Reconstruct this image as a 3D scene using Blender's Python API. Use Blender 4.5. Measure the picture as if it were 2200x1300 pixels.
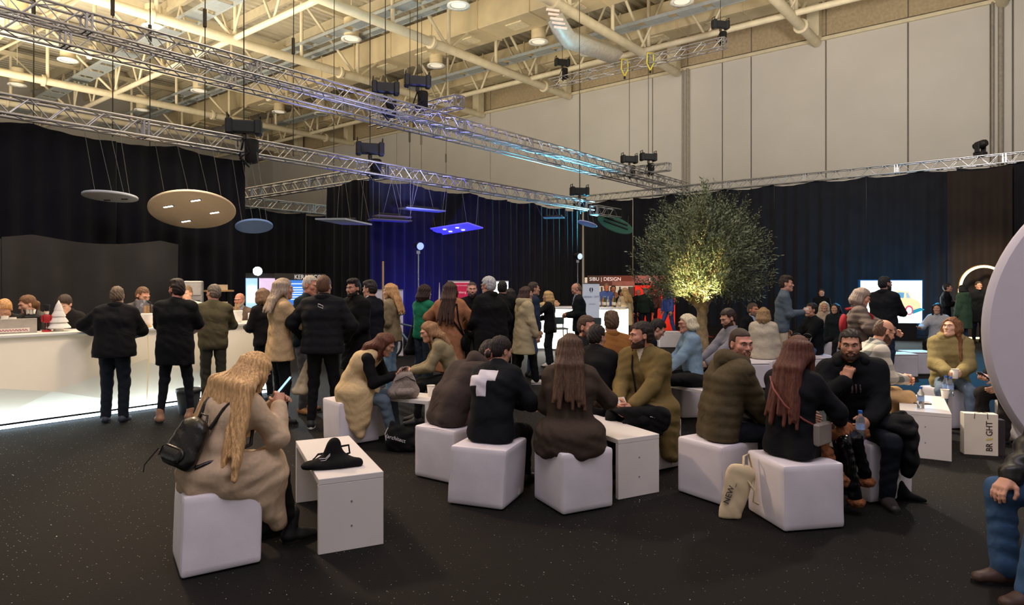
import bpy, math, random
import numpy as np
from mathutils import Vector, Matrix

for o in list(bpy.data.objects):
    bpy.data.objects.remove(o)
SC = bpy.context.scene
COL = SC.collection
R = math.radians
# ------------------------------------------------------------------ camera
F = 1410.0
CH = 1.75
cam_d = bpy.data.cameras.new('camera')
cam = bpy.data.objects.new('camera', cam_d)
COL.objects.link(cam)
cam.location = (0, 0, CH)
cam.rotation_euler = (R(90), 0, 0)
cam_d.sensor_width = 36.0
cam_d.lens = F / 2200 * 36
cam_d.shift_y = -40 / 2200
cam_d.clip_end = 300
SC.camera = cam
# ------------------------------------------------------------------ view + world
SC.view_settings.view_transform = 'Standard'
SC.view_settings.look = 'None'
SC.view_settings.gamma = 1
SC.view_settings.use_curve_mapping = False
SC.view_settings.exposure = 0.0
W = bpy.data.worlds.new('hall_ambient')
SC.world = W
W.use_nodes = True
bg = W.node_tree.nodes['Background']
bg.inputs[0].default_value = (1.0, 0.93, 0.90, 1)
bg.inputs[1].default_value = 0.34

TH = math.atan2(1410, 1145)
dB = np.array([math.cos(TH), math.sin(TH)])
dA = np.array([-math.sin(TH), math.cos(TH)])


def H(a, b, z=0.0):
    p = a * dA + b * dB
    return (float(p[0]), float(p[1]), z)


def fl(u, v, z=0.0):
    """point on the horizontal plane z seen at image position u, v"""
    Y = (CH - z) * F / (v - 610.0)
    return ((u - 1100) / F * Y, Y, z)


def pt(u, v, Y):
    return ((u - 1100) / F * Y, Y, CH + (610 - v) / F * Y)


def on_a(u, a):
    q = (u - 1100) / F
    Y = a / (-q * math.sin(TH) + math.cos(TH))
    return q * Y, Y


def on_b(u, b):
    q = (u - 1100) / F
    Y = b / (q * math.cos(TH) + math.sin(TH))
    return q * Y, Y


def ab(x, y):
    return x * dA[0] + y * dA[1], x * dB[0] + y * dB[1]


# ------------------------------------------------------------------ lights
def light(name, kind, loc, power, color, size=0.3, target=None, spot=60, blend=0.5, sy=None, spread=None):
    d = bpy.data.lights.new(name, kind)
    d.energy = power
    d.color = color
    if kind == 'AREA':
        d.size = size
        if sy:
            d.shape = 'RECTANGLE'
            d.size_y = sy
        if spread:
            d.spread = R(spread)
    else:
        d.shadow_soft_size = size
    if kind == 'SPOT':
        d.spot_size = R(spot)
        d.spot_blend = blend
    o = bpy.data.objects.new(name, d)
    COL.objects.link(o)
    o.location = loc
    if target is not None:
        v = Vector(target) - Vector(loc)
        o.rotation_euler = v.to_track_quat('-Z', 'Y').to_euler()
    return o


# exhibition spots and washes, plus added hall, roof and wall fills
WARM = (1.0, 0.80, 0.58)
light('hall_fill', 'AREA', (-2.5, 1.5, 11.5), 400, (1.0, 0.88, 1.0), 5, (-1.5, 6, 0))  # added area fill standing in for the hall's own lamps
light('hall_fill', 'AREA', (3.5, 1.0, 11.5), 400, (1.0, 0.88, 1.0), 5, (2.5, 7, 0))
light('hall_fill', 'AREA', (0, 12, 11.8), 350, (1.0, 0.82, 0.62), 5, (0, 13, 0))
for _a, _b, _w in ((15, -3, 1500), (23, 7, 2600), (34, 5, 3000), (6, 15, 1500)):
    light('roof_fill', 'AREA', H(_a, _b, 5.2), _w, (1.0, 0.87, 0.68), 7, H(_a + 1, _b + 2, 16), spread=150)  # added fills pointing up to brighten the roof
light('bar_spot', 'SPOT', H(8.0, 4.2, 4.35), 220, (1.0, 0.80, 0.56), 0.25, H(9.8, 3.6, 0.9), 95, 0.8)
light('bar_spot', 'SPOT', H(11.2, 2.6, 4.3), 260, (1.0, 0.82, 0.60), 0.3, H(10.3, 2.6, 1.1), 110, 0.7)
light('bar_spot', 'SPOT', H(11.2, 5.0, 4.3), 260, (1.0, 0.82, 0.60), 0.3, H(10.3, 5.0, 1.1), 110, 0.7)
light('lounge_spot', 'SPOT', (3.0, 12.0, 6.6), 3000, (1.0, 0.86, 0.66), 0.2, (4.8, 7.2, 0.4), 36, 0.7)
light('lounge_spot', 'SPOT', (6.2, 9.0, 6.4), 700, (1.0, 0.86, 0.70), 0.2, (3.6, 4.4, 0.0), 50, 0.8)
light('lounge_spot', 'SPOT', (-5.5, 9.2, 5.2), 1000, (1.0, 0.70, 0.46), 0.25, (-1.6, 6.0, 0.6), 55, 0.8)
light('blue_uplight', 'SPOT', H(11.3, 11.0, 0.25), 1200, (0.05, 0.04, 1.0), 0.15, H(12.5, 11.9, 2.2), 110, 0.9)
light('blue_uplight', 'SPOT', H(11.2, 14.2, 0.3), 60, (0.16, 0.20, 1.0), 0.15, H(12.5, 14.4, 3.0), 100, 0.9)
light('cyan_rig_light', 'SPOT', H(12.8, 21.5, 3.4), 2600, (0.15, 0.72, 1.0), 0.15, H(12.8, 18.5, 6.1), 120, 0.9)
light('violet_rig_light', 'SPOT', H(11.0, 11.0, 3.2), 700, (0.35, 0.38, 1.0), 0.15, H(12.9, 11.5, 6.1), 100, 0.9)
light('teal_wash', 'SPOT', (10.6, 17.5, 4.6), 2600, (0.05, 0.50, 1.0), 0.25, (9.8, 14.2, 0.0), 84, 0.9)
light('arch_wash', 'SPOT', (12.5, 17.5, 4.5), 1300, (1.0, 0.75, 0.50), 0.25, (15.4, 21.4, 0.9), 50, 0.9)
light('tree_uplight', 'SPOT', (3.5, 12.2, 0.75), 1300, (1.0, 0.80, 0.36), 0.06, (3.68, 13.25, 2.35), 52, 0.7)
light('red_wash', 'SPOT', (5.6, 22.0, 3.2), 380, (1.0, 0.10, 0.05), 0.15, (5.0, 24.2, 1.0), 80, 0.7)
light('curtain_wash', 'SPOT', (2.5, 17.5, 3.6), 160, (1.0, 0.74, 0.52), 0.2, H(12.5, 18.5, 1.6), 60, 0.9)
light('wall_fill', 'SPOT', H(17, 17, 7.6), 1900, (1.0, 0.90, 0.70), 0.6, H(23, 31, 8.6), 100, 0.9)  # added fill to brighten the left part of the wall
light('wall_fill', 'SPOT', H(2, 14, 8.0), 4000, (1.0, 0.93, 0.84), 0.6, H(8, 31, 9.0), 100, 0.9)  # added fill to brighten the rest of the wall

# ------------------------------------------------------------------ materials
MATS = {}


def lin(c):
    """0-255 sRGB -> linear"""
    return tuple(((x / 255.0) / 12.92) if x <= 10.3 else (((x / 255.0) + 0.055) / 1.055) ** 2.4 for x in c)


def mat(name, col, rough=0.7, metal=0.0, var=0.12, scale=8.0, bump=0.0, bscale=60.0, emit=None, es=0.0,
        trans=0.0, spec=0.4, sheen=0.0, stretch=None, alpha=1.0, folds=0.0):
    if name in MATS:
        return MATS[name]
    m = bpy.data.materials.new(name)
    MATS[name] = m
    m.use_nodes = True
    nt = m.node_tree
    n = nt.nodes
    b = n['Principled BSDF']
    c = lin(col)
    b.inputs['Roughness'].default_value = rough
    b.inputs['Metallic'].default_value = metal
    b.inputs['Specular IOR Level'].default_value = spec
    b.inputs['Transmission Weight'].default_value = trans
    b.inputs['Sheen Weight'].default_value = sheen
    b.inputs['Alpha'].default_value = alpha
    tc = n.new('ShaderNodeTexCoord')
    mp = n.new('ShaderNodeMapping')
    nt.links.new(tc.outputs['Object'], mp.inputs['Vector'])
    if stretch:
        mp.inputs['Scale'].default_value = stretch
    nz = n.new('ShaderNodeTexNoise')
    nz.inputs['Scale'].default_value = scale
    nz.inputs['Detail'].default_value = 3
    nt.links.new(mp.outputs['Vector'], nz.inputs['Vector'])
    rp = n.new('ShaderNodeValToRGB')
    rp.color_ramp.elements[0].position = 0.3
    rp.color_ramp.elements[1].position = 0.7
    rp.color_ramp.elements[0].color = (*[x * (1 - var) for x in c], 1)
    rp.color_ramp.elements[1].color = (*[min(1, x * (1 + var)) for x in c], 1)
    nt.links.new(nz.outputs['Fac'], rp.inputs['Fac'])
    nt.links.new(rp.outputs['Color'], b.inputs['Base Color'])
    if bump:
        n2 = n.new('ShaderNodeTexNoise')
        n2.inputs['Scale'].default_value = bscale
        n2.inputs['Detail'].default_value = 4
        nt.links.new(mp.outputs['Vector'], n2.inputs['Vector'])
        bp = n.new('ShaderNodeBump')
        bp.inputs['Strength'].default_value = bump
        bp.inputs['Distance'].default_value = 0.01
        nt.links.new(n2.outputs['Fac'], bp.inputs['Height'])
        nt.links.new(bp.outputs['Normal'], b.inputs['Normal'])
        if folds:
            n3 = n.new('ShaderNodeTexNoise')
            n3.inputs['Scale'].default_value = 5.0
            n3.inputs['Detail'].default_value = 1.5
            n3.inputs['Distortion'].default_value = 1.6
            nt.links.new(tc.outputs['Object'], n3.inputs['Vector'])
            b3 = n.new('ShaderNodeBump')
            b3.inputs['Strength'].default_value = folds
            b3.inputs['Distance'].default_value = 0.05
            nt.links.new(n3.outputs['Fac'], b3.inputs['Height'])
            nt.links.new(b3.outputs['Normal'], bp.inputs['Normal'])
    if emit is not None:
        b.inputs['Emission Color'].default_value = (*lin(emit), 1)
        b.inputs['Emission Strength'].default_value = es
    return m


def cloth(col, rough=0.85):
    col = tuple(int(c * (0.72 if max(col) < 60 else 1.0)) for c in col)
    return mat('fabric_%d_%d_%d' % tuple(col), col, rough, var=0.07, scale=40, bump=0.2, bscale=260, sheen=0.0, spec=0.2, folds=0.32)


def hairm(col):
    return mat('hair_%d_%d_%d' % tuple(col), col, 0.5, var=0.45, scale=30, bump=0.5, bscale=90, stretch=(3.2, 3.2, 0.25), spec=0.35)


def skinm(col=(196, 146, 120)):
    return mat('skin_%d_%d_%d' % tuple(col), col, 0.55, var=0.07, scale=14, bump=0.06, bscale=180)


def floor_mat():
    m = bpy.data.materials.new('black_sparkle_carpet')
    m.use_nodes = True
    nt = m.node_tree
    n = nt.nodes
    b = n['Principled BSDF']
    b.inputs['Specular IOR Level'].default_value = 0.22
    tc = n.new('ShaderNodeTexCoord')
    nz = n.new('ShaderNodeTexNoise')
    nz.inputs['Scale'].default_value = 90
    nz.inputs['Detail'].default_value = 5
    nt.links.new(tc.outputs['Object'], nz.inputs['Vector'])
    rp = n.new('ShaderNodeValToRGB')
    rp.color_ramp.elements[0].color = (*lin((8, 6, 5)), 1)
    rp.color_ramp.elements[1].color = (*lin((17, 13, 12)), 1)
    nt.links.new(nz.outputs['Fac'], rp.inputs['Fac'])
    # short glittering fibres: stretched voronoi cells, each with its own facet
    sp = n.new('ShaderNodeTexVoronoi')
    sp.inputs['Scale'].default_value = 42
    sp.inputs['Randomness'].default_value = 1.0
    nt.links.new(tc.outputs['Object'], sp.inputs['Vector'])
    lt = n.new('ShaderNodeMath')
    lt.operation = 'LESS_THAN'
    lt.inputs[1].default_value = 0.13
    nt.links.new(sp.outputs['Distance'], lt.inputs[0])
    sr = n.new('ShaderNodeSeparateColor')
    nt.links.new(sp.outputs['Color'], sr.inputs[0])
    g2 = n.new('ShaderNodeMath')
    g2.operation = 'GREATER_THAN'
    g2.inputs[1].default_value = 0.72
    nt.links.new(sr.outputs[0], g2.inputs[0])
    mu = n.new('ShaderNodeMath')
    mu.operation = 'MULTIPLY'
    nt.links.new(lt.outputs[0], mu.inputs[0])
    nt.links.new(g2.outputs[0], mu.inputs[1])
    mx = n.new('ShaderNodeMix')
    mx.data_type = 'RGBA'
    nt.links.new(mu.outputs[0], mx.inputs[0])
    nt.links.new(rp.outputs['Color'], mx.inputs[6])
    mx.inputs[7].default_value = (0.5, 0.48, 0.44, 1)
    nt.links.new(mx.outputs[2], b.inputs['Base Color'])
    mr = n.new('ShaderNodeMapRange')
    mr.inputs[3].default_value = 0.85
    mr.inputs[4].default_value = 0.35
    nt.links.new(mu.outputs[0], mr.inputs[0])
    nt.links.new(mr.outputs[0], b.inputs['Roughness'])
    nt.links.new(mu.outputs[0], b.inputs['Metallic'])
    # random tilt of the glitter
    nm = n.new('ShaderNodeVectorMath')
    nm.operation = 'MULTIPLY_ADD'
    nt.links.new(sp.outputs['Color'], nm.inputs[0])
    nm.inputs[1].default_value = (1.2, 1.2, 0)
    nm.inputs[2].default_value = (-0.6, -0.6, 1)
    nn = n.new('ShaderNodeVectorMath')
    nn.operation = 'NORMALIZE'
    nt.links.new(nm.outputs[0], nn.inputs[0])
    bp = n.new('ShaderNodeBump')
    bp.inputs['Strength'].default_value = 0.35
    bp.inputs['Distance'].default_value = 0.01
    nt.links.new(nz.outputs['Fac'], bp.inputs['Height'])
    mn = n.new('ShaderNodeMix')
    mn.data_type = 'VECTOR'
    nt.links.new(mu.outputs[0], mn.inputs[0])
    nt.links.new(bp.outputs['Normal'], mn.inputs[4])
    nt.links.new(nn.outputs[0], mn.inputs[5])
    nt.links.new(mn.outputs[1], b.inputs['Normal'])
    return m


def plaid_mat():
    m = bpy.data.materials.new('plaid_fabric')
    m.use_nodes = True
    nt = m.node_tree
    n = nt.nodes
    b = n['Principled BSDF']
    b.inputs['Roughness'].default_value = 0.85
    tc = n.new('ShaderNodeTexCoord')
    sx = n.new('ShaderNodeSeparateXYZ')
    nt.links.new(tc.outputs['Object'], sx.inputs[0])
    acc = None
    for i, (ax, ph) in enumerate(((0, 0.0), (2, 0.3))):
        m1 = n.new('ShaderNodeMath')
        m1.operation = 'MULTIPLY'
        m1.inputs[1].default_value = 46
        nt.links.new(sx.outputs[ax], m1.inputs[0])
        s1 = n.new('ShaderNodeMath')
        s1.operation = 'SINE'
        nt.links.new(m1.outputs[0], s1.inputs[0])
        g = n.new('ShaderNodeMath')
        g.operation = 'GREATER_THAN'
        g.inputs[1].default_value = 0.1
        nt.links.new(s1.outputs[0], g.inputs[0])
        if acc is None:
            acc = g
        else:
            ad = n.new('ShaderNodeMath')
            ad.operation = 'ADD'
            nt.links.new(acc.outputs[0], ad.inputs[0])
            nt.links.new(g.outputs[0], ad.inputs[1])
            acc = ad
    hv = n.new('ShaderNodeMath')
    hv.operation = 'MULTIPLY'
    hv.inputs[1].default_value = 0.5
    nt.links.new(acc.outputs[0], hv.inputs[0])
    rp = n.new('ShaderNodeValToRGB')
    rp.color_ramp.elements[0].color = (*lin((205, 196, 178)), 1)
    rp.color_ramp.elements[1].color = (*lin((92, 98, 96)), 1)
    nt.links.new(hv.outputs[0], rp.inputs['Fac'])
    nt.links.new(rp.outputs['Color'], b.inputs['Base Color'])
    MATS['plaid'] = m
    return m


# ------------------------------------------------------------------ object helpers
def link(o, parent=None):
    COL.objects.link(o)
    if parent is not None:
        o.parent = parent
    return o


def tag(o, label=None, cat=None, group=None, kind=None):
    if label:
        o['label'] = label
    if cat:
        o['category'] = cat
    if group:
        o['group'] = group
    if kind:
        o['kind'] = kind
    return o


def empty(name, loc=(0, 0, 0), rz=0.0, label=None, cat=None, group=None, kind=None):
    o = bpy.data.objects.new(name, None)
    o.empty_display_size = 0.1
    COL.objects.link(o)
    o.location = loc
    o.rotation_euler = (0, 0, rz)
    return tag(o, label, cat, group, kind)


def mesh_arrays(name, V, Q, smooth=True):
    me = bpy.data.meshes.new(name)
    V = np.asarray(V, dtype=np.float32)
    Q = np.asarray(Q, dtype=np.int32)
    me.vertices.add(len(V))
    me.vertices.foreach_set('co', V.ravel())
    k = Q.shape[1]
    me.loops.add(Q.size)
    me.loops.foreach_set('vertex_index', Q.ravel())
    me.polygons.add(len(Q))
    me.polygons.foreach_set('loop_start', np.arange(0, Q.size, k, dtype=np.int32))
    me.polygons.foreach_set('loop_total', np.full(len(Q), k, dtype=np.int32))
    me.polygons.foreach_set('use_smooth', np.full(len(Q), smooth, dtype=bool))
    me.update(calc_edges=True)
    return me


def frame(d):
    d = np.asarray(d, float)
    d = d / (np.linalg.norm(d) + 1e-12)
    up = np.array([0, 0, 1.0]) if abs(d[2]) < 0.95 else np.array([1.0, 0, 0])
    x = np.cross(up, d)
    x /= np.linalg.norm(x)
    return x, np.cross(d, x), d


class MB:
    """collects geometry for ONE mesh object"""

    def __init__(s):
        s.v = []
        s.f = []
        s.sm = []
        s.mi = []
        s.cur = 0

    def add(s, vs, fs, smooth=False):
        n = len(s.v)
        s.v += [tuple(float(c) for c in p) for p in vs]
        s.f += [tuple(i + n for i in f) for f in fs]
        s.sm += [smooth] * len(fs)
        s.mi += [s.cur] * len(fs)
        return s

    def box(s, c, d, rz=0.0, ch=0.0):
        cx, cy, cz = c
        hx, hy, hz = d[0] / 2, d[1] / 2, d[2] / 2
        cs, sn = math.cos(rz), math.sin(rz)

        def P(x, y, z):
            return (cx + x * cs - y * sn, cy + x * sn + y * cs, cz + z)
        if ch <= 0:
            vs = [P(x, y, z) for z in (-hz, hz) for x, y in ((-hx, -hy), (hx, -hy), (hx, hy), (-hx, hy))]
            fs = [(3, 2, 1, 0), (4, 5, 6, 7), (0, 1, 5, 4), (1, 2, 6, 5), (2, 3, 7, 6), (3, 0, 4, 7)]
            return s.add(vs, fs)
        e = ch
        rings = []
        for z, k in ((-hz, e), (-hz + e, 0), (hz - e, 0), (hz, e)):
            ring = []
            for sx, sy, o in ((-1, -1, 0), (-1, -1, 1), (1, -1, 1), (1, -1, 0), (1, 1, 0), (1, 1, 1), (-1, 1, 1), (-1, 1, 0)):
                ax, ay = hx - k, hy - k
                if o == 0:
                    ring.append(P(sx * ax, sy * (ay - e * (k == 0)), z))
                else:
                    ring.append(P(sx * (ax - e * (k == 0)), sy * ay, z))
            rings.append(ring)
        vs = [p for r in rings for p in r]
        fs = []
        for i in range(3):
            for j in range(8):
                fs.append((i * 8 + j, i * 8 + (j + 1) % 8, i * 8 + 8 + (j + 1) % 8, i * 8 + 8 + j))
        fs.append(tuple(range(7, -1, -1)))
        fs.append(tuple(24 + j for j in range(8)))
        return s.add(vs, fs)

    def tube(s, pts, r, n=8, cap=True, r2=None, closed=False):
        P = [np.asarray(p, float) for p in pts]
        m = len(P)
        rs = [r] * m if not isinstance(r, (list, tuple)) else list(r)
        if r2 is not None:
            rs = [r + (r2 - r) * i / (m - 1) for i in range(m)]
        vs = []
        px = None
        for i in range(m):
            if closed:
                d = P[(i + 1) % m] - P[i - 1]
            else:
                d = P[min(i + 1, m - 1)] - P[max(i - 1, 0)]
            x, y, d = frame(d)
            if px is not None:
                x = px - d * np.dot(px, d)
                x /= np.linalg.norm(x) + 1e-12
                y = np.cross(d, x)
            px = x
            for j in range(n):
                t = 2 * math.pi * j / n
                vs.append(P[i] + rs[i] * (math.cos(t) * x + math.sin(t) * y))
        fs = []
        for i in range(m if closed else m - 1):
            for j in range(n):
                a = i * n + j
                b = i * n + (j + 1) % n
                i2 = (i + 1) % m
                fs.append((a, b, i2 * n + (j + 1) % n, i2 * n + j))
        s.add(vs, fs, True)
        if cap and not closed:
            s.add([vs[j] for j in range(n)], [tuple(range(n - 1, -1, -1))])
            s.add([vs[(m - 1) * n + j] for j in range(n)], [tuple(range(n))])
        return s

    def lathe(s, prof, c=(0, 0, 0), n=20, cap=True, M=None):
        vs = []
        for r, z in prof:
            for j in range(n):
                t = 2 * math.pi * j / n
                p = Vector((r * math.cos(t), r * math.sin(t), z))
                if M is not None:
                    p = M @ p
                vs.append((p[0] + c[0], p[1] + c[1], p[2] + c[2]))
        fs = []
        m = len(prof)
        for i in range(m - 1):
            for j in range(n):
                fs.append((i * n + j, i * n + (j + 1) % n, (i + 1) * n + (j + 1) % n, (i + 1) * n + j))
        s.add(vs, fs, n > 8)
        if cap:
            s.add(vs[:n], [tuple(range(n - 1, -1, -1))])
            s.add(vs[-n:], [tuple(range(n))])
        return s

    def sphere(s, c, r, n=12, m=8, sc=(1, 1, 1)):
        vs = []
        for i in range(m + 1):
            t = math.pi * i / m
            for j in range(n):
                p = 2 * math.pi * j / n
                vs.append((c[0] + r * sc[0] * math.sin(t) * math.cos(p), c[1] + r * sc[1] * math.sin(t) * math.sin(p), c[2] - r * sc[2] * math.cos(t)))
        fs = [(i * n + j, i * n + (j + 1) % n, (i + 1) * n + (j + 1) % n, (i + 1) * n + j) for i in range(m) for j in range(n)]
        return s.add(vs, fs, True)

    def prism(s, poly, z0, z1, M=None):
        n = len(poly)
        vs = [(x, y, z0) for x, y in poly] + [(x, y, z1) for x, y in poly]
        if M is not None:
            vs = [tuple(M @ Vector(p)) for p in vs]
        fs = [tuple(range(n - 1, -1, -1)), tuple(range(n, 2 * n))] + [(i, (i + 1) % n, n + (i + 1) % n, n + i) for i in range(n)]
        return s.add(vs, fs)

    def mesh(s, name, mats):
        me = bpy.data.meshes.new(name)
        me.from_pydata(s.v, [], s.f)
        me.polygons.foreach_set('use_smooth', s.sm)
        if not isinstance(mats, (list, tuple)):
            mats = [mats]
        for m in mats:
            me.materials.append(m)
        if len(mats) > 1:
            me.polygons.foreach_set('material_index', s.mi)
        me.update()
        return me

    def build(s, name, mats, parent=None, loc=None, rz=None):
        o = bpy.data.objects.new(name, s.mesh(name, mats))
        link(o, parent)
        if loc is not None:
            o.location = loc
        if rz is not None:
            o.rotation_euler = (0, 0, rz)
        return o


def put(name, me, parent=None, loc=(0, 0, 0), rot=(0, 0, 0), scale=None):
    o = bpy.data.objects.new(name, me)
    link(o, parent)
    o.location = loc
    o.rotation_euler = rot
    if scale:
        o.scale = scale
    return o


def copy_tree(o, parent=None):
    c = o.copy()
    COL.objects.link(c)
    c.parent = parent
    for ch in list(o.children):
        copy_tree(ch, c)
    return c


def text(name, body, size, m, parent=None, loc=(0, 0, 0), rot=(0, 0, 0), align='CENTER', sx=1.0, ext=0.002):
    c = bpy.data.curves.new(name, 'FONT')
    c.body = body
    c.size = size
    c.align_x = align
    c.align_y = 'CENTER'
    c.extrude = ext
    c.resolution_u = 3
    t = bpy.data.objects.new('tmp', c)
    COL.objects.link(t)
    dg = bpy.context.evaluated_depsgraph_get()
    me = bpy.data.meshes.new_from_object(t.evaluated_get(dg))
    bpy.data.objects.remove(t)
    me.materials.clear()
    me.materials.append(m)
    return put(name, me, parent, loc, rot, (sx, 1, 1))


# palette shared by many things
M_ALU = mat('truss_aluminium', (196, 196, 200), 0.32, 1.0, var=0.06)
M_BEIGE = mat('cream_painted_steel', (218, 206, 176), 0.55, var=0.07, scale=3)
M_BLACK = mat('black_plastic', (22, 22, 24), 0.5, var=0.1)
M_BLACKM = mat('black_metal', (30, 30, 33), 0.4, 0.6, var=0.1)
M_WHITE = mat('white_laminate', (226, 220, 214), 0.4, var=0.03, scale=3)
M_LEATHER = mat('white_leatherette', (220, 214, 220), 0.5, var=0.05, scale=5, bump=0.12, bscale=220)
M_PAPER = mat('white_paper', (232, 224, 208), 0.8, var=0.04)
M_CHROME = mat('chrome_steel', (200, 200, 205), 0.2, 1.0, var=0.05)
M_CURT = mat('black_velvet_curtain', (27, 27, 31), 0.95, var=0.15, scale=2, sheen=0.05, spec=0.1)
M_WOOD = mat('pale_wood', (196, 156, 104), 0.6, var=0.15, scale=12, stretch=(1, 1, 8))
# ================================================================== THE HALL
rng = random.Random(4)
TZ = TH  # hall frame: local x runs along dB, local y along dA


def hall_empty(name, **k):
    return empty(name, (0, 0, 0), TZ, **k)


# ---- floor
mb = MB()
mb.add([(-14, -14, 0), (34, -14, 0), (34, 57, 0), (-14, 57, 0)], [(0, 1, 2, 3)])
mb.add([(-14, -14, -0.2), (34, -14, -0.2), (34, 57, -0.2), (-14, 57, -0.2)], [(3, 2, 1, 0)])
tag(mb.build('floor', floor_mat(), rz=TZ), 'black sparkling carpet across the hall floor', kind='structure')

# ---- right wall of tall cream panels
WB = 31.0
M_WALLP = mat('cream_wall_panel', (200, 195, 187), 0.7, var=0.035, scale=0.5, bump=0.05, bscale=30)
M_SEAM = mat('wall_backing_grey', (120, 112, 100), 0.8)
wall = MB().box((WB + 0.35, 21, 8.3), (0.3, 70, 16.6)).build('wall_right', M_SEAM, rz=TZ)
tag(wall, 'tall cream panel wall behind the curtains', kind='structure')
seams = []
for u in (530, 600, 690, 850, 1051, 1244, 1400, 1475, 1550, 1612, 1773, 1950, 2128, 2176, 2330, 2520):
    x, y = on_b(u, WB)
    seams.append(ab(x, y)[0])
seams = sorted(seams)
seams = [-12.0] + seams + [52.0]
for i in range(len(seams) - 1):
    a0, a1 = seams[i] + 0.025, seams[i + 1] - 0.025
    MB().box((WB + 0.14, (a0 + a1) / 2, 6.25), (0.12, a1 - a0, 12.5), ch=0.02).build('panel', M_WALLP, wall)
    MB().box((WB + 0.17, (a0 + a1) / 2, 14.4), (0.06, a1 - a0, 3.4)).build('upper_panel', mat('tan_upper_panel', (176, 158, 128), 0.8), wall)
for u in (1478, 2150):
    x, y = on_b(u, WB)
    a = ab(x, y)[0]
    MB().tube([(WB - 0.02, a, 0), (WB - 0.02, a, 12.5)], 0.09, 8).tube([(WB - 0.02, a + 0.25, 0), (WB - 0.02, a + 0.25, 12.5)], 0.05, 8).build('downpipe', mat('grey_downpipe', (150, 142, 128), 0.5), wall)
MB().box((WB + 0.02, 20, 12.52), (0.14, 68, 0.14)).build('top_rail', M_BEIGE, wall)
wall2 = MB().box((10, 56.2, 8.3), (48, 0.3, 16.6)).build('wall_left', M_WALLP, rz=TZ)
tag(wall2, 'far cream end wall beyond the black curtains', kind='structure')

# ---- roof: corrugated deck, tubular girders, cross trusses, ducts
ceil = hall_empty('ceiling', label='cream steel roof with corrugated deck and tubular trusses', kind='structure')
M_DECK = mat('corrugated_deck', (206, 198, 176), 0.5, 0.0, var=0.08, scale=1.2)
mb = MB()
vs = []
a = -10.0
prof = []
while a < 56.2:
    prof += [(a, 0.0), (a + 0.22, 0.0), (a + 0.28, 0.13), (a + 0.44, 0.13)]
    a += 0.5
for b_ in (-14.0, 31.3):
    vs += [(b_, y, 16.0 + z) for y, z in prof]
n = len(prof)
mb.add(vs, [(i, i + 1, n + i + 1, n + i) for i in range(n - 1)])
mb.build('roof_deck', M_DECK, ceil)
MB().box((8.6, 23, 16.4), (45.6, 67, 0.2)).build('roof_slab', M_DECK, ceil)

GA = [1.25 + 6.58 * k for k in range(8)]
ZL, ZU = 12.4, 15.3
post_me = MB().tube([(0, 0, ZL), (0, 0, ZU)], 0.085, 8, cap=False).mesh('post', M_BEIGE)
dgu = MB().tube([(0, 0, ZU), (3.3, 0, ZL)], 0.07, 8, cap=False).mesh('diagonal', M_BEIGE)
dgd = MB().tube([(0, 0, ZL), (3.3, 0, ZU)], 0.07, 8, cap=False).mesh('diagonal', M_BEIGE)
for k, a in enumerate(GA):
    g = MB().tube([(-13, 0, ZL), (31.0, 0, ZL)], 0.2, 12).build('girder', M_BEIGE, ceil, (0, a, 0))
    for b_ in (-6.0, 3.0, 11.2, 20.2, 28.6):
        MB().tube([(b_ - 0.06, 0, ZL), (b_ + 0.06, 0, ZL)], 0.3, 14).build('flange', M_BEIGE, g)
    MB().box((9, 0, ZU), (44, 0.24, 0.26)).build('top_chord', M_BEIGE, g)
    MB().box((30.6, 0, 14.0), (0.5, 0.5, 3.0)).build('end_bracket', M_BEIGE, g)
    for j in range(13):
        b_ = -11.7 + 3.3 * j
        put('post', post_me, g, (b_, 0, 0))
        put('diagonal', dgu if j % 2 else dgd, g, (b_, 0, 0))
# cross trusses along the other way
for b_ in (1.6, 14.65, 27.3):
    c = MB().tube([(0, -10, ZL + 0.1), (0, 55, ZL + 0.1)], 0.13, 10).build('cross_truss', M_BEIGE, ceil, (b_, 0, 0))
    MB().box((0, 22, ZU + 0.1), (0.2, 65, 0.22)).build('top_chord', M_BEIGE, c)
    for j in range(20):
        y = -8.4 + 3.29 * j
        MB().tube([(0, y, ZL), (0, y + 1.645, ZU)], 0.06, 6, cap=False).build('diagonal', M_BEIGE, c)
        MB().tube([(0, y + 3.29, ZL), (0, y + 1.645, ZU)], 0.06, 6, cap=False).build('diagonal', M_BEIGE, c)
for j in range(14):
    b_ = -11.7 + 3.3 * j
    MB().box((b_, 23, 15.72), (0.16, 66, 0.5)).build('purlin', M_BEIGE, ceil)
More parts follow.
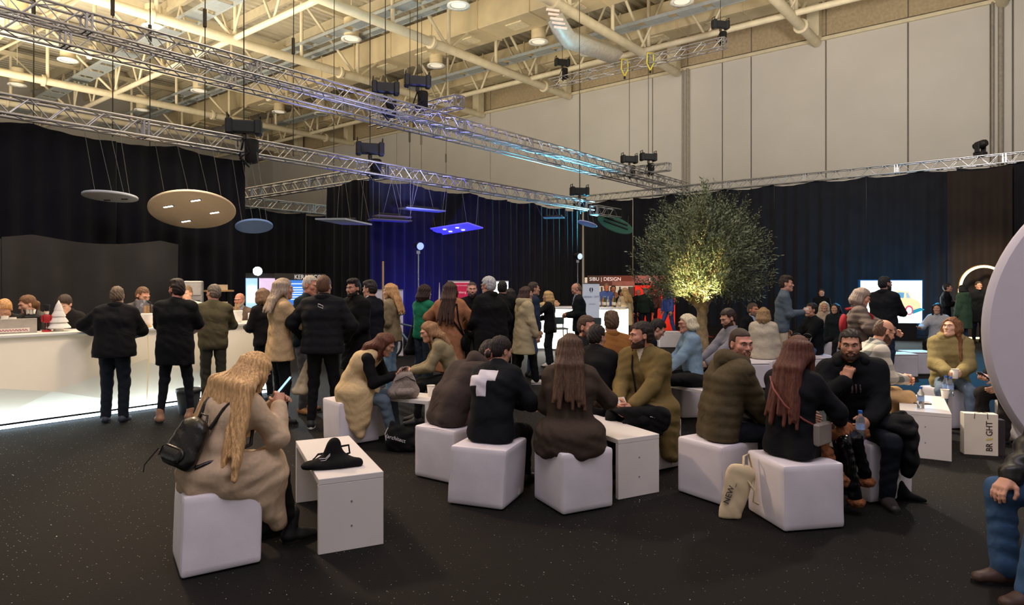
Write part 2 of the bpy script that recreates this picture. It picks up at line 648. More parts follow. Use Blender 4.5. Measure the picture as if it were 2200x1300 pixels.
# ducts (cream) and galvanised trays
M_DUCT = mat('cream_duct', (206, 190, 154), 0.6, var=0.06, scale=2)
M_GALV = mat('galvanised_tray', (176, 184, 186), 0.45, 0.5, var=0.08)
for (b_, z, w, h, a0, a1) in ((23.2, 14.1, 1.7, 1.3, -8, 52), (8.6, 14.4, 1.4, 1.1, 10, 54), (29.0, 14.3, 1.2, 1.4, -6, 50)):
    d = MB().box((b_, (a0 + a1) / 2, z), (w, a1 - a0, h), ch=0.03).build('air_duct', M_DUCT, ceil)
    y = a0 + 1.2
    while y < a1:
        MB().box((b_, y, z), (w + 0.1, 0.06, h + 0.1)).build('duct_flange', M_DUCT, d)
        MB().box((b_, y + 1.3, z - h / 2 - 0.02), (0.7, 0.9, 0.05)).build('grille', mat('pale_grille', (222, 210, 176), 0.5), d)
        y += 3.0
for (b_, z, w, a0, a1) in ((13.0, 12.95, 0.8, 4, 54), (18.2, 13.2, 0.55, 6, 54), (19.2, 13.2, 0.35, 6, 54), (25.6, 13.0, 0.6, -6, 46)):
    t = MB()
    for s_ in (-1, 1):
        t.box((b_ + s_ * w / 2, (a0 + a1) / 2, z), (0.04, a1 - a0, 0.14))
    t = t.build('cable_tray', M_GALV, ceil)
    tm = MB()
    tm.box((0, 0, -0.05), (w, 1.1, 0.02))
    tme = tm.mesh('tray_sheet', M_GALV)
    y = a0 + 0.8
    while y < a1:
        put('tray_sheet', tme, t, (b_, y, z))
        y += 1.5
# the bent grey air outlet above the centre
p0, p1 = pt(1190, 35, 24.0), pt(1215, 80, 24.4)
ao = empty('air_outlet', p0, 0, 'bent grey air duct with a slatted white outlet under the roof', 'duct')
q = np.array(pt(1320, 118, 28.0)) - np.array(p0)
e1 = np.array(p1) - np.array(p0)
MB().tube([(0, 0, 0), tuple(e1), tuple(q)], 0.42, 4).build('duct_body', mat('grey_duct', (186, 180, 164), 0.45, 0.3), ao)
for i in range(5):
    MB().box((-0.06 + 0.07 * i, -0.3 + 0.02 * i, 0.1 - 0.15 * i), (0.5, 0.06, 0.07), rz=0.3).build('slat', mat('pink_white_slat', (232, 214, 206), 0.5), ao)
# round downlights hung below the deck
M_RIM = mat('white_lamp_rim', (238, 236, 226), 0.4)
lamp = None
for (u, v) in ((985, 14), (755, 86), (937, 143), (1157, 92), (1465, 6), (146, 131), (37, 184), (428, 197), (305, 238), (600, 242), (1265, 116), (690, 246), (330, 60), (40, 40)):
    Y = (12.9 - CH) * F / (610 - v)
    p = ((u - 1100) / F * Y, Y, 12.9)
    if lamp is None:
        lamp = empty('roof_downlight', p, 0, 'cream cylinder downlight with white rim hung under the hall roof', 'lamp', 'roof downlights')
        MB().lathe([(0.34, 0.06), (0.34, 0.95)], n=20).build('housing', M_DUCT, lamp)
        MB().lathe([(0.33, 0.03), (0.46, 0.0), (0.46, 0.06), (0.34, 0.09)], n=24, cap=False).build('rim', M_RIM, lamp)
        MB().lathe([(0.05, 0.08), (0.31, 0.05)], n=20).build('reflector', mat('lamp_reflector', (240, 236, 224), 0.3, emit=(255, 240, 210), es=0.5), lamp)
        MB().tube([(0, 0, 0.9), (0, 0, 3.1)], 0.02, 6).build('hanger', M_BEIGE, lamp)
    else:
        c = copy_tree(lamp)
        c.location = p

# ================================================================== TRUSSES
M_BRACE = M_ALU


def tube_me(name, p, q, r, n=6, m=None):
    return MB().tube([p, q], r, n, cap=False).mesh(name, m or M_ALU)


def truss(label, org, along, L, s=0.29, pitch=0.27, group=None):
    """box truss, lower near corner at org (a, b, z), running along dB ('B') or dA ('A')"""
    rz = TZ if along == 'B' else TZ + math.pi / 2
    r = empty('lighting_truss', H(*org), rz, label, 'truss', group)
    sy = s if along == 'B' else -s
    for y in (0, sy):
        for z in (0, s):
            MB().tube([(0, y, z), (L, y, z)], 0.024, 8).build('chord', M_ALU, r)
    n = int(L / pitch)
    up = tube_me('brace', (0, 0, 0), (pitch, 0, s), 0.011)
    dn = tube_me('brace', (0, 0, s), (pitch, 0, 0), 0.011)
    fu = tube_me('brace', (0, 0, 0), (pitch, sy, 0), 0.011)
    fd = tube_me('brace', (0, sy, 0), (pitch, 0, 0), 0.011)
    near = min(n, 148)
    for i in range(near):
        put('brace', up if i % 2 else dn, r, (i * pitch, 0, 0))
        put('brace', fu if i % 2 else fd, r, (i * pitch, 0, 0))
    rest = MB()
    for i in range(n):
        z0, z1 = (0, s) if i % 2 else (s, 0)
        rest.tube([(i * pitch, sy, z0), (i * pitch + pitch, sy, z1)], 0.011, 5, cap=False)
        y0, y1 = (0, sy) if i % 2 else (sy, 0)
        rest.tube([(i * pitch, y0, s), (i * pitch + pitch, y1, s)], 0.011, 5, cap=False)
    tag(rest.build('rear_brace', M_ALU, r), kind='stuff')
    k = 0.0
    while k <= L + 0.01:
        m = MB()
        for x in (k - 0.04, k + 0.04):
            m.box((x, sy / 2, 0), (0.03, s, 0.03))
            m.box((x, sy / 2, s), (0.03, s, 0.03))
            m.box((x, 0, s / 2), (0.03, 0.03, s))
            m.box((x, sy, s / 2), (0.03, 0.03, s))
        m.build('end_frame', M_ALU, r)
        k += 3.0
    return r


A1 = 12.5
Z1 = 4.40
J1b = 10.55
truss('near truss of the silver double truss crossing high over the room', (12.2, -8.0, 5.92), 'B', 35.5)
truss('far truss of the silver double truss crossing high over the room', (13.2, -8.0, 5.92), 'B', 35.5)
truss('silver truss above the black curtain behind the bar', (A1, -7.0, Z1), 'B', 13.9)
truss('silver truss lit violet between the bar curtain and the booth curtain', (A1, 6.9, Z1), 'B', J1b - 6.9)
truss('silver truss carrying the long middle black curtain', (A1, J1b, Z1), 'B', 9.5)
truss('silver truss running back from the violet truss towards the far wall', (A1 + 0.3, J1b, Z1), 'A', 6.7)
truss('far silver truss above the recessed dark curtain', (19.6, 10.3, Z1 - 0.2), 'B', 9.0)
truss('short lower truss end sticking out below the right truss corner', (11.9, 19.3, Z1 - 0.25), 'B', 1.6)
truss('long silver truss above the right black curtain', (-14.0, 26.0, 5.6), 'A', 33.0)
truss('high spreader truss hung level below the roof on two black hoists', (9.3, 23.9, 10.6), 'A', 8.0, 0.34, 0.4)
truss('short cross truss strapped on the double truss between hoists', (11.6, 12.0, 6.26), 'A', 3.4)
truss('short cross truss at the right end of the double truss', (11.6, 24.0, 6.26), 'A', 3.2)

# chain hoists
M_HOIST = mat('hoist_black', (34, 36, 38), 0.55, 0.2, var=0.15)
M_CHAIN = mat('chain_dark_steel', (62, 58, 50), 0.5, 0.6)
M_BAG = mat('black_chain_bag', (18, 17, 18), 0.9)


def hoist(label, p, top, rz, bag=True):
    r = empty('chain_hoist', p, rz, label, 'hoist', 'black chain hoists on the trusses')
    b_ = MB().box((0, 0, 0.16), (0.62, 0.2, 0.26), ch=0.03).build('motor_body', M_HOIST, r)
    for s_ in (-1, 1):
        MB().box((s_ * 0.27, 0, 0.16), (0.14, 0.27, 0.32), ch=0.03).build('end_cover', M_HOIST, r)
        MB().tube([(s_ * 0.3, -0.1, 0.3), (s_ * 0.3, -0.1, 0.4), (s_ * 0.3, 0.1, 0.4), (s_ * 0.3, 0.1, 0.3)], 0.015, 6).build('handle', M_HOIST, r)
    MB().tube([(0, 0, 0.25), (0, 0, top)], 0.012, 5).build('chain', M_CHAIN, r)
    MB().lathe([(0.02, 0), (0.05, 0.04), (0.05, 0.12), (0.02, 0.16)], (0, 0, -0.12), 8).build('hook', M_CHAIN, r)
    MB().tube([(0.02, 0, -0.1), (0.1, -0.12, -0.36), (-0.06, -0.14, -0.5), (0.08, 0.1, -0.62), (-0.1, 0.12, -0.4), (0, 0, -0.1)], 0.018, 6).build('strap', M_BAG, r)
    if bag:
        MB().lathe([(0.09, -0.55), (0.13, -0.5), (0.14, -0.1), (0.12, -0.08)], (0.14, 0.05, 0), 10).build('chain_bag', M_BAG, r)
    return r


def hp(u, v, Y):
    p = pt(u, v, Y)
    return (p[0], p[1], p[2])


for lab, u, v, Y, topz in (
        ('black chain hoist at the right end of the bar curtain truss', 524, 290, 13.2, 12.4),
        ('black chain hoist on the violet lit truss corner', 795, 334, 16.0, 12.4),
        ('lower left chain hoist of the pair on the double truss', 828, 203, 16.3, 12.4),
        ('upper right chain hoist of the pair above the double truss', 897, 188, 16.9, 12.4),
        ('small black chain hoist above the right end of the middle curtain', 1245, 421, 23.5, 12.4),
        ('left chain hoist at the far end of the double truss', 1352, 351, 26.4, 10.6),
        ('right chain hoist at the far end of the double truss', 1393, 346, 26.4, 10.6),
        ('left chain hoist on the high spreader truss', 1208, 142, 29.0, 12.6),
        ('right chain hoist on the high spreader truss', 1548, 62, 24.9, 12.6)):
    p = hp(u, v, Y)
    hoist(lab, p, topz - p[2], 0.25)
# moving-head lamps
def moving_head(label, p):
    r = empty('moving_head_light', p, 0.4, label, 'stage light')
    MB().box((0, 0, 0.07), (0.3, 0.3, 0.14), ch=0.02).build('base', M_BLACK, r)
    for s_ in (-1, 1):
        MB().box((s_ * 0.16, 0, 0.28), (0.06, 0.16, 0.34), ch=0.02).build('yoke_arm', M_BLACK, r)
    MB().lathe([(0.09, -0.2), (0.13, -0.1), (0.13, 0.12), (0.1, 0.2)], (0, 0, 0), 14, M=Matrix.Rotation(R(80), 4, 'X')).build('head', M_BLACK, r, (0, 0, 0.38))


moving_head('black moving head light standing on the right curtain truss', hp(2106, 336, 21.4))
# slings under the high spreader truss
for u in (1342, 1397):
    x, y = on_b(u, 23.9)
    r = empty('lifting_sling', (x, y, 10.3), 0, 'yellow lifting sling %s under the high spreader truss' % ('left' if u < 1350 else 'right'), 'sling')
    MB().tube([(0, 0, 0), (0.14, 0, 0.3), (0.12, 0, 0.7), (-0.12, 0, 0.7), (-0.14, 0, 0.3), (0, 0, 0)], 0.03, 6).build('webbing', mat('yellow_webbing', (196, 186, 70), 0.8), r)
    MB().lathe([(0.02, -0.12), (0.05, -0.08), (0.04, 0)], n=8).build('shackle', M_CHAIN, r)
# loose steel ropes from the roof
for i, (u, a_) in enumerate(((72, 17), (242, 15.5), (322, 16.5), (440, 14.6), (630, 14.6), (717, 17.5), (880, 20), (905, 20), (958, 22), (1243, 22), (1475, 20))):
    x, y = on_a(u, a_)
    tag(MB().tube([(0, 0, 0), (0.02, 0, 7.9)], 0.012, 5).tube([(0, 0, 2.6), (0, 0, 3.0)], 0.04, 6).build('steel_rope', M_CHAIN, None, (x, y, 4.9)),
        'thin dark rigging rope hanging from the roof between trusses', 'rope', 'rigging ropes')

# ================================================================== CURTAINS
def curtain(label, org, along, L, ztop, seed=0, amp=0.07, wl=0.34, m=None):
    rz = TZ if along == 'B' else TZ + math.pi / 2
    r = empty('curtain', H(*org, 0), rz, label, 'curtain')
    rg = random.Random(seed)
    x = 0.0
    while x < L - 0.05:
        w = min(2.9 + rg.uniform(-0.3, 0.3), L - x)
        nx = max(6, int(w / 0.045))
        ph = [rg.uniform(0, 6.28) for _ in range(4)]
        V = []
        zs = [0.0, 0.02, 0.15, 0.4, 0.7, 0.9, 0.97, 1.0]
        tops = [ztop - 0.10 * abs(math.sin(i / nx * w * 1.7 + ph[3])) for i in range(nx + 1)]
        for z in zs:
            for i in range(nx + 1):
                t = i / nx * w
                f = amp * (0.45 + 0.55 * (1 - z)) if z < 0.95 else amp * 0.35
                y = f * (math.sin(2 * math.pi * t / wl + ph[0] + 0.9 * math.sin(t * 1.3 + ph[1]) + 0.4 * z) + 0.45 * math.sin(2 * math.pi * t / (wl * 2.3) + ph[2] - 0.5 * z))
                V.append((x + t, y, 0.01 + z * (tops[i] - 0.01)))
        Q = [(j * (nx + 1) + i, j * (nx + 1) + i + 1, (j + 1) * (nx + 1) + i + 1, (j + 1) * (nx + 1) + i) for j in range(len(zs) - 1) for i in range(nx)]
        me = mesh_arrays('drape', V, Q)
        me.materials.append(m or M_CURT)
        put('drape', me, r)
        x += w
    return r


curtain('black curtain behind the bar, hung from the left truss', (A1 + 0.48, -7.0), 'B', 14.12, Z1, 1)
curtain('black curtain running back from the violet truss corner', (A1 + 0.5, J1b - 0.12), 'A', 1.75, Z1, 2)
curtain('long middle black curtain lit blue near the bicycle', (A1 + 0.48, J1b - 0.2), 'B', 9.4, Z1, 3)
curtain('recessed dark curtain beyond the booth with the screens', (19.75, 7.5), 'B', 12.0, Z1 - 0.2, 4)
curtain('long black curtain along the right wall under the truss', (-13.0, 26.15), 'A', 30.5, 5.6, 5, 0.09, 0.42)
# a lower swagged backdrop behind the bar
bd = curtain('lower black backdrop hung in swags behind the bar staff', (11.9, -5.5), 'B', 10.8, 2.5, 7, 0.06, 0.7, mat('black_backdrop', (28, 25, 25), 0.7, var=0.2, scale=3))

_a0 = ab(*on_b(2175, 25.85))[0]
_a1 = ab(*on_b(2035, 25.85))[0]
curtain('added brown tinted strip showing warm light on the black curtain behind the glowing arch', (_a0, 25.85), 'A', _a1 - _a0, 5.5, 9, 0.07, 0.4, mat('warm_light_curtain', (40, 34, 31), 0.95, var=0.12, scale=2, spec=0.1))  # extra strip, browner than the black curtain so it reads as warmly lit
# ================================================================== SDF BODIES
class Shape:
    """union of blended round cones / ellipsoids, meshed with surface nets"""

    def __init__(s):
        s.pr = []
        s.post = []

    def cap(s, a, b, r1, r2=None, k=0.03, n=None, fl=1.0):
        s.pr.append(('c', np.array(a, float), np.array(b, float), r1, r1 if r2 is None else r2, k, None if n is None else np.array(n, float), fl))
        return s

    def ell(s, c, r, k=0.02, M=None):
        s.pr.append(('e', np.array(c, float), np.array(r, float), k, M))
        return s

    def sub(s, c, r, k=0.01, M=None):
        s.post.append(('s', np.array(c, float), np.array(r, float), k, M))
        return s

    def cut(s, p, n):
        n = np.array(n, float)
        s.post.append(('p', np.array(p, float), n / np.linalg.norm(n)))
        return s

    def fn(s, f):
        s.post.append(('f', f))
        return s

    def mesh(s, h, pad=0.03):
        lo = np.full(3, 1e9)
        hi = -lo
        bx = []
        for p in s.pr:
            if p[0] == 'c':
                r = max(p[3], p[4])
                l = np.minimum(p[1], p[2]) - r
                u = np.maximum(p[1], p[2]) + r
            else:
                r = p[2].max()
                l = p[1] - r
                u = p[1] + r
            bx.append((l, u))
            lo = np.minimum(lo, l)
            hi = np.maximum(hi, u)
        lo = lo - pad - 2 * h
        hi = hi + pad + 2 * h
        N = np.ceil((hi - lo) / h).astype(int) + 1
        ax = [(lo[i] + h * np.arange(N[i])).astype(np.float32) for i in range(3)]
        D = np.full(N, 0.5, np.float32)
        for p, (l, u) in zip(s.pr, bx):
            k = p[5] if p[0] == 'c' else p[3]
            m = k + 3 * h + 0.012
            i0 = np.maximum(((l - m - lo) / h).astype(int), 0)
            i1 = np.minimum(((u + m - lo) / h).astype(int) + 2, N)
            sl = tuple(slice(i0[i], i1[i]) for i in range(3))
            c = p[1]
            X = (ax[0][sl[0]] - c[0])[:, None, None]
            Yy = (ax[1][sl[1]] - c[1])[None, :, None]
            Z = (ax[2][sl[2]] - c[2])[None, None, :]
            if p[0] == 'c':
                ba = p[2] - p[1]
                bb = float(ba @ ba) + 1e-9
                t = np.clip((X * ba[0] + Yy * ba[1] + Z * ba[2]) / bb, 0, 1)
                dx = X - t * ba[0]
                dy = Yy - t * ba[1]
                dz = Z - t * ba[2]
                q = dx * dx + dy * dy + dz * dz
                if p[6] is not None:
                    dn = dx * p[6][0] + dy * p[6][1] + dz * p[6][2]
                    q = q + dn * dn * (1 / p[7] ** 2 - 1)
                d = np.sqrt(q) - (p[3] + (p[4] - p[3]) * t)
            else:
                if p[4] is not None:
                    M = p[4]
                    Xr = X * M[0, 0] + Yy * M[1, 0] + Z * M[2, 0]
                    Yr = X * M[0, 1] + Yy * M[1, 1] + Z * M[2, 1]
                    Zr = X * M[0, 2] + Yy * M[1, 2] + Z * M[2, 2]
                else:
                    Xr, Yr, Zr = X, Yy, Z
                r = p[2]
                d = (np.sqrt((Xr / r[0]) ** 2 + (Yr / r[1]) ** 2 + (Zr / r[2]) ** 2) - 1) * float(r.min())
            o = D[sl]
            hh = np.clip(k - np.abs(o - d), 0, None) / k
            D[sl] = np.minimum(o, d) - hh * hh * k * 0.25
        X = ax[0][:, None, None]
        Yy = ax[1][None, :, None]
        Z = ax[2][None, None, :]
        for p in s.post:
            if p[0] == 's':
                c, r, k, M = p[1:]
                x, y, z = X - c[0], Yy - c[1], Z - c[2]
                if M is not None:
                    x, y, z = (x * M[0, 0] + y * M[1, 0] + z * M[2, 0], x * M[0, 1] + y * M[1, 1] + z * M[2, 1], x * M[0, 2] + y * M[1, 2] + z * M[2, 2])
                d = -(np.sqrt((x / r[0]) ** 2 + (y / r[1]) ** 2 + (z / r[2]) ** 2) - 1) * float(r.min())
                hh = np.clip(k - np.abs(D - d), 0, None) / k
                D = np.maximum(D, d) + hh * hh * k * 0.25
            elif p[0] == 'p':
                D = np.maximum(D, (X - p[1][0]) * p[2][0] + (Yy - p[1][1]) * p[2][1] + (Z - p[1][2]) * p[2][2])
            else:
                D = p[1](D, X, Yy, Z)
        return nets(D.astype(np.float32), lo, h)


CORN = [(i, j, k) for i in (0, 1) for j in (0, 1) for k in (0, 1)]
EDGE = [(a, b) for a in range(8) for b in range(a + 1, 8) if sum(abs(CORN[a][i] - CORN[b][i]) for i in range(3)) == 1]


def nets(D, lo, h):
    S = D < 0
    nx, ny, nz = D.shape
    c = np.zeros((nx - 1, ny - 1, nz - 1), np.int8)
    for i, j, k in CORN:
        c += S[i:nx - 1 + i, j:ny - 1 + j, k:nz - 1 + k]
    act = (c > 0) & (c < 8)
    idx = np.argwhere(act)
    if len(idx) == 0:
        return np.zeros((0, 3)), np.zeros((0, 4), int)
    cv = np.stack([D[idx[:, 0] + i, idx[:, 1] + j, idx[:, 2] + k] for i, j, k in CORN], 1)
    acc = np.zeros((len(idx), 3))
    cnt = np.zeros(len(idx))
    for a, b in EDGE:
        va, vb = cv[:, a], cv[:, b]
        m = (va < 0) != (vb < 0)
        t = np.where(m, va / (va - vb + 1e-12), 0)
        pa, pb = np.array(CORN[a], float), np.array(CORN[b], float)
        acc += (pa + t[:, None] * (pb - pa)) * m[:, None]
        cnt += m
    V = lo + h * (idx + acc / cnt[:, None])
    ids = np.full(act.shape, -1, np.int32)
    ids[act] = np.arange(len(idx))
    Q = []
    for axis in range(3):
        s0 = [slice(None)] * 3
        s1 = [slice(None)] * 3
        s0[axis] = slice(0, -1)
        s1[axis] = slice(1, None)
        A, B = S[tuple(s0)], S[tuple(s1)]
        e = np.argwhere(A != B)
        o1, o2 = [(1, 2), (2, 0), (0, 1)][axis]
        ok = (e[:, o1] > 0) & (e[:, o2] > 0) & (e[:, o1] < D.shape[o1] - 1) & (e[:, o2] < D.shape[o2] - 1)
        e = e[ok]
        ins = A[e[:, 0], e[:, 1], e[:, 2]]
        quad = []
        for d1, d2 in ((1, 1), (0, 1), (0, 0), (1, 0)):
            f = e.copy()
            f[:, o1] -= d1
            f[:, o2] -= d2
            quad.append(ids[f[:, 0], f[:, 1], f[:, 2]])
        q = np.stack(quad, 1)
        q[~ins] = q[~ins][:, ::-1]
        Q.append(q)
    Q = np.concatenate(Q)
    return V, Q[(Q >= 0).all(1)]


def sdf_obj(name, shapes, m, parent):
    """shapes: list of (Shape, voxel) merged into one mesh object"""
    Vs, Qs, n = [], [], 0
    for sh, h in shapes:
        V, Q = sh.mesh(h)
        Vs.append(V)
        Qs.append(Q + n)
        n += len(V)
    me = mesh_arrays(name, np.concatenate(Vs), np.concatenate(Qs))
    me.materials.append(m)
    return put(name, me, parent)


def unit(v):
    v = np.asarray(v, float)
    return v / (np.linalg.norm(v) + 1e-9)


def ik(a, t, l1, l2, pole):
    a, t = np.asarray(a, float), np.asarray(t, float)
    d = t - a
    L = np.linalg.norm(d)
    mx = (l1 + l2) * 0.995
    if L > mx:
        t = a + d / L * mx
        d = t - a
        L = mx
    if L < abs(l1 - l2) + 0.02:
        L = abs(l1 - l2) + 0.02
    u = unit(d)
    x = (l1 * l1 - l2 * l2 + L * L) / (2 * L)
    hgt = math.sqrt(max(l1 * l1 - x * x, 0))
    p = np.asarray(pole, float)
    p = unit(p - u * (p @ u))
    return a + u * x + p * hgt, t


def rotm(yaw, pitch, roll):
    """columns: right, forward, up of the head; yaw + turns to the own right, pitch + looks down"""
    cy, sy = math.cos(R(-yaw)), math.sin(R(-yaw))
    cp, sp = math.cos(R(-pitch)), math.sin(R(-pitch))
    cr, sr = math.cos(R(roll)), math.sin(R(roll))
    Z = np.array([[cy, -sy, 0], [sy, cy, 0], [0, 0, 1]])
    X = np.array([[1, 0, 0], [0, cp, -sp], [0, sp, cp]])
    Yr = np.array([[cr, 0, sr], [0, 1, 0], [-sr, 0, cr]])
    return Z @ X @ Yr


def wrinkle(amp, seed=0, fx=1.0):
    r = random.Random(seed)
    p = [r.uniform(0, 6.28) for _ in range(6)]

    def f(D, X, Y, Z):
        w = np.sin(20 * fx * X + 16 * Z + 2.5 * np.sin(11 * Z + p[0]) + p[1]) * np.sin(30 * fx * Z + 9 * X + 3 * np.sin(9 * Y + p[2]) + p[3])
        w = w + 0.7 * (1 - 2 * np.abs(np.sin(24 * fx * Z + 14 * X - 10 * Y + 2 * np.sin(13 * X + p[5]) + p[4]))) * (0.5 + 0.5 * np.sin(9 * X + 7 * Z + p[2]))
        return D + amp * 0.75 * w
    return f


def quilt(amp, period, axis=2):
    def f(D, X, Y, Z):
        c = (X, Y, Z)[axis]
        return D + amp * (0.5 - np.abs(np.sin(math.pi * c / period)))
    return f


EYE_W = mat('eye_white', (225, 220, 214), 0.25, var=0.02)
EYE_D = mat('eye_iris', (46, 34, 28), 0.2, var=0.1)
LIP = mat('lip_rose', (158, 92, 84), 0.5, var=0.05)
M_SOLE = mat('white_rubber_sole', (214, 210, 202), 0.6)


def hand_shape(Wp, d, n, side, s, curl, spread=0.3, thumb=0.5):
    """palm with four jointed fingers and a thumb. side +1 right hand, -1 left"""
    d = unit(d)
    n = unit(np.asarray(n) - d * (np.asarray(n) @ d))
    th = np.cross(d, n) * side
    sh = Shape()
    for o in (-0.027, -0.009, 0.009, 0.027):
        sh.cap(Wp + d * 0.012 * s + th * o * 0.62 * s, Wp + d * 0.088 * s + th * o * s, 0.016 * s, 0.0125 * s, k=0.02)
    sh.cap(Wp - d * 0.05 * s, Wp + d * 0.03 * s, 0.028 * s, 0.026 * s, k=0.02, n=n, fl=0.8)
    sh.cap(Wp + d * 0.03 * s + th * 0.02 * s + n * 0.008 * s, Wp + d * 0.06 * s + th * 0.03 * s + n * 0.01 * s, 0.016 * s, k=0.015)
    for o, L in ((-0.03, 0.062), (-0.0105, 0.076), (0.0105, 0.082), (0.03, 0.072)):
        p = Wp + d * 0.09 * s + th * o * s
        base = unit(d + th * o * spread * 4)
        ang = 0.12
        r0 = 0.0098 if o > -0.02 else 0.0088
        for j, fr in enumerate((0.46, 0.3, 0.24)):
            ang += curl * (0.75, 1.0, 0.7)[j]
            q = p + (base * math.cos(ang) + n * math.sin(ang)) * L * fr * s
            sh.cap(p, q, r0 * s * (1 - 0.07 * j), r0 * s * (0.93 - 0.07 * j), k=0.006)
            p = q
    p = Wp + d * 0.028 * s + th * 0.026 * s + n * 0.006 * s
    for j, L in enumerate((0.036, 0.032, 0.026)):
        v = unit(d * (0.55 + 0.25 * j) + th * (0.8 - 0.35 * j * (1 + thumb)) + n * (0.35 + 0.35 * curl + 0.2 * j * thumb))
        q = p + v * L * s
        sh.cap(p, q, (0.0135 - 0.0012 * j) * s, (0.0125 - 0.0014 * j) * s, k=0.008)
        p = q
    return sh


def head_shape(c, M, s, neck, female):
    """face with brow, sockets, nose, lips, chin, ears; joined to the neck"""
    def P(x, y, z):
        return c + M @ (np.array([x, y, z]) * s)
    sh = Shape()
    sh.ell(P(0, -0.016, 0.034), np.array([0.074, 0.096, 0.087]) * s, 0.02, M)
    sh.ell(P(0, 0.03, -0.035), np.array([0.058, 0.062, 0.078]) * s, 0.03, M)
    jw = 0.040 if female else 0.046
    sh.cap(P(-jw, 0.02, -0.075), P(0, 0.068, -0.1), 0.022 * s, 0.02 * s, 0.03)
    sh.cap(P(jw, 0.02, -0.075), P(0, 0.068, -0.1), 0.022 * s, 0.02 * s, 0.03)
    sh.ell(P(0, 0.079, -0.098), np.array([0.02, 0.016, 0.016]) * s, 0.02, M)
    for q in (-1, 1):
        sh.ell(P(q * 0.042, 0.058, -0.02), np.array([0.024, 0.022, 0.022]) * s, 0.025, M)
        sh.cap(P(q * 0.014, 0.087, 0.024), P(q * 0.046, 0.072, 0.026), 0.011 * s, 0.009 * s, 0.02)
    sh.cap(P(0, 0.084, 0.012), P(0, 0.107, -0.026), 0.0085 * s, 0.0125 * s, 0.012)
    for q in (-1, 1):
        sh.ell(P(q * 0.012, 0.097, -0.03), np.array([0.0085, 0.011, 0.008]) * s, 0.008, M)
    sh.cap(P(-0.02, 0.084, -0.056), P(0.02, 0.084, -0.056), 0.009 * s, k=0.014)
    sh.cap(P(-0.016, 0.084, -0.068), P(0.016, 0.084, -0.068), 0.009 * s, k=0.014)
    # neck
    sh.cap(P(0, -0.02, -0.05), neck, 0.054 * s * (0.9 if female else 1.05), 0.06 * s * (0.9 if female else 1.08), 0.03)
    for q in (-1, 1):
        sh.ell(P(q * 0.077, -0.008, -0.006), np.array([0.011, 0.019, 0.032]) * s, 0.008, M)
        sh.sub(P(q * 0.031, 0.097, 0.004), np.array([0.0175, 0.0150, 0.0092]) * s, 0.010, M)
        sh.sub(P(q * 0.086, -0.004, -0.002), np.array([0.006, 0.009, 0.014]) * s, 0.006, M)
    return sh


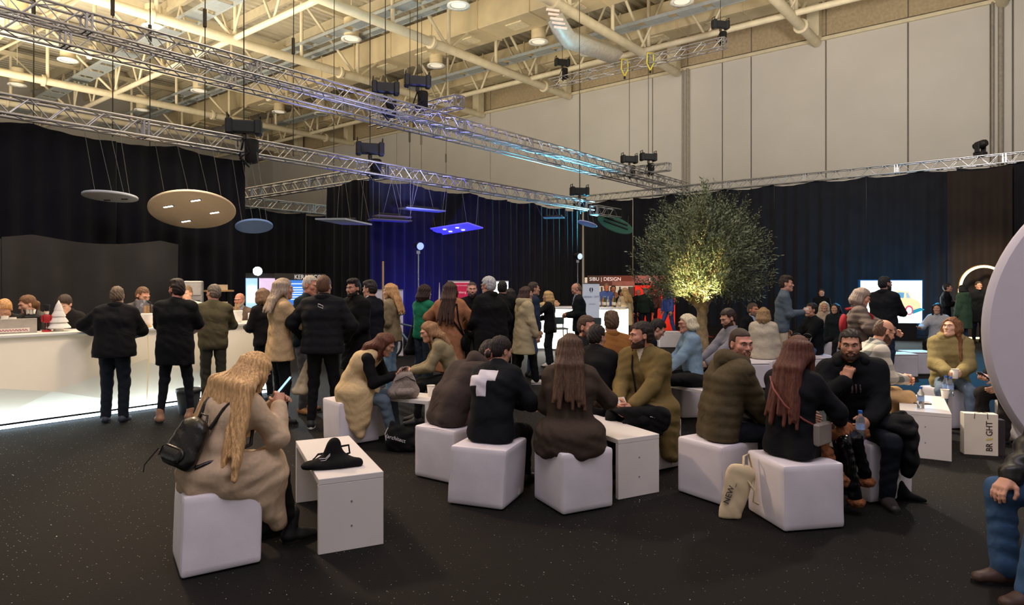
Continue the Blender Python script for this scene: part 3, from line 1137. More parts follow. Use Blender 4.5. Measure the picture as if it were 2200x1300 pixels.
def person(label, loc, face, H=1.75, sit=None, female=False, lean=4, side=0, slump=0, twist=0, head=(0, 0, 0), RA=None, LA=None,
           feet=None, top=None, bottom=None, shoes=None, hair=None, beard=None, skin=(196, 146, 120), lod=1, glasses=False, fat=1.0, gname='people in the hall',
           neckfwd=0.0, legs=True, only=None):
    """loc: floor point below the pelvis. face: compass of the gaze seen from above (0 away from camera, 90 right, 180 to camera, 270 left).
    sit: seat height or None."""
    s = H / 1.75
    root = empty('person', loc, R(-face), label, 'person', gname)
    vb = (0.0135, 0.018, 0.026)[lod]
    vh = (0.0048, 0.0062, 0.009)[lod]
    vp = (0.0058, 0.0068, 0.0085)[lod]
    sk = skinm(skin)
    P = np.array([0, 0, 0.955 * s if sit is None else sit + 0.09])

    def dr(deg, sd=0.0):
        v = np.array([math.sin(R(sd)), math.sin(R(deg)), math.cos(R(deg))])
        return unit(v)
    Wst = P + dr(lean * 0.35, side * 0.4) * 0.15 * s
    Ch = Wst + dr(lean, side) * 0.21 * s
    Nb = Ch + dr(lean * 1.0 + slump, side) * 0.20 * s
    hc = Nb + dr(lean * 0.55 + slump + 8 + neckfwd, side * 0.6) * 0.135 * s + np.array([0, 0.012, 0]) * s
    HM = rotm(*head)
    up = unit(Nb - Wst)
    rx = np.array([math.cos(R(twist)), -math.sin(R(twist)), 0.0])
    rx = unit(rx - up * (rx @ up) * 0.6)
    fw = unit(np.cross(up, rx))
    sw = (0.150 if female else 0.176) * s
    Sc = Nb - up * 0.06 * s
    SH = {1: Sc + rx * sw - up * 0.03 * s, -1: Sc - rx * sw - up * 0.03 * s}
    arms = {}
    for q, A in ((1, RA), (-1, LA)):
        A = dict(A or {})
        if 'to' in A:
            t = np.array(A['to'], float)
            if A.get('mir', False):
                t[0] *= q
        else:
            t = SH[q] + np.array([q * A.get('out', 0.09), A.get('fwd', 0.05), -0.53 * s])
        pole = np.array(A.get('pole', (q * 0.6, -0.7, -0.7)), float)
        E, Wr = ik(SH[q], t, 0.285 * s, 0.255 * s, pole)
        d = unit(A.get('dir', Wr - E))
        n = np.array(A.get('palm', (-q * 1.0, 0.15, -0.2)), float)
        arms[q] = (E, Wr, d, n, A.get('curl', 0.45), A.get('hand', True))
    hip = {q: P + np.array([q * 0.088 * s, 0, -0.015]) for q in (1, -1)}
    leg = {}
    for q in (1, -1):
        if feet is not None:
            ft = feet[0 if q == 1 else 1]
        else:
            ft = (q * 0.1, 0.0, 0, q * 8) if sit is None else (q * 0.13, 0.46, 0, q * 6)
        an = np.array([ft[0], ft[1], 0.085 * s + ft[2]])
        K, an = ik(hip[q], an, 0.435 * s, 0.425 * s, (q * (0.12 if sit is None else 0.22), 1.0, 0.25 if sit is None else 0.9))
        leg[q] = (K, an, ft[3] if len(ft) > 3 else q * 8)

    T = dict(type='jacket', col=(40, 40, 44), g=0.016, hem=None, sleeve=1.0)
    T.update(top or {})
    B = dict(col=(36, 40, 52), w=1.0)
    B.update(bottom or {})
    g = T['g']
    # ---------------- body (skin): head + neck, forearms + hands
    shapes = [(head_shape(hc, HM, s, Nb - up * 0.03, female), vh)]
    for q in (1, -1):
        E, Wr, d, n, curl, on = arms[q]
        if not on:
            continue
        shapes.append((hand_shape(Wr, d, n, q, s * (0.93 if female else 1.04), curl), vp))
        fa = Shape().cap(E + (Wr - E) * (0.0 if T['sleeve'] < 0.9 else 0.6), Wr, 0.043 * s if T['sleeve'] < 0.9 else 0.034 * s, 0.027 * s, 0.02)
        shapes.append((fa, vb * 0.8))
    core = Shape().cap(P, Ch, 0.08 * s, 0.09 * s).cap(Ch, Nb - up * 0.03, 0.09 * s, 0.05 * s)
    for q in (1, -1):
        core.cap(Ch + up * 0.1, SH[q], 0.05, 0.035).cap(SH[q], arms[q][0], 0.032, 0.028).cap(hip[q], leg[q][0], 0.055, 0.04).cap(leg[q][0], leg[q][1], 0.036, 0.028)
        core.cap(arms[q][0], arms[q][1], 0.027, 0.022)
    shapes.append((core, 0.03))
    body = sdf_obj('body', shapes, sk, root)
    # eyes, brows, lips
    def HP(x, y, z):
        return tuple(hc + HM @ (np.array([x, y, z]) * s))
    if lod < 2:
        for q in (-1, 1):
            e = MB()
            e.sphere(HP(q * 0.0315, 0.0718, 0.003), 0.0125 * s, 10, 8)
            e.cur = 1
            e.sphere(HP(q * 0.0315, 0.0783, 0.003), 0.0070 * s, 8, 6)
            e.build('eye', [EYE_W, EYE_D], root)
            if hair:
                MB().tube([HP(q * 0.014, 0.0985, 0.022), HP(q * 0.032, 0.0955, 0.03), HP(q * 0.05, 0.0805, 0.024)], [0.0035 * s, 0.0048 * s, 0.0025 * s], 6).build('eyebrow', hairm(hair.get('brow', hair['col'])), root)
        MB().tube([HP(-0.021, 0.0885, -0.062), HP(0, 0.0955, -0.0605), HP(0.021, 0.0885, -0.062)], [0.003 * s, 0.006 * s, 0.003 * s], 6).build('mouth', LIP, root)
    if glasses:
        gm = M_BLACKM if glasses is True else mat('red_glasses', (140, 52, 48), 0.4)
        gl = MB()
        for q in (-1, 1):
            gl.tube([HP(q * 0.034 + 0.024 * math.cos(t), 0.101 - abs(0.012 * math.cos(t)) * (1 if math.cos(t) * q > 0 else 0), 0.002 + 0.019 * math.sin(t)) for t in np.linspace(0, 6.2832, 14)[:-1]], 0.0026 * s, 5, closed=True)
            gl.tube([HP(q * 0.058, 0.09, 0.008), HP(q * 0.083, 0.0, 0.006)], 0.0024 * s, 5)
        gl.tube([HP(-0.01, 0.103, 0.004), HP(0.01, 0.103, 0.004)], 0.0026 * s, 5)
        gl.build('glasses', gm, root)
    # ---------------- hair
    if hair:
        make_hair(hair, hc, HM, s, root, vh, Nb, up, rx, fw, beard, P, T['g'] + (T.get('over') or {}).get('g', 0) * 0.6)
    # ---------------- top garment
    tc = T['type']
    sh = Shape()
    bw = 0.068 * s * fat
    rr = (0.098 if female else 0.108) * s * fat
    flt = 0.92
    for q in (1, -1):
        pe = P + rx * q * bw * (1.15 if female else 1.05)
        we = Wst + rx * q * bw * (0.8 if female else 1.0)
        ce = Ch + rx * q * bw * 1.12 + up * 0.02
        sh.cap(pe - up * 0.03, we, rr * (1.05 if female else 1.0) + g, rr * 0.93 + g, 0.05, fw, flt)
        sh.cap(we, ce, rr * 0.93 + g, rr * 1.03 + g, 0.05, fw, flt)
        sh.cap(ce, Sc + rx * q * sw * 0.5 - up * 0.03, rr * 1.0 + g, 0.07 * s + g, 0.05, fw, 0.95)
        sh.cap(Sc + rx * q * sw * 0.15 + up * 0.018 * s, SH[q] + up * 0.002, 0.05 * s + g, 0.052 * s + g, 0.045)
        E, Wr = arms[q][0], arms[q][1]
        sl = T['sleeve']
        ag = T.get('arm', g)
        sh.cap(SH[q], E if sl > 0.5 else SH[q] + (E - SH[q]) * 0.85, 0.053 * s + ag, 0.045 * s + ag, 0.04)
        if sl > 0.5:
            sh.cap(E, E + (Wr - E) * 0.93, 0.046 * s + ag, 0.035 * s + ag * 0.8, 0.03)
    sh.cap(Sc + up * 0.005, Nb - up * 0.005, 0.075 * s + g * 0.5, 0.066 * s + g * 0.3, 0.03)
    if female and lod < 2:
        for q in (1, -1):
            sh.ell(Ch + rx * q * 0.07 * s + fw * 0.075 * s + up * 0.01, np.array([0.06, 0.06, 0.06]) * s, 0.05)
    hem = T['hem']
    if hem is not None and sit is None:
        fl_ = T.get('flare', 0.02)
        for q in (1, -1):
            sh.cap(P + rx * q * bw, np.array([q * bw * 1.1, 0.0, hem - 0.1]), rr + g, rr + g + fl_ + 0.02, 0.07, fw, 0.95)
        sh.cut((0, 0, hem), (0, 0, -1))
    elif sit is None:
        sh.cut((0, 0, P[2] - 0.1 * s), (0, 0, -1))
    elif T.get('skirt'):
        L = T['skirt']
        for q in (1, -1):
            K = leg[q][0]
            sh.cap(P + rx * q * bw, hip[q] + (K - hip[q]) * L + np.array([q * 0.02, 0, 0.0]), rr + g, 0.085 * s + g, 0.06)
        for ax_, ay_, az_ in T.get('drape', ()):
            sh.cap(P + np.array([ax_ * 0.8, ay_ * 0.85, 0.0]), P + np.array([ax_, ay_, az_]), 0.05 + g, 0.03 + g * 0.5, 0.09)
    wr = T.get('wr', 0.006)
    if tc == 'puffer':
        sh.fn(quilt(T.get('q', 0.016), T.get('per', 0.085)))
        wr *= 0.5
    if wr:
        sh.fn(wrinkle(wr, hash(label) % 1000 if False else len(label)))
    if sit is not None:
        sh.cut((0, 0, sit + 0.004 if not T.get('drape') else 0.02), (0, 0, -1))
    m = T.get('mat') or cloth(T['col'])
    names = {'puffer': 'puffer_jacket', 'tee': 't_shirt', 'coat': 'coat', 'sweater': 'sweater', 'blazer': 'blazer', 'hoodie': 'hoodie', 'vest': 'long_vest', 'shirt': 'shirt'}
    gar = sdf_obj(names.get(tc, 'jacket'), [(sh, vb)], m, root)
    if T.get('print'):
        pf, pm = T['print']

        def fprint(D, X_, Y_, Z_):
            dx, dy, dz = X_ - Ch[0], Y_ - Ch[1], Z_ - Ch[2]
            u_ = dx * rx[0] + dy * rx[1] + dz * rx[2]
            f_ = dx * fw[0] + dy * fw[1] + dz * fw[2]
            w_ = dx * up[0] + dy * up[1] + dz * up[2]
            return np.maximum(np.maximum(D - 0.003, -(D + 0.012)), pf(u_, f_, w_))
        sh.fn(fprint)
        sdf_obj('print', [(sh, 0.006)], pm, gar)
    if T.get('collar'):
        cs = Shape()
        cc = Nb - up * 0.012 * s
        r_ = 0.07 * s + g * 0.5
        pts = [cc + rx * r_ * math.sin(t) - fw * r_ * 0.9 * math.cos(t) - up * 0.03 * (1 - math.cos(t)) * 0.5 for t in np.linspace(-2.6, 2.6, 15)]
        ct = T['collar'] if not isinstance(T['collar'], bool) else 0.016
        for i in range(14):
            cs.cap(pts[i], pts[i + 1], ct, k=0.015)
            cs.cap(pts[i] + up * 0.03 - fw * 0.006, pts[i + 1] + up * 0.03 - fw * 0.006, ct * 0.9, k=0.015)
        sdf_obj('collar', [(cs, vb * 0.75)], T.get('cmat') or m, root)
    if T.get('hood'):
        hs = Shape()
        hb = Nb - fw * 0.085 * s - up * 0.03
        r_ = T.get('hoodr', 0.1)
        for t in np.linspace(-1.9, 1.9, 11):
            p = Nb + rx * r_ * math.sin(t) - fw * (r_ * 1.05 * math.cos(t) - 0.01) - up * 0.005
            hs.ell(p, np.array([0.05, 0.05, 0.055]) * T.get('hoodk', 1.0), 0.03)
        hs.cap(hb, hb - up * 0.13 - fw * 0.02, 0.07, 0.04, 0.06)
        hs.fn(wrinkle(0.005, 5))
        sdf_obj('hood', [(hs, vb)], T.get('hmat') or m, root)
    if T.get('over'):
        O = T['over']
        og = O.get('g', 0.03)
        os_ = Shape()
        for q in (1, -1):
            pe = P + rx * q * bw * 1.15
            we = Wst + rx * q * bw
            ce = Ch + rx * q * bw * 1.12 + up * 0.02
            os_.cap(pe - up * 0.03, we, rr + og, rr * 0.95 + og, 0.05, fw, flt)
            os_.cap(we, ce, rr * 0.95 + og, rr * 1.0 + og, 0.05, fw, flt)
            os_.cap(ce, Sc + rx * q * sw * 0.55, rr * 0.95 + og, 0.06 * s + og, 0.05, fw, 0.95)
            if sit is not None:
                K = leg[q][0]
                os_.cap(P + rx * q * bw, hip[q] + (K - hip[q]) * O.get('skirt', 0.3), rr + og, 0.08 * s + og, 0.06)
        for ax_, ay_, az_ in O.get('drape', ()):
            os_.cap(P + np.array([ax_ * 0.8, ay_ * 0.85, 0.0]), P + np.array([ax_, ay_, az_]), 0.05 + og, 0.03 + og * 0.5, 0.09)
        os_.fn(wrinkle(0.005, 9))
        if sit is not None and not O.get('drape'):
            os_.cut((0, 0, sit + 0.004), (0, 0, -1))
        sdf_obj(O.get('name', 'vest'), [(os_, vb)], cloth(O['col']), root)
    if T.get('shirt'):
        vlen = T.get('vlen', 0.05)

        def vneck(D, X_, Y_, Z_):
            dx, dy, dz = X_ - Ch[0], Y_ - Ch[1], Z_ - Ch[2]
            u_ = dx * rx[0] + dy * rx[1] + dz * rx[2]
            f_ = dx * fw[0] + dy * fw[1] + dz * fw[2]
            w_ = dx * up[0] + dy * up[1] + dz * up[2]
            reg = np.maximum(np.abs(u_) - 0.30 * (w_ + vlen), -f_)
            return np.maximum(np.maximum(D - 0.004, -(D + 0.014)), reg)
        sh.fn(vneck)
        sdf_obj('shirt_front', [(sh, vb * 0.7)], cloth(T['shirt']), root)
    # ---------------- trousers
    if legs:
        bs = Shape()
        w = B['w']
        for q in (1, -1):
            K, an, _ = leg[q]
            bs.cap(P + np.array([q * 0.055 * s, 0, 0.0]), hip[q], 0.098 * s * fat, 0.096 * s * fat, 0.05, (0, 1, 0), 0.92)
            bs.cap(hip[q], K, 0.088 * s * (0.9 + 0.1 * w) * fat, 0.062 * s * w, 0.03)
            bs.cap(K, an + np.array([0, 0, 0.0]), 0.061 * s * w, 0.047 * s * w * w, 0.03)
        bs.fn(wrinkle(0.006, 3 + len(label), 1.3))
        bs.cut((0, 0, 0.045), (0, 0, -1))
        if sit is not None:
            bs.cut((0, 0, 0), (0, 0, -1))
        sdf_obj(B.get('name', 'trousers'), [(bs, vb)], B.get('mat') or cloth(B['col']), root)
    # ---------------- shoes
    Sx = dict(col=(26, 24, 24), sole=None)
    Sx.update(shoes or {})
    if legs:
        for q in (1, -1):
            K, an, fy = leg[q]
            f = np.array([math.sin(R(fy)), math.cos(R(fy)), 0])
            z0 = an[2] - 0.085 * s
            base = np.array([an[0], an[1], z0])
            ss = Shape()
            rt = np.array([f[1], -f[0], 0])
            ss.cap(base - f * 0.045 + (0, 0, 0.045), base + f * 0.06 + (0, 0, 0.04), 0.042 * s, 0.042 * s, 0.03)
            for q2 in (-1, 1):
                ss.cap(base + f * 0.05 + rt * q2 * 0.012 + (0, 0, 0.034), base + f * 0.145 * s + rt * q2 * 0.012 + (0, 0, 0.028), 0.036 * s, 0.028 * s, 0.03)
            ss.cap(base - f * 0.02 + (0, 0, 0.05), base + (0, 0, Sx.get('shaft', 0.09)), 0.044 * s, 0.045 * s, 0.03)
            ss.cut((0, 0, z0 + 0.012), (0, 0, -1))
            o = sdf_obj('shoe', [(ss, max(vb * 0.75, 0.011))], Sx.get('mat') or mat('shoe_%d_%d_%d' % tuple(Sx['col']), Sx['col'], 0.55, var=0.1), root)
            so = MB()
            ol = []
            for t in np.linspace(0, 6.2832, 17)[:-1]:
                y = 0.055 + 0.135 * s * math.cos(t)
                ol.append((base[0] + f[0] * y + rt[0] * 0.046 * s * math.sin(t), base[1] + f[1] * y + rt[1] * 0.046 * s * math.sin(t)))
            so.prism(ol, z0 + 0.001, z0 + 0.026)
            so.build('sole', M_SOLE if Sx['sole'] else mat('dark_sole', (20, 18, 18), 0.7), o)
    return dict(root=root, P=P, W=Wst, C=Ch, N=Nb, head=hc, HM=HM, up=up, rx=rx, fw=fw, SH=SH, arms=arms, leg=leg, s=s, vb=vb)


def make_hair(hr, c, M, s, root, vh, Nb, up, rx, fw, beard, P, g):
    def PP(x, y, z):
        return c + M @ (np.array([x, y, z]) * s)
    st = hr['style']
    m = hairm(hr['col'])
    Mi = M.T

    def loc(X, Y, Z):
        x, y, z = X - c[0], Y - c[1], Z - c[2]
        return ((x * Mi[0, 0] + y * Mi[0, 1] + z * Mi[0, 2]) / s, (x * Mi[1, 0] + y * Mi[1, 1] + z * Mi[1, 2]) / s, (x * Mi[2, 0] + y * Mi[2, 1] + z * Mi[2, 2]) / s)
    vol = hr.get('vol', 0.010)
    sh = Shape()
    e = np.array([0.076 + vol * 0.8, 0.098 + vol, 0.089 + vol]) * s
    sh.ell(PP(0, -0.017, 0.036), e, 0.02, M)
    if st in ('short', 'buzz', 'bald', 'curly', 'quiff'):
        sh.ell(PP(0, -0.035, -0.02), np.array([0.072 + vol * 0.4, 0.076 + vol * 0.5, 0.07]) * s, 0.03, M)
        if st == 'quiff':
            sh.ell(PP(0, 0.045, 0.1), np.array([0.055, 0.045, 0.032]) * s, 0.03, M)
            sh.ell(PP(0, -0.02, 0.115), np.array([0.06, 0.06, 0.026]) * s, 0.03, M)
        rec = hr.get('recede', 0.0)

        def f(D, X, Y, Z):
            x, y, z = loc(X, Y, Z)
            # face opening, ears and nape
            face = np.minimum(y - (0.05 - rec - 0.25 * np.abs(x)), 0.076 - 0.12 * np.abs(x) - z)
            side_ = np.minimum(np.minimum(0.018 - z, y + 0.03), 1.0)
            ear = np.minimum(0.02 - z, y + 0.028)
            nape = -0.075 - z
            D = np.maximum(D, np.maximum(np.maximum(face, ear), nape) * s)
            if st == 'bald':
                top_ = np.minimum(z - 0.035 + 0.2 * y * 0, y + 0.075 + 0 * z)
                D = np.maximum(D, top_ * s)
            if st in ('curly',):
                D = D + 0.009 * np.sin(70 * X + 2 * np.sin(40 * Z)) * np.sin(66 * Y) * np.sin(72 * Z)
            elif st != 'buzz':
                D = D + 0.0022 * np.sin(150 * (x + 0.4 * y) + 8 * np.sin(20 * z)) + 0.0015 * np.sin(260 * x)
            return D
        sh.fn(f)
        sdf_obj('hair', [(sh, vh * 1.1)], m, root)
    else:
        L = hr.get('len', 0.3)
        # strands hang with gravity from the sides and back of the head
        front = hr.get('front', 70)
        back = np.array(hr.get('hang', (0.0, -0.035)))
        push = hr.get('push', 0.012)
        nst = 15
        if st in ('long', 'bob'):
            for i, t in enumerate(np.linspace(-180 + front, 180 - front, nst)):
                t = R(t)
                a = PP(0.072 * math.sin(t), -0.02 - 0.085 * math.cos(t), 0.05)
                b_ = PP(0.084 * math.sin(t), -0.02 - 0.096 * math.cos(t), -0.03)
                out = M @ np.array([math.sin(t), -math.cos(t), 0])
                out = np.array([out[0], out[1], 0])
                e1 = b_ + out * push + np.array([back[0] * 0.35, back[1] * 0.35, -L * 0.45])
                wob = 0.012 * math.sin(i * 2.3)
                e2 = b_ + out * (push * (1.6 if st == 'long' else -0.2)) + np.array([back[0], back[1], -L * (1 + 0.12 * math.sin(i * 1.7))]) + np.array([wob, 0, 0])
                lat = math.sin(t)
                if st == 'long':
                    # lie on the back or over the shoulder instead of sinking into the clothes
                    depth = 0.118 * s + g
                    vd = unit(np.array([0, 0, -1.0]) - up * 0.8 * hr.get('cling', 1.0))
                    if math.cos(t) > -0.1:
                        e1 = Nb - fw * (0.085 * s + g * 0.7 + 0.018 * math.cos(t)) + rx * lat * (0.085 + hr.get('spread', 0.0)) + up * 0.0
                        e2 = e1 + vd * (L * (1 + 0.12 * math.sin(i * 1.7)) - 0.06) - fw * (depth - 0.075) + rx * lat * (0.03 + hr.get('spread', 0.0)) + np.array([wob + back[0], 0, 0])
                    else:
                        e1 = Nb + fw * (0.03 + 0.05 * hr.get('forward', 1.0)) + rx * np.sign(lat) * 0.085 - up * 0.02
                        e2 = e1 + np.array([0, 0, -1.0]) * (L * 0.75) + fw * (depth - 0.08) + np.array([wob, 0, 0])
                tk_ = hr.get('thick', 1.0)
                sh.cap(a, b_, 0.03 * s, 0.03 * s, 0.025)
                sh.cap(b_, e1, 0.03 * s, 0.027 * s * tk_, 0.025)
                sh.cap(e1, e2, 0.027 * s * tk_, 0.013 * s * tk_, 0.022)
        elif st in ('bun', 'pony'):
            sh.ell(PP(0, -0.04, -0.02), np.array([0.07, 0.07, 0.06]) * s, 0.03, M)
            bp = PP(*hr.get('bunat', (0, -0.115, -0.035)))
            sh.ell(bp, np.array([0.036, 0.034, 0.036]) * s * hr.get('bunr', 1.0), 0.015)
            if st == 'pony':
                sh.cap(bp, bp + np.array([0, -0.05, -L]), 0.03, 0.012, 0.03)

        def f(D, X, Y, Z):
            x, y, z = loc(X, Y, Z)
            face = np.minimum(y - (0.03 + 0.15 * (0.09 - np.abs(x)) + 0.35 * np.maximum(z, 0) * hr.get('fringe', 1.0)), 0.088 - 0.55 * np.abs(x) - z)
            D = np.maximum(D, face * s * 0.8)
            if st in ('bun', 'pony'):
                ear = np.minimum(np.minimum(0.012 - z, y + 0.03), 0.2 + y)
                D = np.maximum(D, np.minimum(ear, z + 0.1) * s)
            th = np.arctan2(X - c[0], -(Y - c[1]) + 0.02)
            am = hr.get('ridge', 0.0026)
            wv = hr.get('wave', 0.6)
            D = D + am * np.sin(34 * th + wv * 3 * np.sin(20 * Z + 3 * th)) + am * 0.6 * np.sin(71 * th + 2 * np.sin(17 * Z))
            return D
        sh.fn(f)
        sdf_obj('hair', [(sh, vh * 1.15)], m, root)
        if hr.get('scrunchie'):
            bp = PP(*hr.get('bunat', (0, -0.115, -0.035)))
            nrm = M @ np.array([0.2, -1, -0.3])
            x, y, d = frame(nrm)
            mb = MB()
            mb.tube([bp - nrm * 0.0 + (x * math.cos(t) + y * math.sin(t)) * (0.034 + 0.004 * math.sin(9 * t)) for t in np.linspace(0, 6.2832, 25)[:-1]], 0.011, 7, closed=True)
            mb.build('scrunchie', mat('pink_scrunchie', hr['scrunchie'], 0.7, var=0.4, scale=90), root)
    if beard:
        bs = head_shape(c, M, s, Nb, False)
        bs.post = []
        full = hr.get('bfull', 0.0022)

        def bf(D, X, Y, Z):
            x, y, z = loc(X, Y, Z)
            D = D - full * s
            line = z - np.where((y > 0.07) & (np.abs(x) < 0.034), -0.044 - 0.2 * np.abs(x), -0.022 - 0.52 * np.maximum(y, 0))
            lip = 1 - np.sqrt((x / 0.021) ** 2 + ((z + 0.0625) / 0.0085) ** 2)
            lip = np.where(y > 0.06, lip * 0.008, -1)
            reg = np.maximum(np.maximum(line, -0.118 - z), np.maximum(-0.012 - y, lip))
            return np.maximum(D, reg * s) + 0.0009 * np.sin(330 * X) * np.sin(300 * Z + 120 * Y)
        bs.fn(bf)
        sdf_obj('beard', [(bs, vh * 1.0)], hairm(beard), root)
# ================================================================== LOUNGE FURNITURE
PH = 0.47  # pouffe height


def pouffe_mesh(w, hh, seed, bul=0.010, rad=0.02):
    rg = random.Random(seed)
    n = 9
    V, Q = [], []
    h2 = w / 2

    def rnd(p):
        q = np.clip(p, [-h2 + rad, -h2 + rad, rad], [h2 - rad, h2 - rad, hh - rad])
        d = p - q
        L = np.linalg.norm(d)
        return q + d / L * rad if L > 1e-9 else p
    fcs = [((0, 1), 2, 0), ((0, 1), 2, 1), ((1, 2), 0, 0), ((1, 2), 0, 1), ((2, 0), 1, 0), ((2, 0), 1, 1)]
    ts = np.array([0, 0.04, 0.1, 0.28, 0.5, 0.72, 0.9, 0.96, 1.0])
    ph = [rg.uniform(0, 6) for _ in range(3)]
    for (i, j), k, hi in fcs:
        base = len(V)
        for u in ts:
            for v in ts:
                p = np.zeros(3)
                lo = np.array([-h2, -h2, 0.0])
                hi_ = np.array([h2, h2, hh])
                p[i] = lo[i] + (hi_[i] - lo[i]) * u
                p[j] = lo[j] + (hi_[j] - lo[j]) * v
                p[k] = hi_[k] if hi else lo[k]
                p = rnd(p)
                b = bul * (4 * u * (1 - u)) * (4 * v * (1 - v)) * (1 if k != 2 else -0.6)
                b += 0.004 * math.sin(9 * p[2] * 3 + ph[0] + 7 * p[0]) * (4 * u * (1 - u))
                if not (k == 2 and hi == 0):
                    p[k] += b * (1 if hi else -1)
                V.append(p)
        for a in range(n - 1):
            for c in range(n - 1):
                f = (base + a * n + c, base + a * n + n + c, base + a * n + n + c + 1, base + a * n + c + 1)
                Q.append(f if hi else f[::-1])
    return V, Q


def pouffe(label, x, y, deg, w=0.47, h=PH, shear=(0, 0), seed=0, group='white pouffes'):
    V, Q = pouffe_mesh(w, h - 0.01, seed)
    V = np.array(V)
    V[:, 2] += 0.008
    V[:, 0] += shear[0] * V[:, 2]
    V[:, 1] += shear[1] * V[:, 2]
    me = mesh_arrays('cover', V, Q)
    me.materials.append(M_LEATHER)
    r = empty('pouffe', (x, y, 0), R(deg), label, 'pouffe', group)
    put('cover', me, r)
    h2 = w / 2 - 0.012
    for z, nm in ((h - 0.012, 'top_seam'), (0.022, 'bottom_seam')):
        pts = [(sx * h2 + shear[0] * z, sy * h2 + shear[1] * z, z) for sx, sy in ((-1, -1), (1, -1), (1, 1), (-1, 1))]
        q = []
        for i in range(4):
            a, b = np.array(pts[i]), np.array(pts[(i + 1) % 4])
            for t in (0.04, 0.35, 0.65, 0.96):
                q.append(a + (b - a) * t)
        MB().tube(q, 0.0045, 5, closed=True).build(nm, M_LEATHER, r)
    MB().box((w / 2 + 0.004 + shear[0] * 0.06, 0.1, 0.06), (0.004, 0.03, 0.05)).build('care_label', M_PAPER, r)
    return r


def bench_table(label, x, y, deg, L=1.15, w=0.425, h=0.49):
    """waterfall table; deg is the compass angle of its short (panel) side, length runs 90 deg to the left of it"""
    r = empty('coffee_table', (x, y, 0), R(deg), label, 'table', 'white waterfall tables')
    t = 0.04
    MB().box((0, 0, h - t / 2), (w, L, t), ch=0.003).build('table_top', M_WHITE, r)
    for s_ in (-1, 1):
        p = MB().box((0, s_ * (L / 2 - t / 2 - 0.001), (h - t) / 2), (w, t, h - t - 0.001), ch=0.003).build('end_panel', M_WHITE, r)
        for z in (0.16, 0.32):
            mm = MB().lathe([(0.006, 0), (0.006, 0.003)], n=8, M=Matrix.Rotation(R(90), 4, 'X'))
            mm.build('screw_cap', mat('grey_screw_cap', (120, 116, 112), 0.5), p, (0.0, s_ * (L / 2) + (0.0025 if s_ > 0 else 0.001), z))
    return r


pouffe('white pouffe under the blonde woman with the backpack', -1.88, 4.17, 32.7, 0.455, shear=(0.05, 0.14), seed=1)
pouffe('white pouffe under the woman in the white cross sweater', -0.21, 5.35, -21, 0.48, shear=(0.06, 0.02), seed=2)
pouffe('white pouffe under the hunched person in the dark brown jacket', -0.56, 6.02, -35, 0.47, seed=3)
pouffe('white pouffe under the woman in the long dark brown coat', 0.485, 5.24, 26.6, 0.46, seed=4)
pouffe('white pouffe under the man in the olive puffer jacket', 1.71, 5.46, 34, 0.46, seed=5)
pouffe('white pouffe under the woman with red brown hair', 2.10, 4.88, 11, 0.48, shear=(0.0, 0.02), seed=6)
pouffe('white pouffe under the man in the black hoodie', 2.98, 5.5, 20, 0.46, seed=7)
pouffe('white pouffe under the woman in the sand long vest', -1.80, 7.35, 39, 0.46, shear=(0.0, 0.06), seed=8)
bench_table('white waterfall table with a black tote on top, beside the blonde woman', -1.30, 4.84, 25.2)
bench_table('white waterfall table with two paper cups between the seated women', -1.17, 7.42, 64, 0.8)
bench_table('white waterfall table in front of the man in the olive coat', 0.78, 5.92, 28)
bench_table('white waterfall table carrying the black laptop bag by the tree', 2.15, 8.35, 30)
bench_table('white waterfall table with water bottles in front of the khaki puffer woman', 4.42, 7.06, -30, 1.15, 0.44, 0.47)
# ================================================================== PEOPLE
def X(u, Y):
    return (u - 1100) / F * Y


FADE = hairm
SEAT_N = [10]


def seated(label, u, Y, face, seat=None, x=None, sit=PH, **k):
    px = X(u, Y) if x is None else x
    if seat:
        SEAT_N[0] += 1
        pouffe(seat, px, Y, face * 1.3 + 20, 0.45, seed=SEAT_N[0])
    return person(label, (px, Y, 0), face, sit=sit, **k)


def stand(label, u, Y, face, **k):
    return person(label, (X(u, Y), Y, 0), face, **k)


BLK = (20, 20, 23)


def rect(u0, u1, w0, w1):
    return lambda u, w: np.maximum(np.maximum(u0 - u, u - u1), np.maximum(w0 - w, w - w1))


_c = (rect(-0.105, -0.018, -0.10, 0.125), rect(-0.105, 0.06, 0.028, 0.125), rect(-0.185, -0.03, -0.02, 0.075))


def cross_print(u, f, w):
    d = np.minimum(np.minimum(_c[0](u, w), _c[1](u, w)), _c[2](u, w))
    return np.maximum(d, f + 0.02)


def chest_print(u, f, w):
    d = np.minimum(np.minimum(rect(-0.04, -0.028, -0.03, 0.04)(u, w), rect(-0.01, 0.004, -0.04, 0.045)(u, w)), rect(0.018, 0.036, -0.035, 0.05)(u, w))
    return np.maximum(d, -f + 0.02)


M_PRINT = mat('white_print', (214, 208, 214), 0.8)
PEOPLE = {}
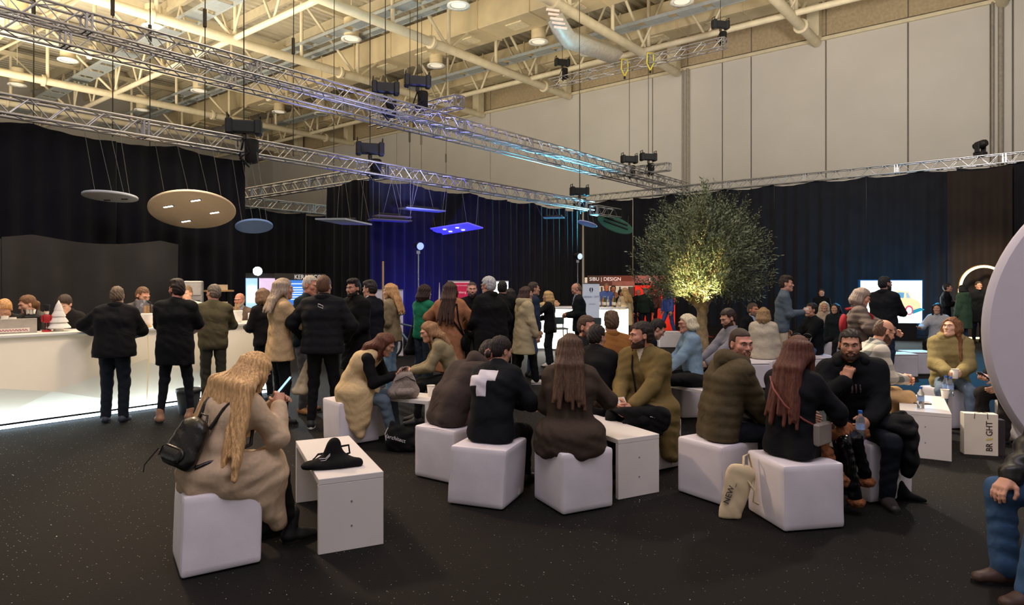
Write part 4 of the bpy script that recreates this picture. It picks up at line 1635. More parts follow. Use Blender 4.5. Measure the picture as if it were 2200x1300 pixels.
# ---- seated around the near tables
PEOPLE['blonde'] = seated('seated woman with long blonde hair in a beige coat holding a phone', 0, 4.2, 46, x=-1.93, H=1.68, female=True, lean=24, slump=10, twist=-16, head=(-14, 28, 0), lod=0,
    hair=dict(style='long', col=(206, 164, 112), len=0.55, vol=0.018, front=56, thick=1.6, spread=0.08, cling=0.75, wave=0.9),
    RA=dict(to=(0.06, 0.43, 0.93), pole=(0.6, -0.1, -1), curl=0.7), LA=dict(to=(-0.05, 0.45, 0.91), curl=0.7),
    top=dict(type='coat', col=(190, 166, 138), g=0.026, skirt=0.8, drape=((0.20, 0.02, -0.09), (0.21, 0.1, -0.12), (0.22, 0.2, -0.2), (0.21, 0.28, -0.3), (0.17, 0.36, -0.4), (0.1, 0.42, -0.42), (0.02, 0.44, -0.34), (0.0, -0.16, -0.07), (0.12, -0.15, -0.07)), collar=True),
    bottom=dict(col=(26, 22, 22), w=0.85, name='tights'), shoes=dict(col=BLK, shaft=0.2), feet=((0.12, 0.5, 0, 5), (-0.1, 0.42, 0, 0)))
PEOPLE['vest'] = seated('seated woman in a sand long vest over black sleeves looking at a phone', 0, 7.33, 96, x=-1.78, H=1.66, female=True, lean=30, slump=22, head=(0, 30, 0), lod=0,
    hair=dict(style='long', col=(92, 52, 36), len=0.3, front=62, hang=(0, 0.03)), RA=dict(to=(0.07, 0.5, 0.74), curl=0.55, palm=(-0.3, 0, 1)), LA=dict(to=(-0.07, 0.52, 0.74), curl=0.5, palm=(0.3, 0, 1)),
    top=dict(type='sweater', col=(18, 18, 20), g=0.014, over=dict(col=(200, 174, 130), g=0.036, name='long_vest', skirt=0.45, drape=((0.16, -0.06, -0.12), (0.2, 0.02, -0.24), (0.22, 0.1, -0.36), (0.23, 0.17, -0.44), (0.2, 0.22, -0.3)))),
    bottom=dict(col=(86, 100, 112), w=1.1), feet=((0.12, 0.5, 0, 5), (-0.12, 0.46, 0, 0)))
PEOPLE['olivewoman'] = seated('smiling seated woman in an olive blazer leaning over her phone', 975, 8.3, 262, 'white pouffe under the woman in the olive blazer', H=1.70, female=True, lean=26, slump=12, head=(-14, 18, 0), lod=0,
    hair=dict(style='long', col=(150, 112, 78), len=0.2, front=72, hang=(0, 0.01)), RA=dict(to=(0.05, 0.52, 0.66), curl=0.8, palm=(-1, 0, 0.3)), LA=dict(to=(-0.05, 0.52, 0.66), curl=0.8),
    top=dict(type='blazer', col=(140, 128, 98), g=0.02, collar=True, shirt=(24, 24, 26)), bottom=dict(col=(24, 24, 26)), skin=(206, 152, 126))
PEOPLE['hunched'] = seated('hunched seated person in a dark brown jacket bending towards the table', 0, 6.02, 52, x=-0.58, H=1.8, lean=42, slump=16, head=(0, 30, 0), lod=0, fat=1.08,
    hair=dict(style='short', col=(40, 32, 28)), RA=dict(to=(0.12, 0.5, 0.6)), LA=dict(to=(-0.12, 0.5, 0.6)), top=dict(type='puffer', col=(64, 54, 50), g=0.03, hood=True, q=0.004, per=0.12), bottom=dict(col=(112, 92, 88)), shoes=dict(col=(30, 28, 28)))
PEOPLE['cross'] = seated('seated woman with a dark hair bun in a black sweater with a white cross', 0, 5.38, 22, x=-0.17, H=1.66, female=True, lean=13, slump=12, head=(28, 16, 0), lod=0,
    hair=dict(style='bun', col=(38, 30, 28), scrunchie=(176, 108, 92), bunat=(-0.03, -0.105, -0.055)), RA=dict(to=(0.2, 0.36, 0.72), curl=0.5, pole=(0.8, -0.5, -0.6)), LA=dict(to=(0.14, 0.4, 0.7), curl=0.5),
    top=dict(type='sweater', col=(22, 25, 31), g=0.026, print=(cross_print, M_PRINT)), bottom=dict(col=(24, 24, 28)), fat=1.05)
PEOPLE['browncoat'] = seated('seated woman with long brown hair and a dark brown coat seen from behind', 0, 5.22, 8, x=0.46, H=1.68, female=True, lean=5, slump=4, head=(6, 8, 0), lod=0,
    hair=dict(style='long', col=(84, 60, 44), len=0.36, vol=0.012, front=64, hang=(0, -0.045), wave=0.2), RA=dict(to=(0.2, 0.34, 0.75), curl=0.6, pole=(0.9, -0.3, -0.6)), LA=dict(to=(-0.12, 0.36, 0.72)),
    top=dict(type='coat', col=(66, 54, 46), g=0.026, skirt=0.6, drape=tuple((0.24 * math.sin(t), -0.2 * math.cos(t), -0.11 - 0.02 * math.sin(5 * t)) for t in np.linspace(-2.0, 2.0, 11))), bottom=dict(col=(30, 28, 30)), fat=1.02)
PEOPLE['trench'] = seated('seated bearded man in an olive trench coat holding a leaflet', 1392, 6.35, 218, 'white pouffe under the man in the olive trench coat', H=1.8, lean=8, slump=6, head=(44, 4, 0), lod=0,
    hair=dict(style='short', col=(34, 25, 20), recede=0.018, vol=0.009), beard=(56, 36, 26), RA=dict(to=(0.1, 0.4, 0.66), curl=0.6), LA=dict(to=(-0.06, 0.42, 0.64), curl=0.6),
    top=dict(type='coat', col=(116, 98, 58), g=0.03, collar=0.018, skirt=0.5, shirt=(216, 206, 186), vlen=-0.10, drape=((-0.24, 0.12, -0.4), (-0.25, 0.04, -0.44), (-0.25, -0.05, -0.46), (-0.22, -0.13, -0.44), (-0.15, -0.19, -0.38))), bottom=dict(col=(20, 20, 24)), fat=1.1, skin=(198, 140, 114), feet=((0.1, 0.48, 0, 10), (-0.16, 0.42, 0, -10)))
PEOPLE['beardback'] = seated('seated man with short hair and beard in a dark jacket looking right', 1246, 7.3, 120, 'white pouffe under the bearded man in the dark jacket', H=1.8, lean=6, head=(14, 6, 0), lod=1,
    hair=dict(style='short', col=(74, 52, 38), recede=0.008, vol=0.007), beard=(92, 62, 44), top=dict(type='jacket', col=(40, 40, 44), g=0.022, collar=0.02), bottom=dict(col=(30, 32, 40)), skin=(206, 146, 122))
PEOPLE['blackcoat'] = seated('seated person in a black coat half hidden behind the brown coat woman', 1266, 6.5, 28, 'white pouffe under the person in the black coat', H=1.72, lean=16, slump=8, head=(18, 10, 0), lod=1,
    hair=dict(style='short', col=(36, 28, 26), vol=0.012), top=dict(type='coat', col=(19, 19, 22), g=0.034, skirt=0.4), bottom=dict(col=(20, 20, 24)), fat=1.08)
PEOPLE['brownback'] = seated('seated man in a rust brown sweater seen from behind', 1318, 7.9, 352, 'white pouffe under the man in the rust sweater', H=1.82, lean=6, head=(4, 4, 0), lod=1,
    hair=dict(style='quiff', col=(92, 70, 52), vol=0.014), top=dict(type='sweater', col=(142, 94, 46), g=0.024, collar=0.014), bottom=dict(col=(60, 56, 54)), fat=1.14)
PEOPLE['navybend'] = seated('dark haired man in a navy jumper bending down to the right', 1352, 9.0, 82, 'white pouffe under the man in the navy jumper', H=1.78, lean=34, slump=14, head=(12, 34, 0), lod=1,
    hair=dict(style='short', col=(32, 26, 24), vol=0.014), top=dict(type='sweater', col=(24, 26, 42), g=0.02, shirt=None), bottom=dict(col=(34, 34, 40)), RA=dict(to=(0.1, 0.5, 0.6)), LA=dict(to=(-0.1, 0.5, 0.6)))
PEOPLE['blueknit'] = seated('older woman with short white hair and glasses in a light blue sweater', 1488, 8.75, 266, 'white pouffe under the woman in the light blue sweater', H=1.68, female=True, lean=6, head=(0, 6, 0), lod=1, glasses='red',
    hair=dict(style='bob', col=(226, 208, 176), len=0.05, vol=0.014, front=82, ridge=0.0015), top=dict(type='sweater', col=(126, 152, 172), g=0.028), bottom=dict(col=(22, 22, 26)), RA=dict(to=(0.12, 0.36, 0.66)), LA=dict(to=(-0.12, 0.38, 0.62)), skin=(204, 148, 122))
PEOPLE['greyshirt'] = seated('bearded man in a grey shirt looking down at a laptop under the tree', 1580, 9.1, 262, 'white pouffe under the man in the grey shirt', H=1.82, lean=8, head=(-6, 22, 0), lod=1,
    hair=dict(style='short', col=(48, 32, 28), vol=0.008), beard=(56, 34, 26), top=dict(type='shirt', col=(130, 128, 136), g=0.022, collar=0.012), bottom=dict(col=(44, 46, 54)), RA=dict(to=(0.12, 0.48, 0.66)), LA=dict(to=(-0.12, 0.48, 0.66)), fat=1.06)
PEOPLE['olivepuffer'] = seated('seated man with cropped hair in an olive brown puffer jacket facing the camera', 0, 5.46, 82, x=1.72, H=1.8, lean=15, slump=4, head=(84, 4, 0), lod=0,
    hair=dict(style='buzz', col=(58, 40, 32), vol=0.004, recede=0.012), beard=(126, 84, 66), RA=dict(to=(0.1, 0.46, 0.52), curl=0.7), LA=dict(to=(-0.06, 0.46, 0.56), curl=0.5),
    top=dict(type='puffer', col=(78, 68, 48), g=0.038, hood=True, hoodk=1.1, q=0.006, per=0.085), bottom=dict(col=(30, 34, 46)), skin=(206, 146, 124), fat=1.04)
PEOPLE['redhair'] = seated('seated woman with very long red brown hair and sunglasses on her head', 0, 4.9, 52, x=2.07, H=1.72, female=True, lean=8, slump=6, head=(-6, 6, 0), lod=0,
    hair=dict(style='long', col=(86, 44, 32), len=0.44, vol=0.012, front=66, hang=(0, -0.06), wave=0.1, ridge=0.0018), RA=dict(to=(0.17, 0.43, 0.70), curl=0.5, palm=(-0.1, 0, -1), pole=(1, -0.4, -0.5)), LA=dict(to=(-0.1, 0.4, 0.7)),
    top=dict(type='sweater', col=(22, 23, 28), g=0.022), bottom=dict(col=(34, 30, 32), name='leather_skirt_and_leggings'), shoes=dict(col=(14, 14, 16), shaft=0.3, mat=mat('black_patent_boot', (14, 14, 16), 0.18, var=0.05)), feet=((0.04, 0.64, 0, 12), (-0.12, 0.72, 0, 10)))
PEOPLE['hoodie'] = seated('bearded man in a black hoodie resting his chin on his fist', 0, 5.55, 200, x=2.92, H=1.8, lean=12, slump=6, side=8, head=(5, 4, 0), lod=0,
    hair=dict(style='short', col=(36, 28, 24), vol=0.007), beard=(62, 42, 32), RA=dict(to=(0.12, 0.27, 0.96), pole=(0.8, 0.3, -1), curl=1.1, dir=(-0.25, -0.1, 1), palm=(-0.4, -0.9, 0)), LA=dict(to=(-0.02, 0.40, 0.67), curl=0.6),
    top=dict(type='hoodie', col=(19, 21, 25), g=0.034, hood=True, hoodk=0.95, print=(chest_print, mat('grey_chest_print', (110, 92, 92), 0.5))), bottom=dict(col=(28, 36, 48), w=1.1), shoes=dict(col=(40, 34, 32)), feet=((0.14, 0.42, 0, 10), (-0.16, 0.36, 0, -10)), skin=(192, 138, 110), fat=1.1)
PEOPLE['plaid'] = seated('balding bearded man with glasses in a plaid shirt holding a cup', 1846, 7.3, 98, 'white pouffe under the man in the plaid shirt', H=1.8, lean=20, slump=8, head=(-6, 22, 0), lod=1, glasses=True,
    hair=dict(style='bald', col=(92, 66, 50), vol=0.004, brow=(70, 50, 40)), beard=(92, 60, 42), RA=dict(to=(0.04, 0.46, 0.70), curl=0.8), LA=dict(to=(-0.06, 0.46, 0.70), curl=0.8),
    top=dict(type='shirt', col=(150, 150, 140), g=0.026, mat=plaid_mat(), collar=0.012), bottom=dict(col=(196, 160, 112), w=1.1), skin=(214, 156, 126))
PEOPLE['khaki'] = seated('woman with long brown hair in a khaki puffer jacket holding a paper cup', 2040, 8.15, 205, 'white pouffe under the woman in the khaki puffer', H=1.68, female=True, lean=9, head=(38, -8, 0), lod=1,
    hair=dict(style='long', col=(124, 82, 52), len=0.3, front=72, hang=(0, 0.05), push=0.02), RA=dict(to=(0.08, 0.4, 0.70), curl=0.8), LA=dict(to=(-0.06, 0.38, 0.70), curl=0.8),
    top=dict(type='puffer', col=(150, 134, 88), g=0.044, hood=True, hoodk=1.05, q=0.007, per=0.085), bottom=dict(col=(108, 124, 142), w=1.1), skin=(226, 178, 150))
PEOPLE['phoneman'] = seated('person in black trousers holding a phone behind the big white disc', 0, 7.3, 262, x=5.75, H=1.78, lean=8, head=(0, 25, 0), lod=1,
    hair=dict(style='short', col=(40, 32, 28)), RA=dict(to=(0.02, 0.52, 0.72), curl=0.7, palm=(-0.2, 0, 1)), LA=dict(to=(-0.1, 0.44, 0.66)), top=dict(type='jacket', col=(30, 30, 34), g=0.022), bottom=dict(col=(54, 48, 46), w=1.15), skin=(214, 164, 138),
    seat='white pouffe under the person behind the big white disc')
PEOPLE['jeansman'] = seated('man at the right edge in a black leather jacket and blue jeans', 0, 3.72, 268, x=3.33, H=1.82, lean=16, head=(0, 5, 0), lod=0,
    hair=dict(style='short', col=(60, 50, 44)), LA=dict(to=(-0.13, 0.44, 0.645), curl=0.5, palm=(0.1, 0, -1), pole=(-0.5, 1.0, 0.5)), RA=dict(to=(0.13, 0.42, 0.62), palm=(0, 0, -1)),
    top=dict(type='jacket', col=(28, 27, 28), g=0.036, mat=mat('black_leather', (30, 28, 28), 0.4, var=0.15, scale=10, bump=0.4, bscale=14), wr=0.012), bottom=dict(col=(56, 84, 118), w=1.22), shoes=dict(col=(62, 42, 34)), feet=((0.14, 0.44, 0, 4), (-0.14, 0.52, 0, -6)), fat=1.1,
    seat='white pouffe at the right edge under the man in jeans')
# ---- at the bar
PEOPLE['bar1'] = stand('man in a dark jacket and jeans leaning on the bar from behind', 246, 8.30, 346, H=1.70, lean=8, head=(-8, 6, 0), lod=1, fat=1.14,
    hair=dict(style='short', col=(110, 92, 74), vol=0.006), LA=dict(to=(-0.36, 0.34, 1.12), pole=(-1, -0.4, -0.3)), RA=dict(to=(0.1, 0.34, 1.08), pole=(1, -0.3, -0.6)),
    top=dict(type='jacket', col=(27, 26, 30), g=0.034, hem=0.83, collar=0.024, flare=0.0), bottom=dict(col=(38, 46, 58), w=1.15), shoes=dict(col=(52, 60, 72)))
PEOPLE['bar2'] = stand('man in a black t-shirt and tan boots waiting at the bar', 376, 8.36, 352, H=1.78, lean=3, head=(-52, 0, 0), lod=1, fat=1.06,
    hair=dict(style='quiff', col=(42, 30, 24), vol=0.006), beard=(52, 34, 26), LA=dict(to=(-0.06, 0.26, 1.05), pole=(-1, -0.2, -0.6)), RA=dict(to=(0.08, 0.28, 1.08), pole=(1, -0.2, -0.6)),
    top=dict(type='tee', col=(18, 19, 22), g=0.022, sleeve=0.4, hem=0.72, arm=0.03, flare=0.0), bottom=dict(col=(30, 34, 40), w=0.95), shoes=dict(col=(158, 116, 88), shaft=0.14), skin=(196, 132, 108), feet=((0.17, 0.05, 0, 25), (-0.16, -0.06, 0, -30)))
PEOPLE['bar3'] = stand('man in an olive sweater with grey hair at the bar', 458, 9.15, 338, H=1.72, lean=4, head=(-38, 4, 0), lod=1,
    hair=dict(style='short', col=(112, 100, 88), vol=0.008), LA=dict(to=(-0.08, 0.3, 1.1), pole=(-1, -0.2, -0.6)), RA=dict(to=(0.06, 0.3, 1.1), pole=(1, -0.2, -0.6)),
    top=dict(type='sweater', col=(84, 78, 56), g=0.018, flare=0.0), bottom=dict(col=(66, 64, 52), w=1.05), skin=(202, 144, 118))


def staff(label, u, a, face, **k):
    x, y = on_a(u, a)
    return person(label, (x, y, 0), face, lod=1, **k)


GREY = (58, 55, 52)
PEOPLE['staff0'] = staff('blond barista bending low behind the stacked cups', 20, 10.55, 150, H=1.66, female=True, lean=30, slump=20, head=(0, 40, 0), hair=dict(style='pony', col=(214, 160, 104), len=0.15), top=dict(type='tee', col=GREY, sleeve=0.4, g=0.014), bottom=dict(col=BLK))
PEOPLE['staff1'] = staff('barista with tied brown hair looking down to the left behind the bar', 92, 10.6, 190, H=1.62, female=True, lean=20, slump=8, head=(24, 18, 0), hair=dict(style='pony', col=(120, 84, 54), len=0.2), top=dict(type='tee', col=(84, 80, 72), sleeve=0.4, g=0.016), bottom=dict(col=BLK), LA=dict(to=(-0.1, 0.3, 0.98)), RA=dict(to=(0.15, 0.34, 1.0)), skin=(222, 168, 136))
PEOPLE['staff2'] = staff('barista with curly dark hair in a black shirt looking down', 158, 10.5, 170, H=1.62, female=True, lean=20, slump=10, head=(0, 34, 0), hair=dict(style='bun', col=(66, 48, 38), vol=0.018, bunat=(0, -0.09, 0.07)), top=dict(type='shirt', col=(44, 40, 38), g=0.02, collar=0.014), bottom=dict(col=BLK), LA=dict(to=(-0.25, 0.3, 1.05)), RA=dict(to=(0.15, 0.34, 1.0)), skin=(232, 180, 154))
PEOPLE['staff3'] = staff('bearded barman in profile with slicked back hair', 283, 10.45, 112, H=1.72, lean=16, slump=10, head=(0, 24, 0), hair=dict(style='short', col=(112, 82, 56), vol=0.006), beard=(70, 46, 34), top=dict(type='tee', col=(88, 82, 74), sleeve=0.4, g=0.016), bottom=dict(col=BLK), LA=dict(to=(-0.12, 0.36, 1.0)), RA=dict(to=(0.14, 0.36, 1.0)), skin=(220, 162, 130))
PEOPLE['staff4'] = staff('barman in a white shirt half hidden behind the man in the black t-shirt', 405, 10.7, 175, H=1.70, lean=6, head=(0, 16, 0), hair=dict(style='short', col=(120, 92, 66)), top=dict(type='shirt', col=(232, 222, 202), g=0.016), bottom=dict(col=BLK))
PEOPLE['staff5'] = staff('bald man in a beige blazer sitting at the far end of the bar', 517, 10.75, 176, sit=0.7, H=1.72, lean=3, head=(6, 4, 0), hair=dict(style='bald', col=(150, 130, 116), vol=0.004), beard=(196, 184, 172), top=dict(type='blazer', col=(112, 94, 78), g=0.024, shirt=(150, 150, 158)), bottom=dict(col=(50, 46, 44)), skin=(206, 140, 114))
st = empty('bar_stool', (*on_a(517, 10.75), 0), 0, 'grey bar stool under the bald man in the beige blazer', 'stool')
MB().lathe([(0.17, 0.66), (0.18, 0.68), (0.18, 0.695), (0.17, 0.698)], n=18).build('seat', M_BLACK, st)
MB().tube([(0, 0, 0.02), (0, 0, 0.67)], 0.025, 8).build('column', M_CHROME, st)
MB().lathe([(0.2, 0.0), (0.2, 0.012), (0.05, 0.03)], n=20).build('base', M_CHROME, st)
# ---- standing group in the middle
PEOPLE['d1'] = stand('woman with grey blonde hair in a belted beige coat holding a cup', 600, 8.2, 52, H=1.79, female=True, lean=3, head=(6, 2, 0), lod=1,
    hair=dict(style='long', col=(156, 138, 118), len=0.2, vol=0.014, front=66, hang=(0, -0.01), ridge=0.0016), RA=dict(to=(0.1, 0.40, 1.33), pole=(0.9, -0.2, -1), curl=0.8), LA=dict(to=(-0.1, 0.3, 1.2)),
    top=dict(type='coat', col=(184, 156, 116), g=0.024, hem=0.8, collar=0.014, flare=0.06), bottom=dict(col=(26, 28, 36), w=1.05), shoes=dict(col=BLK, shaft=0.16))
PEOPLE['d2'] = stand('older man with cropped grey hair in a dark teal jumper', 655, 8.95, 104, H=1.84, lean=6, head=(4, 12, 0), lod=1,
    hair=dict(style='buzz', col=(188, 176, 160), vol=0.005), top=dict(type='sweater', col=(24, 44, 52), g=0.02), bottom=dict(col=(88, 88, 94), w=1.05), shoes=dict(col=(156, 106, 66), shaft=0.16), RA=dict(to=(0.1, 0.3, 1.15)), LA=dict(to=(-0.1, 0.3, 1.1)), feet=((0.14, 0.05, 0, 20), (-0.14, -0.05, 0, -10)), skin=(200, 138, 112))
PEOPLE['d3'] = stand('man in a black quilted jacket seen from behind with white soled trainers', 693, 8.02, 2, H=1.83, lean=3, head=(4, 2, 0), lod=1, fat=1.13,
    hair=dict(style='buzz', col=(94, 66, 48), vol=0.007), LA=dict(to=(-0.3, 0.2, 1.08), pole=(-1, -0.3, -0.4)), RA=dict(to=(0.22, 0.2, 1.05), pole=(1, -0.3, -0.4)),
    top=dict(type='puffer', col=(30, 31, 36), g=0.034, hem=0.9, q=0.008, per=0.1, collar=0.024, flare=0.0), bottom=dict(col=(18, 18, 21), w=1.02), shoes=dict(col=(24, 24, 28), sole=True), feet=((0.15, 0.06, 0, 20), (-0.12, -0.06, 0, -16)))
PEOPLE['d4'] = stand('dark bearded man in a long black coat looking towards the camera', 765, 9.25, 215, H=1.79, lean=2, head=(-4, 2, 0), lod=1,
    hair=dict(style='quiff', col=(28, 23, 22), vol=0.006), beard=(34, 26, 24), top=dict(type='coat', col=(17, 17, 19), g=0.034, hem=0.55, collar=0.026), bottom=dict(col=(24, 28, 40)), LA=dict(to=(-0.12, 0.26, 1.05)), RA=dict(to=(0.14, 0.28, 1.1)), skin=(190, 134, 110))
PEOPLE['d5'] = stand('man in a navy suit with dark swept hair in left profile', 800, 9.95, 292, H=1.77, lean=2, head=(-4, 6, 0), lod=1, hair=dict(style='quiff', col=(40, 32, 28), vol=0.01), top=dict(type='blazer', col=(26, 28, 42), g=0.02, hem=0.8, shirt=(216, 212, 210)), bottom=dict(col=(26, 28, 42)), skin=(206, 150, 124))
PEOPLE['d6'] = stand('woman with long blonde hair in an olive blazer and light jeans in left profile', 842, 10.6, 280, H=1.73, female=True, lean=1, head=(-2, 6, 0), lod=1, hair=dict(style='long', col=(196, 152, 100), len=0.26, front=70, hang=(0, -0.02)), top=dict(type='blazer', col=(136, 122, 94), g=0.026, hem=0.82, collar=0.014), bottom=dict(col=(112, 142, 164), w=1.15), RA=dict(to=(0.05, 0.22, 1.18)), LA=dict(to=(-0.06, 0.22, 1.14)), skin=(216, 166, 138))
PEOPLE['d7'] = stand('woman in black by the bar end half hidden behind the beige coat', 569, 9.75, 300, H=1.66, female=True, head=(0, 10, 0), lod=2, hair=dict(style='bob', col=(120, 92, 66), len=0.1), top=dict(type='sweater', col=(30, 26, 28)), bottom=dict(col=(26, 26, 30)), LA=dict(to=(-0.1, 0.3, 1.1)), RA=dict(to=(0.1, 0.3, 1.05)))
# ---- standing group at centre
PEOPLE['e1'] = stand('woman in a green turtleneck with dark curly hair and a black tote', 908, 11.0, 38, H=1.70, female=True, head=(10, 2, 0), lod=1, hair=dict(style='bob', col=(52, 34, 30), len=0.1, vol=0.022, front=80, ridge=0.006, wave=1.5), top=dict(type='sweater', col=(26, 112, 82), g=0.024, collar=0.012), bottom=dict(col=(40, 50, 60), w=1.5), RA=dict(to=(0.12, 0.34, 1.1)), LA=dict(to=(-0.1, 0.34, 1.1)))
PEOPLE['e2'] = stand('woman with long brown hair in a camel coat seen from behind', 966, 10.0, 8, H=1.75, female=True, head=(14, 0, 0), lod=1, fat=1.08, hair=dict(style='long', col=(66, 44, 34), len=0.42, vol=0.016, front=68, hang=(-0.03, -0.05), ridge=0.004), top=dict(type='coat', col=(166, 114, 80), g=0.034, hem=0.42, hood=False, collar=0.02), bottom=dict(col=(150, 100, 64)), RA=dict(to=(0.2, 0.26, 1.1), pole=(1, -0.2, -0.6)), LA=dict(to=(-0.2, 0.28, 1.2), pole=(-1, -0.2, -0.6)))
PEOPLE['e3'] = stand('man with goatee and shaved head in black facing the camera', 1014, 10.9, 176, H=1.76, head=(-4, 2, 0), lod=1, hair=dict(style='buzz', col=(72, 54, 46), vol=0.003, recede=0.02), beard=(54, 42, 38), top=dict(type='sweater', col=(20, 20, 23), g=0.02), bottom=dict(col=(24, 24, 28)), skin=(216, 160, 138))
PEOPLE['e4'] = stand('grey haired man with glasses in a big black coat turned to the left', 1056, 9.8, 318, H=1.83, lean=5, head=(-14, 6, 0), lod=1, fat=1.22, glasses=True, hair=dict(style='short', col=(186, 186, 186), vol=0.016), top=dict(type='coat', col=(21, 22, 26), g=0.04, hem=0.6, collar=0.03), bottom=dict(col=(20, 20, 24)), RA=dict(to=(0.26, 0.1, 0.98), pole=(0.8, -0.7, -0.5)), LA=dict(to=(-0.16, 0.3, 1.1)), skin=(206, 146, 122))
PEOPLE['e5'] = stand('dark haired man silhouetted against the bright panel', 1078, 11.6, 10, H=1.78, lod=1, hair=dict(style='short', col=(28, 26, 26), vol=0.012), top=dict(type='jacket', col=(22, 24, 28), g=0.024), bottom=dict(col=(24, 24, 28)))
PEOPLE['e5b'] = stand('dark haired woman half hidden beside the bright panel', 1094, 12.4, 20, H=1.64, female=True, lod=2, hair=dict(style='long', col=(40, 32, 30), len=0.2), top=dict(type='jacket', col=(70, 100, 96), g=0.024), bottom=dict(col=(24, 24, 28)))
PEOPLE['e6'] = stand('woman walking right in a long pale beige parka and white trainers', 1124, 11.3, 68, H=1.68, female=True, head=(6, 0, 0), lod=1, fat=1.05, hair=dict(style='bob', col=(64, 44, 38), len=0.08, front=78), top=dict(type='coat', col=(178, 164, 130), g=0.036, hem=0.55, hood=True, hoodk=1.05, flare=0.05), bottom=dict(col=(24, 25, 30), w=1.2), shoes=dict(col=(210, 204, 194), sole=True), feet=((0.09, 0.2, 0, 6), (-0.09, -0.14, 0, 0)), RA=dict(fwd=0.12, out=0.1))
PEOPLE['e7'] = stand('man in a dark blue jacket walking behind the beige parka', 1140, 12.3, 75, H=1.76, lod=2, hair=dict(style='short', col=(60, 50, 44)), top=dict(type='jacket', col=(36, 48, 70), g=0.028, hem=0.8), bottom=dict(col=(70, 90, 120)))
PEOPLE['e8'] = stand('blonde woman in black with a lanyard badge standing by the white counter', 1182, 13.9, 285, H=1.58, female=True, head=(0, 4, 0), lod=2, hair=dict(style='bob', col=(196, 162, 110), len=0.14), top=dict(type='sweater', col=(24, 24, 28), g=0.024, hem=0.72), bottom=dict(col=(40, 44, 52), w=1.2), shoes=dict(col=(214, 204, 196)), RA=dict(to=(0.02, 0.28, 1.0)), LA=dict(to=(-0.12, 0.26, 1.32), pole=(-0.8, 0.2, -1)))
PEOPLE['e9'] = stand('balding man in a dark blazer and pale blue shirt looking at his phone', 1246, 13.4, 268, H=1.74, lean=5, head=(0, 34, 0), lod=2, hair=dict(style='bald', col=(120, 100, 86), vol=0.004), top=dict(type='blazer', col=(26, 34, 40), g=0.026, hem=0.78, shirt=(170, 188, 220)), bottom=dict(col=(28, 34, 46)), RA=dict(to=(0.05, 0.26, 1.12)), LA=dict(to=(-0.05, 0.26, 1.1)), skin=(206, 150, 126))
# ---- far people at the booths
for lab, u, Y, fc, Hh, col, hc_, sk in (
        ('far man in a blue jumper behind the bottles of the white counter', 1302, 20.6, 175, 1.74, (70, 90, 150), (120, 100, 84), (186, 110, 84)),
        ('far man in a brown top beside the blue jumper man', 1318, 21.4, 190, 1.68, (150, 100, 70), (70, 50, 40), (190, 120, 92)),
        ('far man in black with dark beard at the booth counter', 1331, 20.0, 120, 1.56, (24, 24, 26), (30, 24, 22), (170, 104, 80)),
        ('far person in a dark green coat seen from behind in red light', 1386, 21.5, 20, 1.60, (40, 58, 46), (180, 150, 140), (200, 140, 120)),
        ('far tall bald person lit red by the booth wall', 1402, 22.6, 200, 1.80, (90, 60, 56), None, (214, 130, 110)),
        ('far seated looking person in black at the red booth edge', 1369, 22.2, 150, 1.54, (26, 22, 24), (180, 100, 90), (200, 120, 100)),
        ('far man in a blue top and jeans walking under the tree', 1437, 20.9, 250, 1.74, (70, 90, 160), (60, 50, 44), (196, 140, 116)),
        ('far man in black standing in front of the dark curtain', 1765, 19.5, 205, 1.58, (22, 24, 28), (40, 36, 34), (200, 150, 130))):
    stand(lab, u, Y, fc, H=Hh, lod=2, hair=dict(style='short', col=hc_) if hc_ else None, top=dict(type='jacket', col=col, g=0.022), bottom=dict(col=(40, 44, 58) if 'jeans' not in lab else (60, 88, 140)), skin=sk,
          feet=((0.1, 0.25, 0, 5), (-0.1, -0.2, 0, 0)) if 'walking' in lab else None, shoes=dict(col=(210, 204, 196)) if 'walking' in lab else None)
stand('far blonde woman in a pale beige coat at the right end of the white counter', 1345, 17.9, 330, H=1.62, female=True, lod=2, hair=dict(style='long', col=(180, 146, 100), len=0.2), top=dict(type='coat', col=(196, 174, 136), g=0.03, hem=0.62), bottom=dict(col=(60, 56, 54)), LA=dict(to=(-0.2, 0.3, 1.1)))
# ---- right side
PEOPLE['r1'] = stand('young man in a blue grey sweater and beige trousers holding a cup', 1680, 11.5, 112, H=1.86, head=(4, 2, 0), lod=1, hair=dict(style='quiff', col=(52, 40, 34), vol=0.008), top=dict(type='sweater', col=(92, 106, 118), g=0.022), bottom=dict(col=(200, 188, 164), w=1.05), RA=dict(to=(0.04, 0.34, 1.26), curl=0.8), skin=(208, 154, 130))
PEOPLE['r2'] = seated('seated man in a black jumper and jeans looking left', 1748, 12.0, 262, 'white pouffe under the man in the black jumper', H=1.8, lean=2, head=(0, -4, 0), lod=1, hair=dict(style='short', col=(34, 28, 26), vol=0.01), top=dict(type='sweater', col=(20, 23, 28), g=0.026), bottom=dict(col=(70, 92, 122)), RA=dict(to=(0.12, 0.4, 0.62)), LA=dict(to=(-0.12, 0.4, 0.62)))
PEOPLE['r3'] = seated('seated man with greying beard in a dark jacket under the tree', 1612, 12.6, 150, 'white pouffe under the man with greying beard', H=1.76, head=(0, 2, 0), lod=1, hair=dict(style='short', col=(92, 76, 62)), beard=(128, 110, 96), top=dict(type='jacket', col=(26, 28, 34), g=0.026, shirt=(170, 180, 200)), bottom=dict(col=(30, 32, 40)), skin=(206, 140, 108))
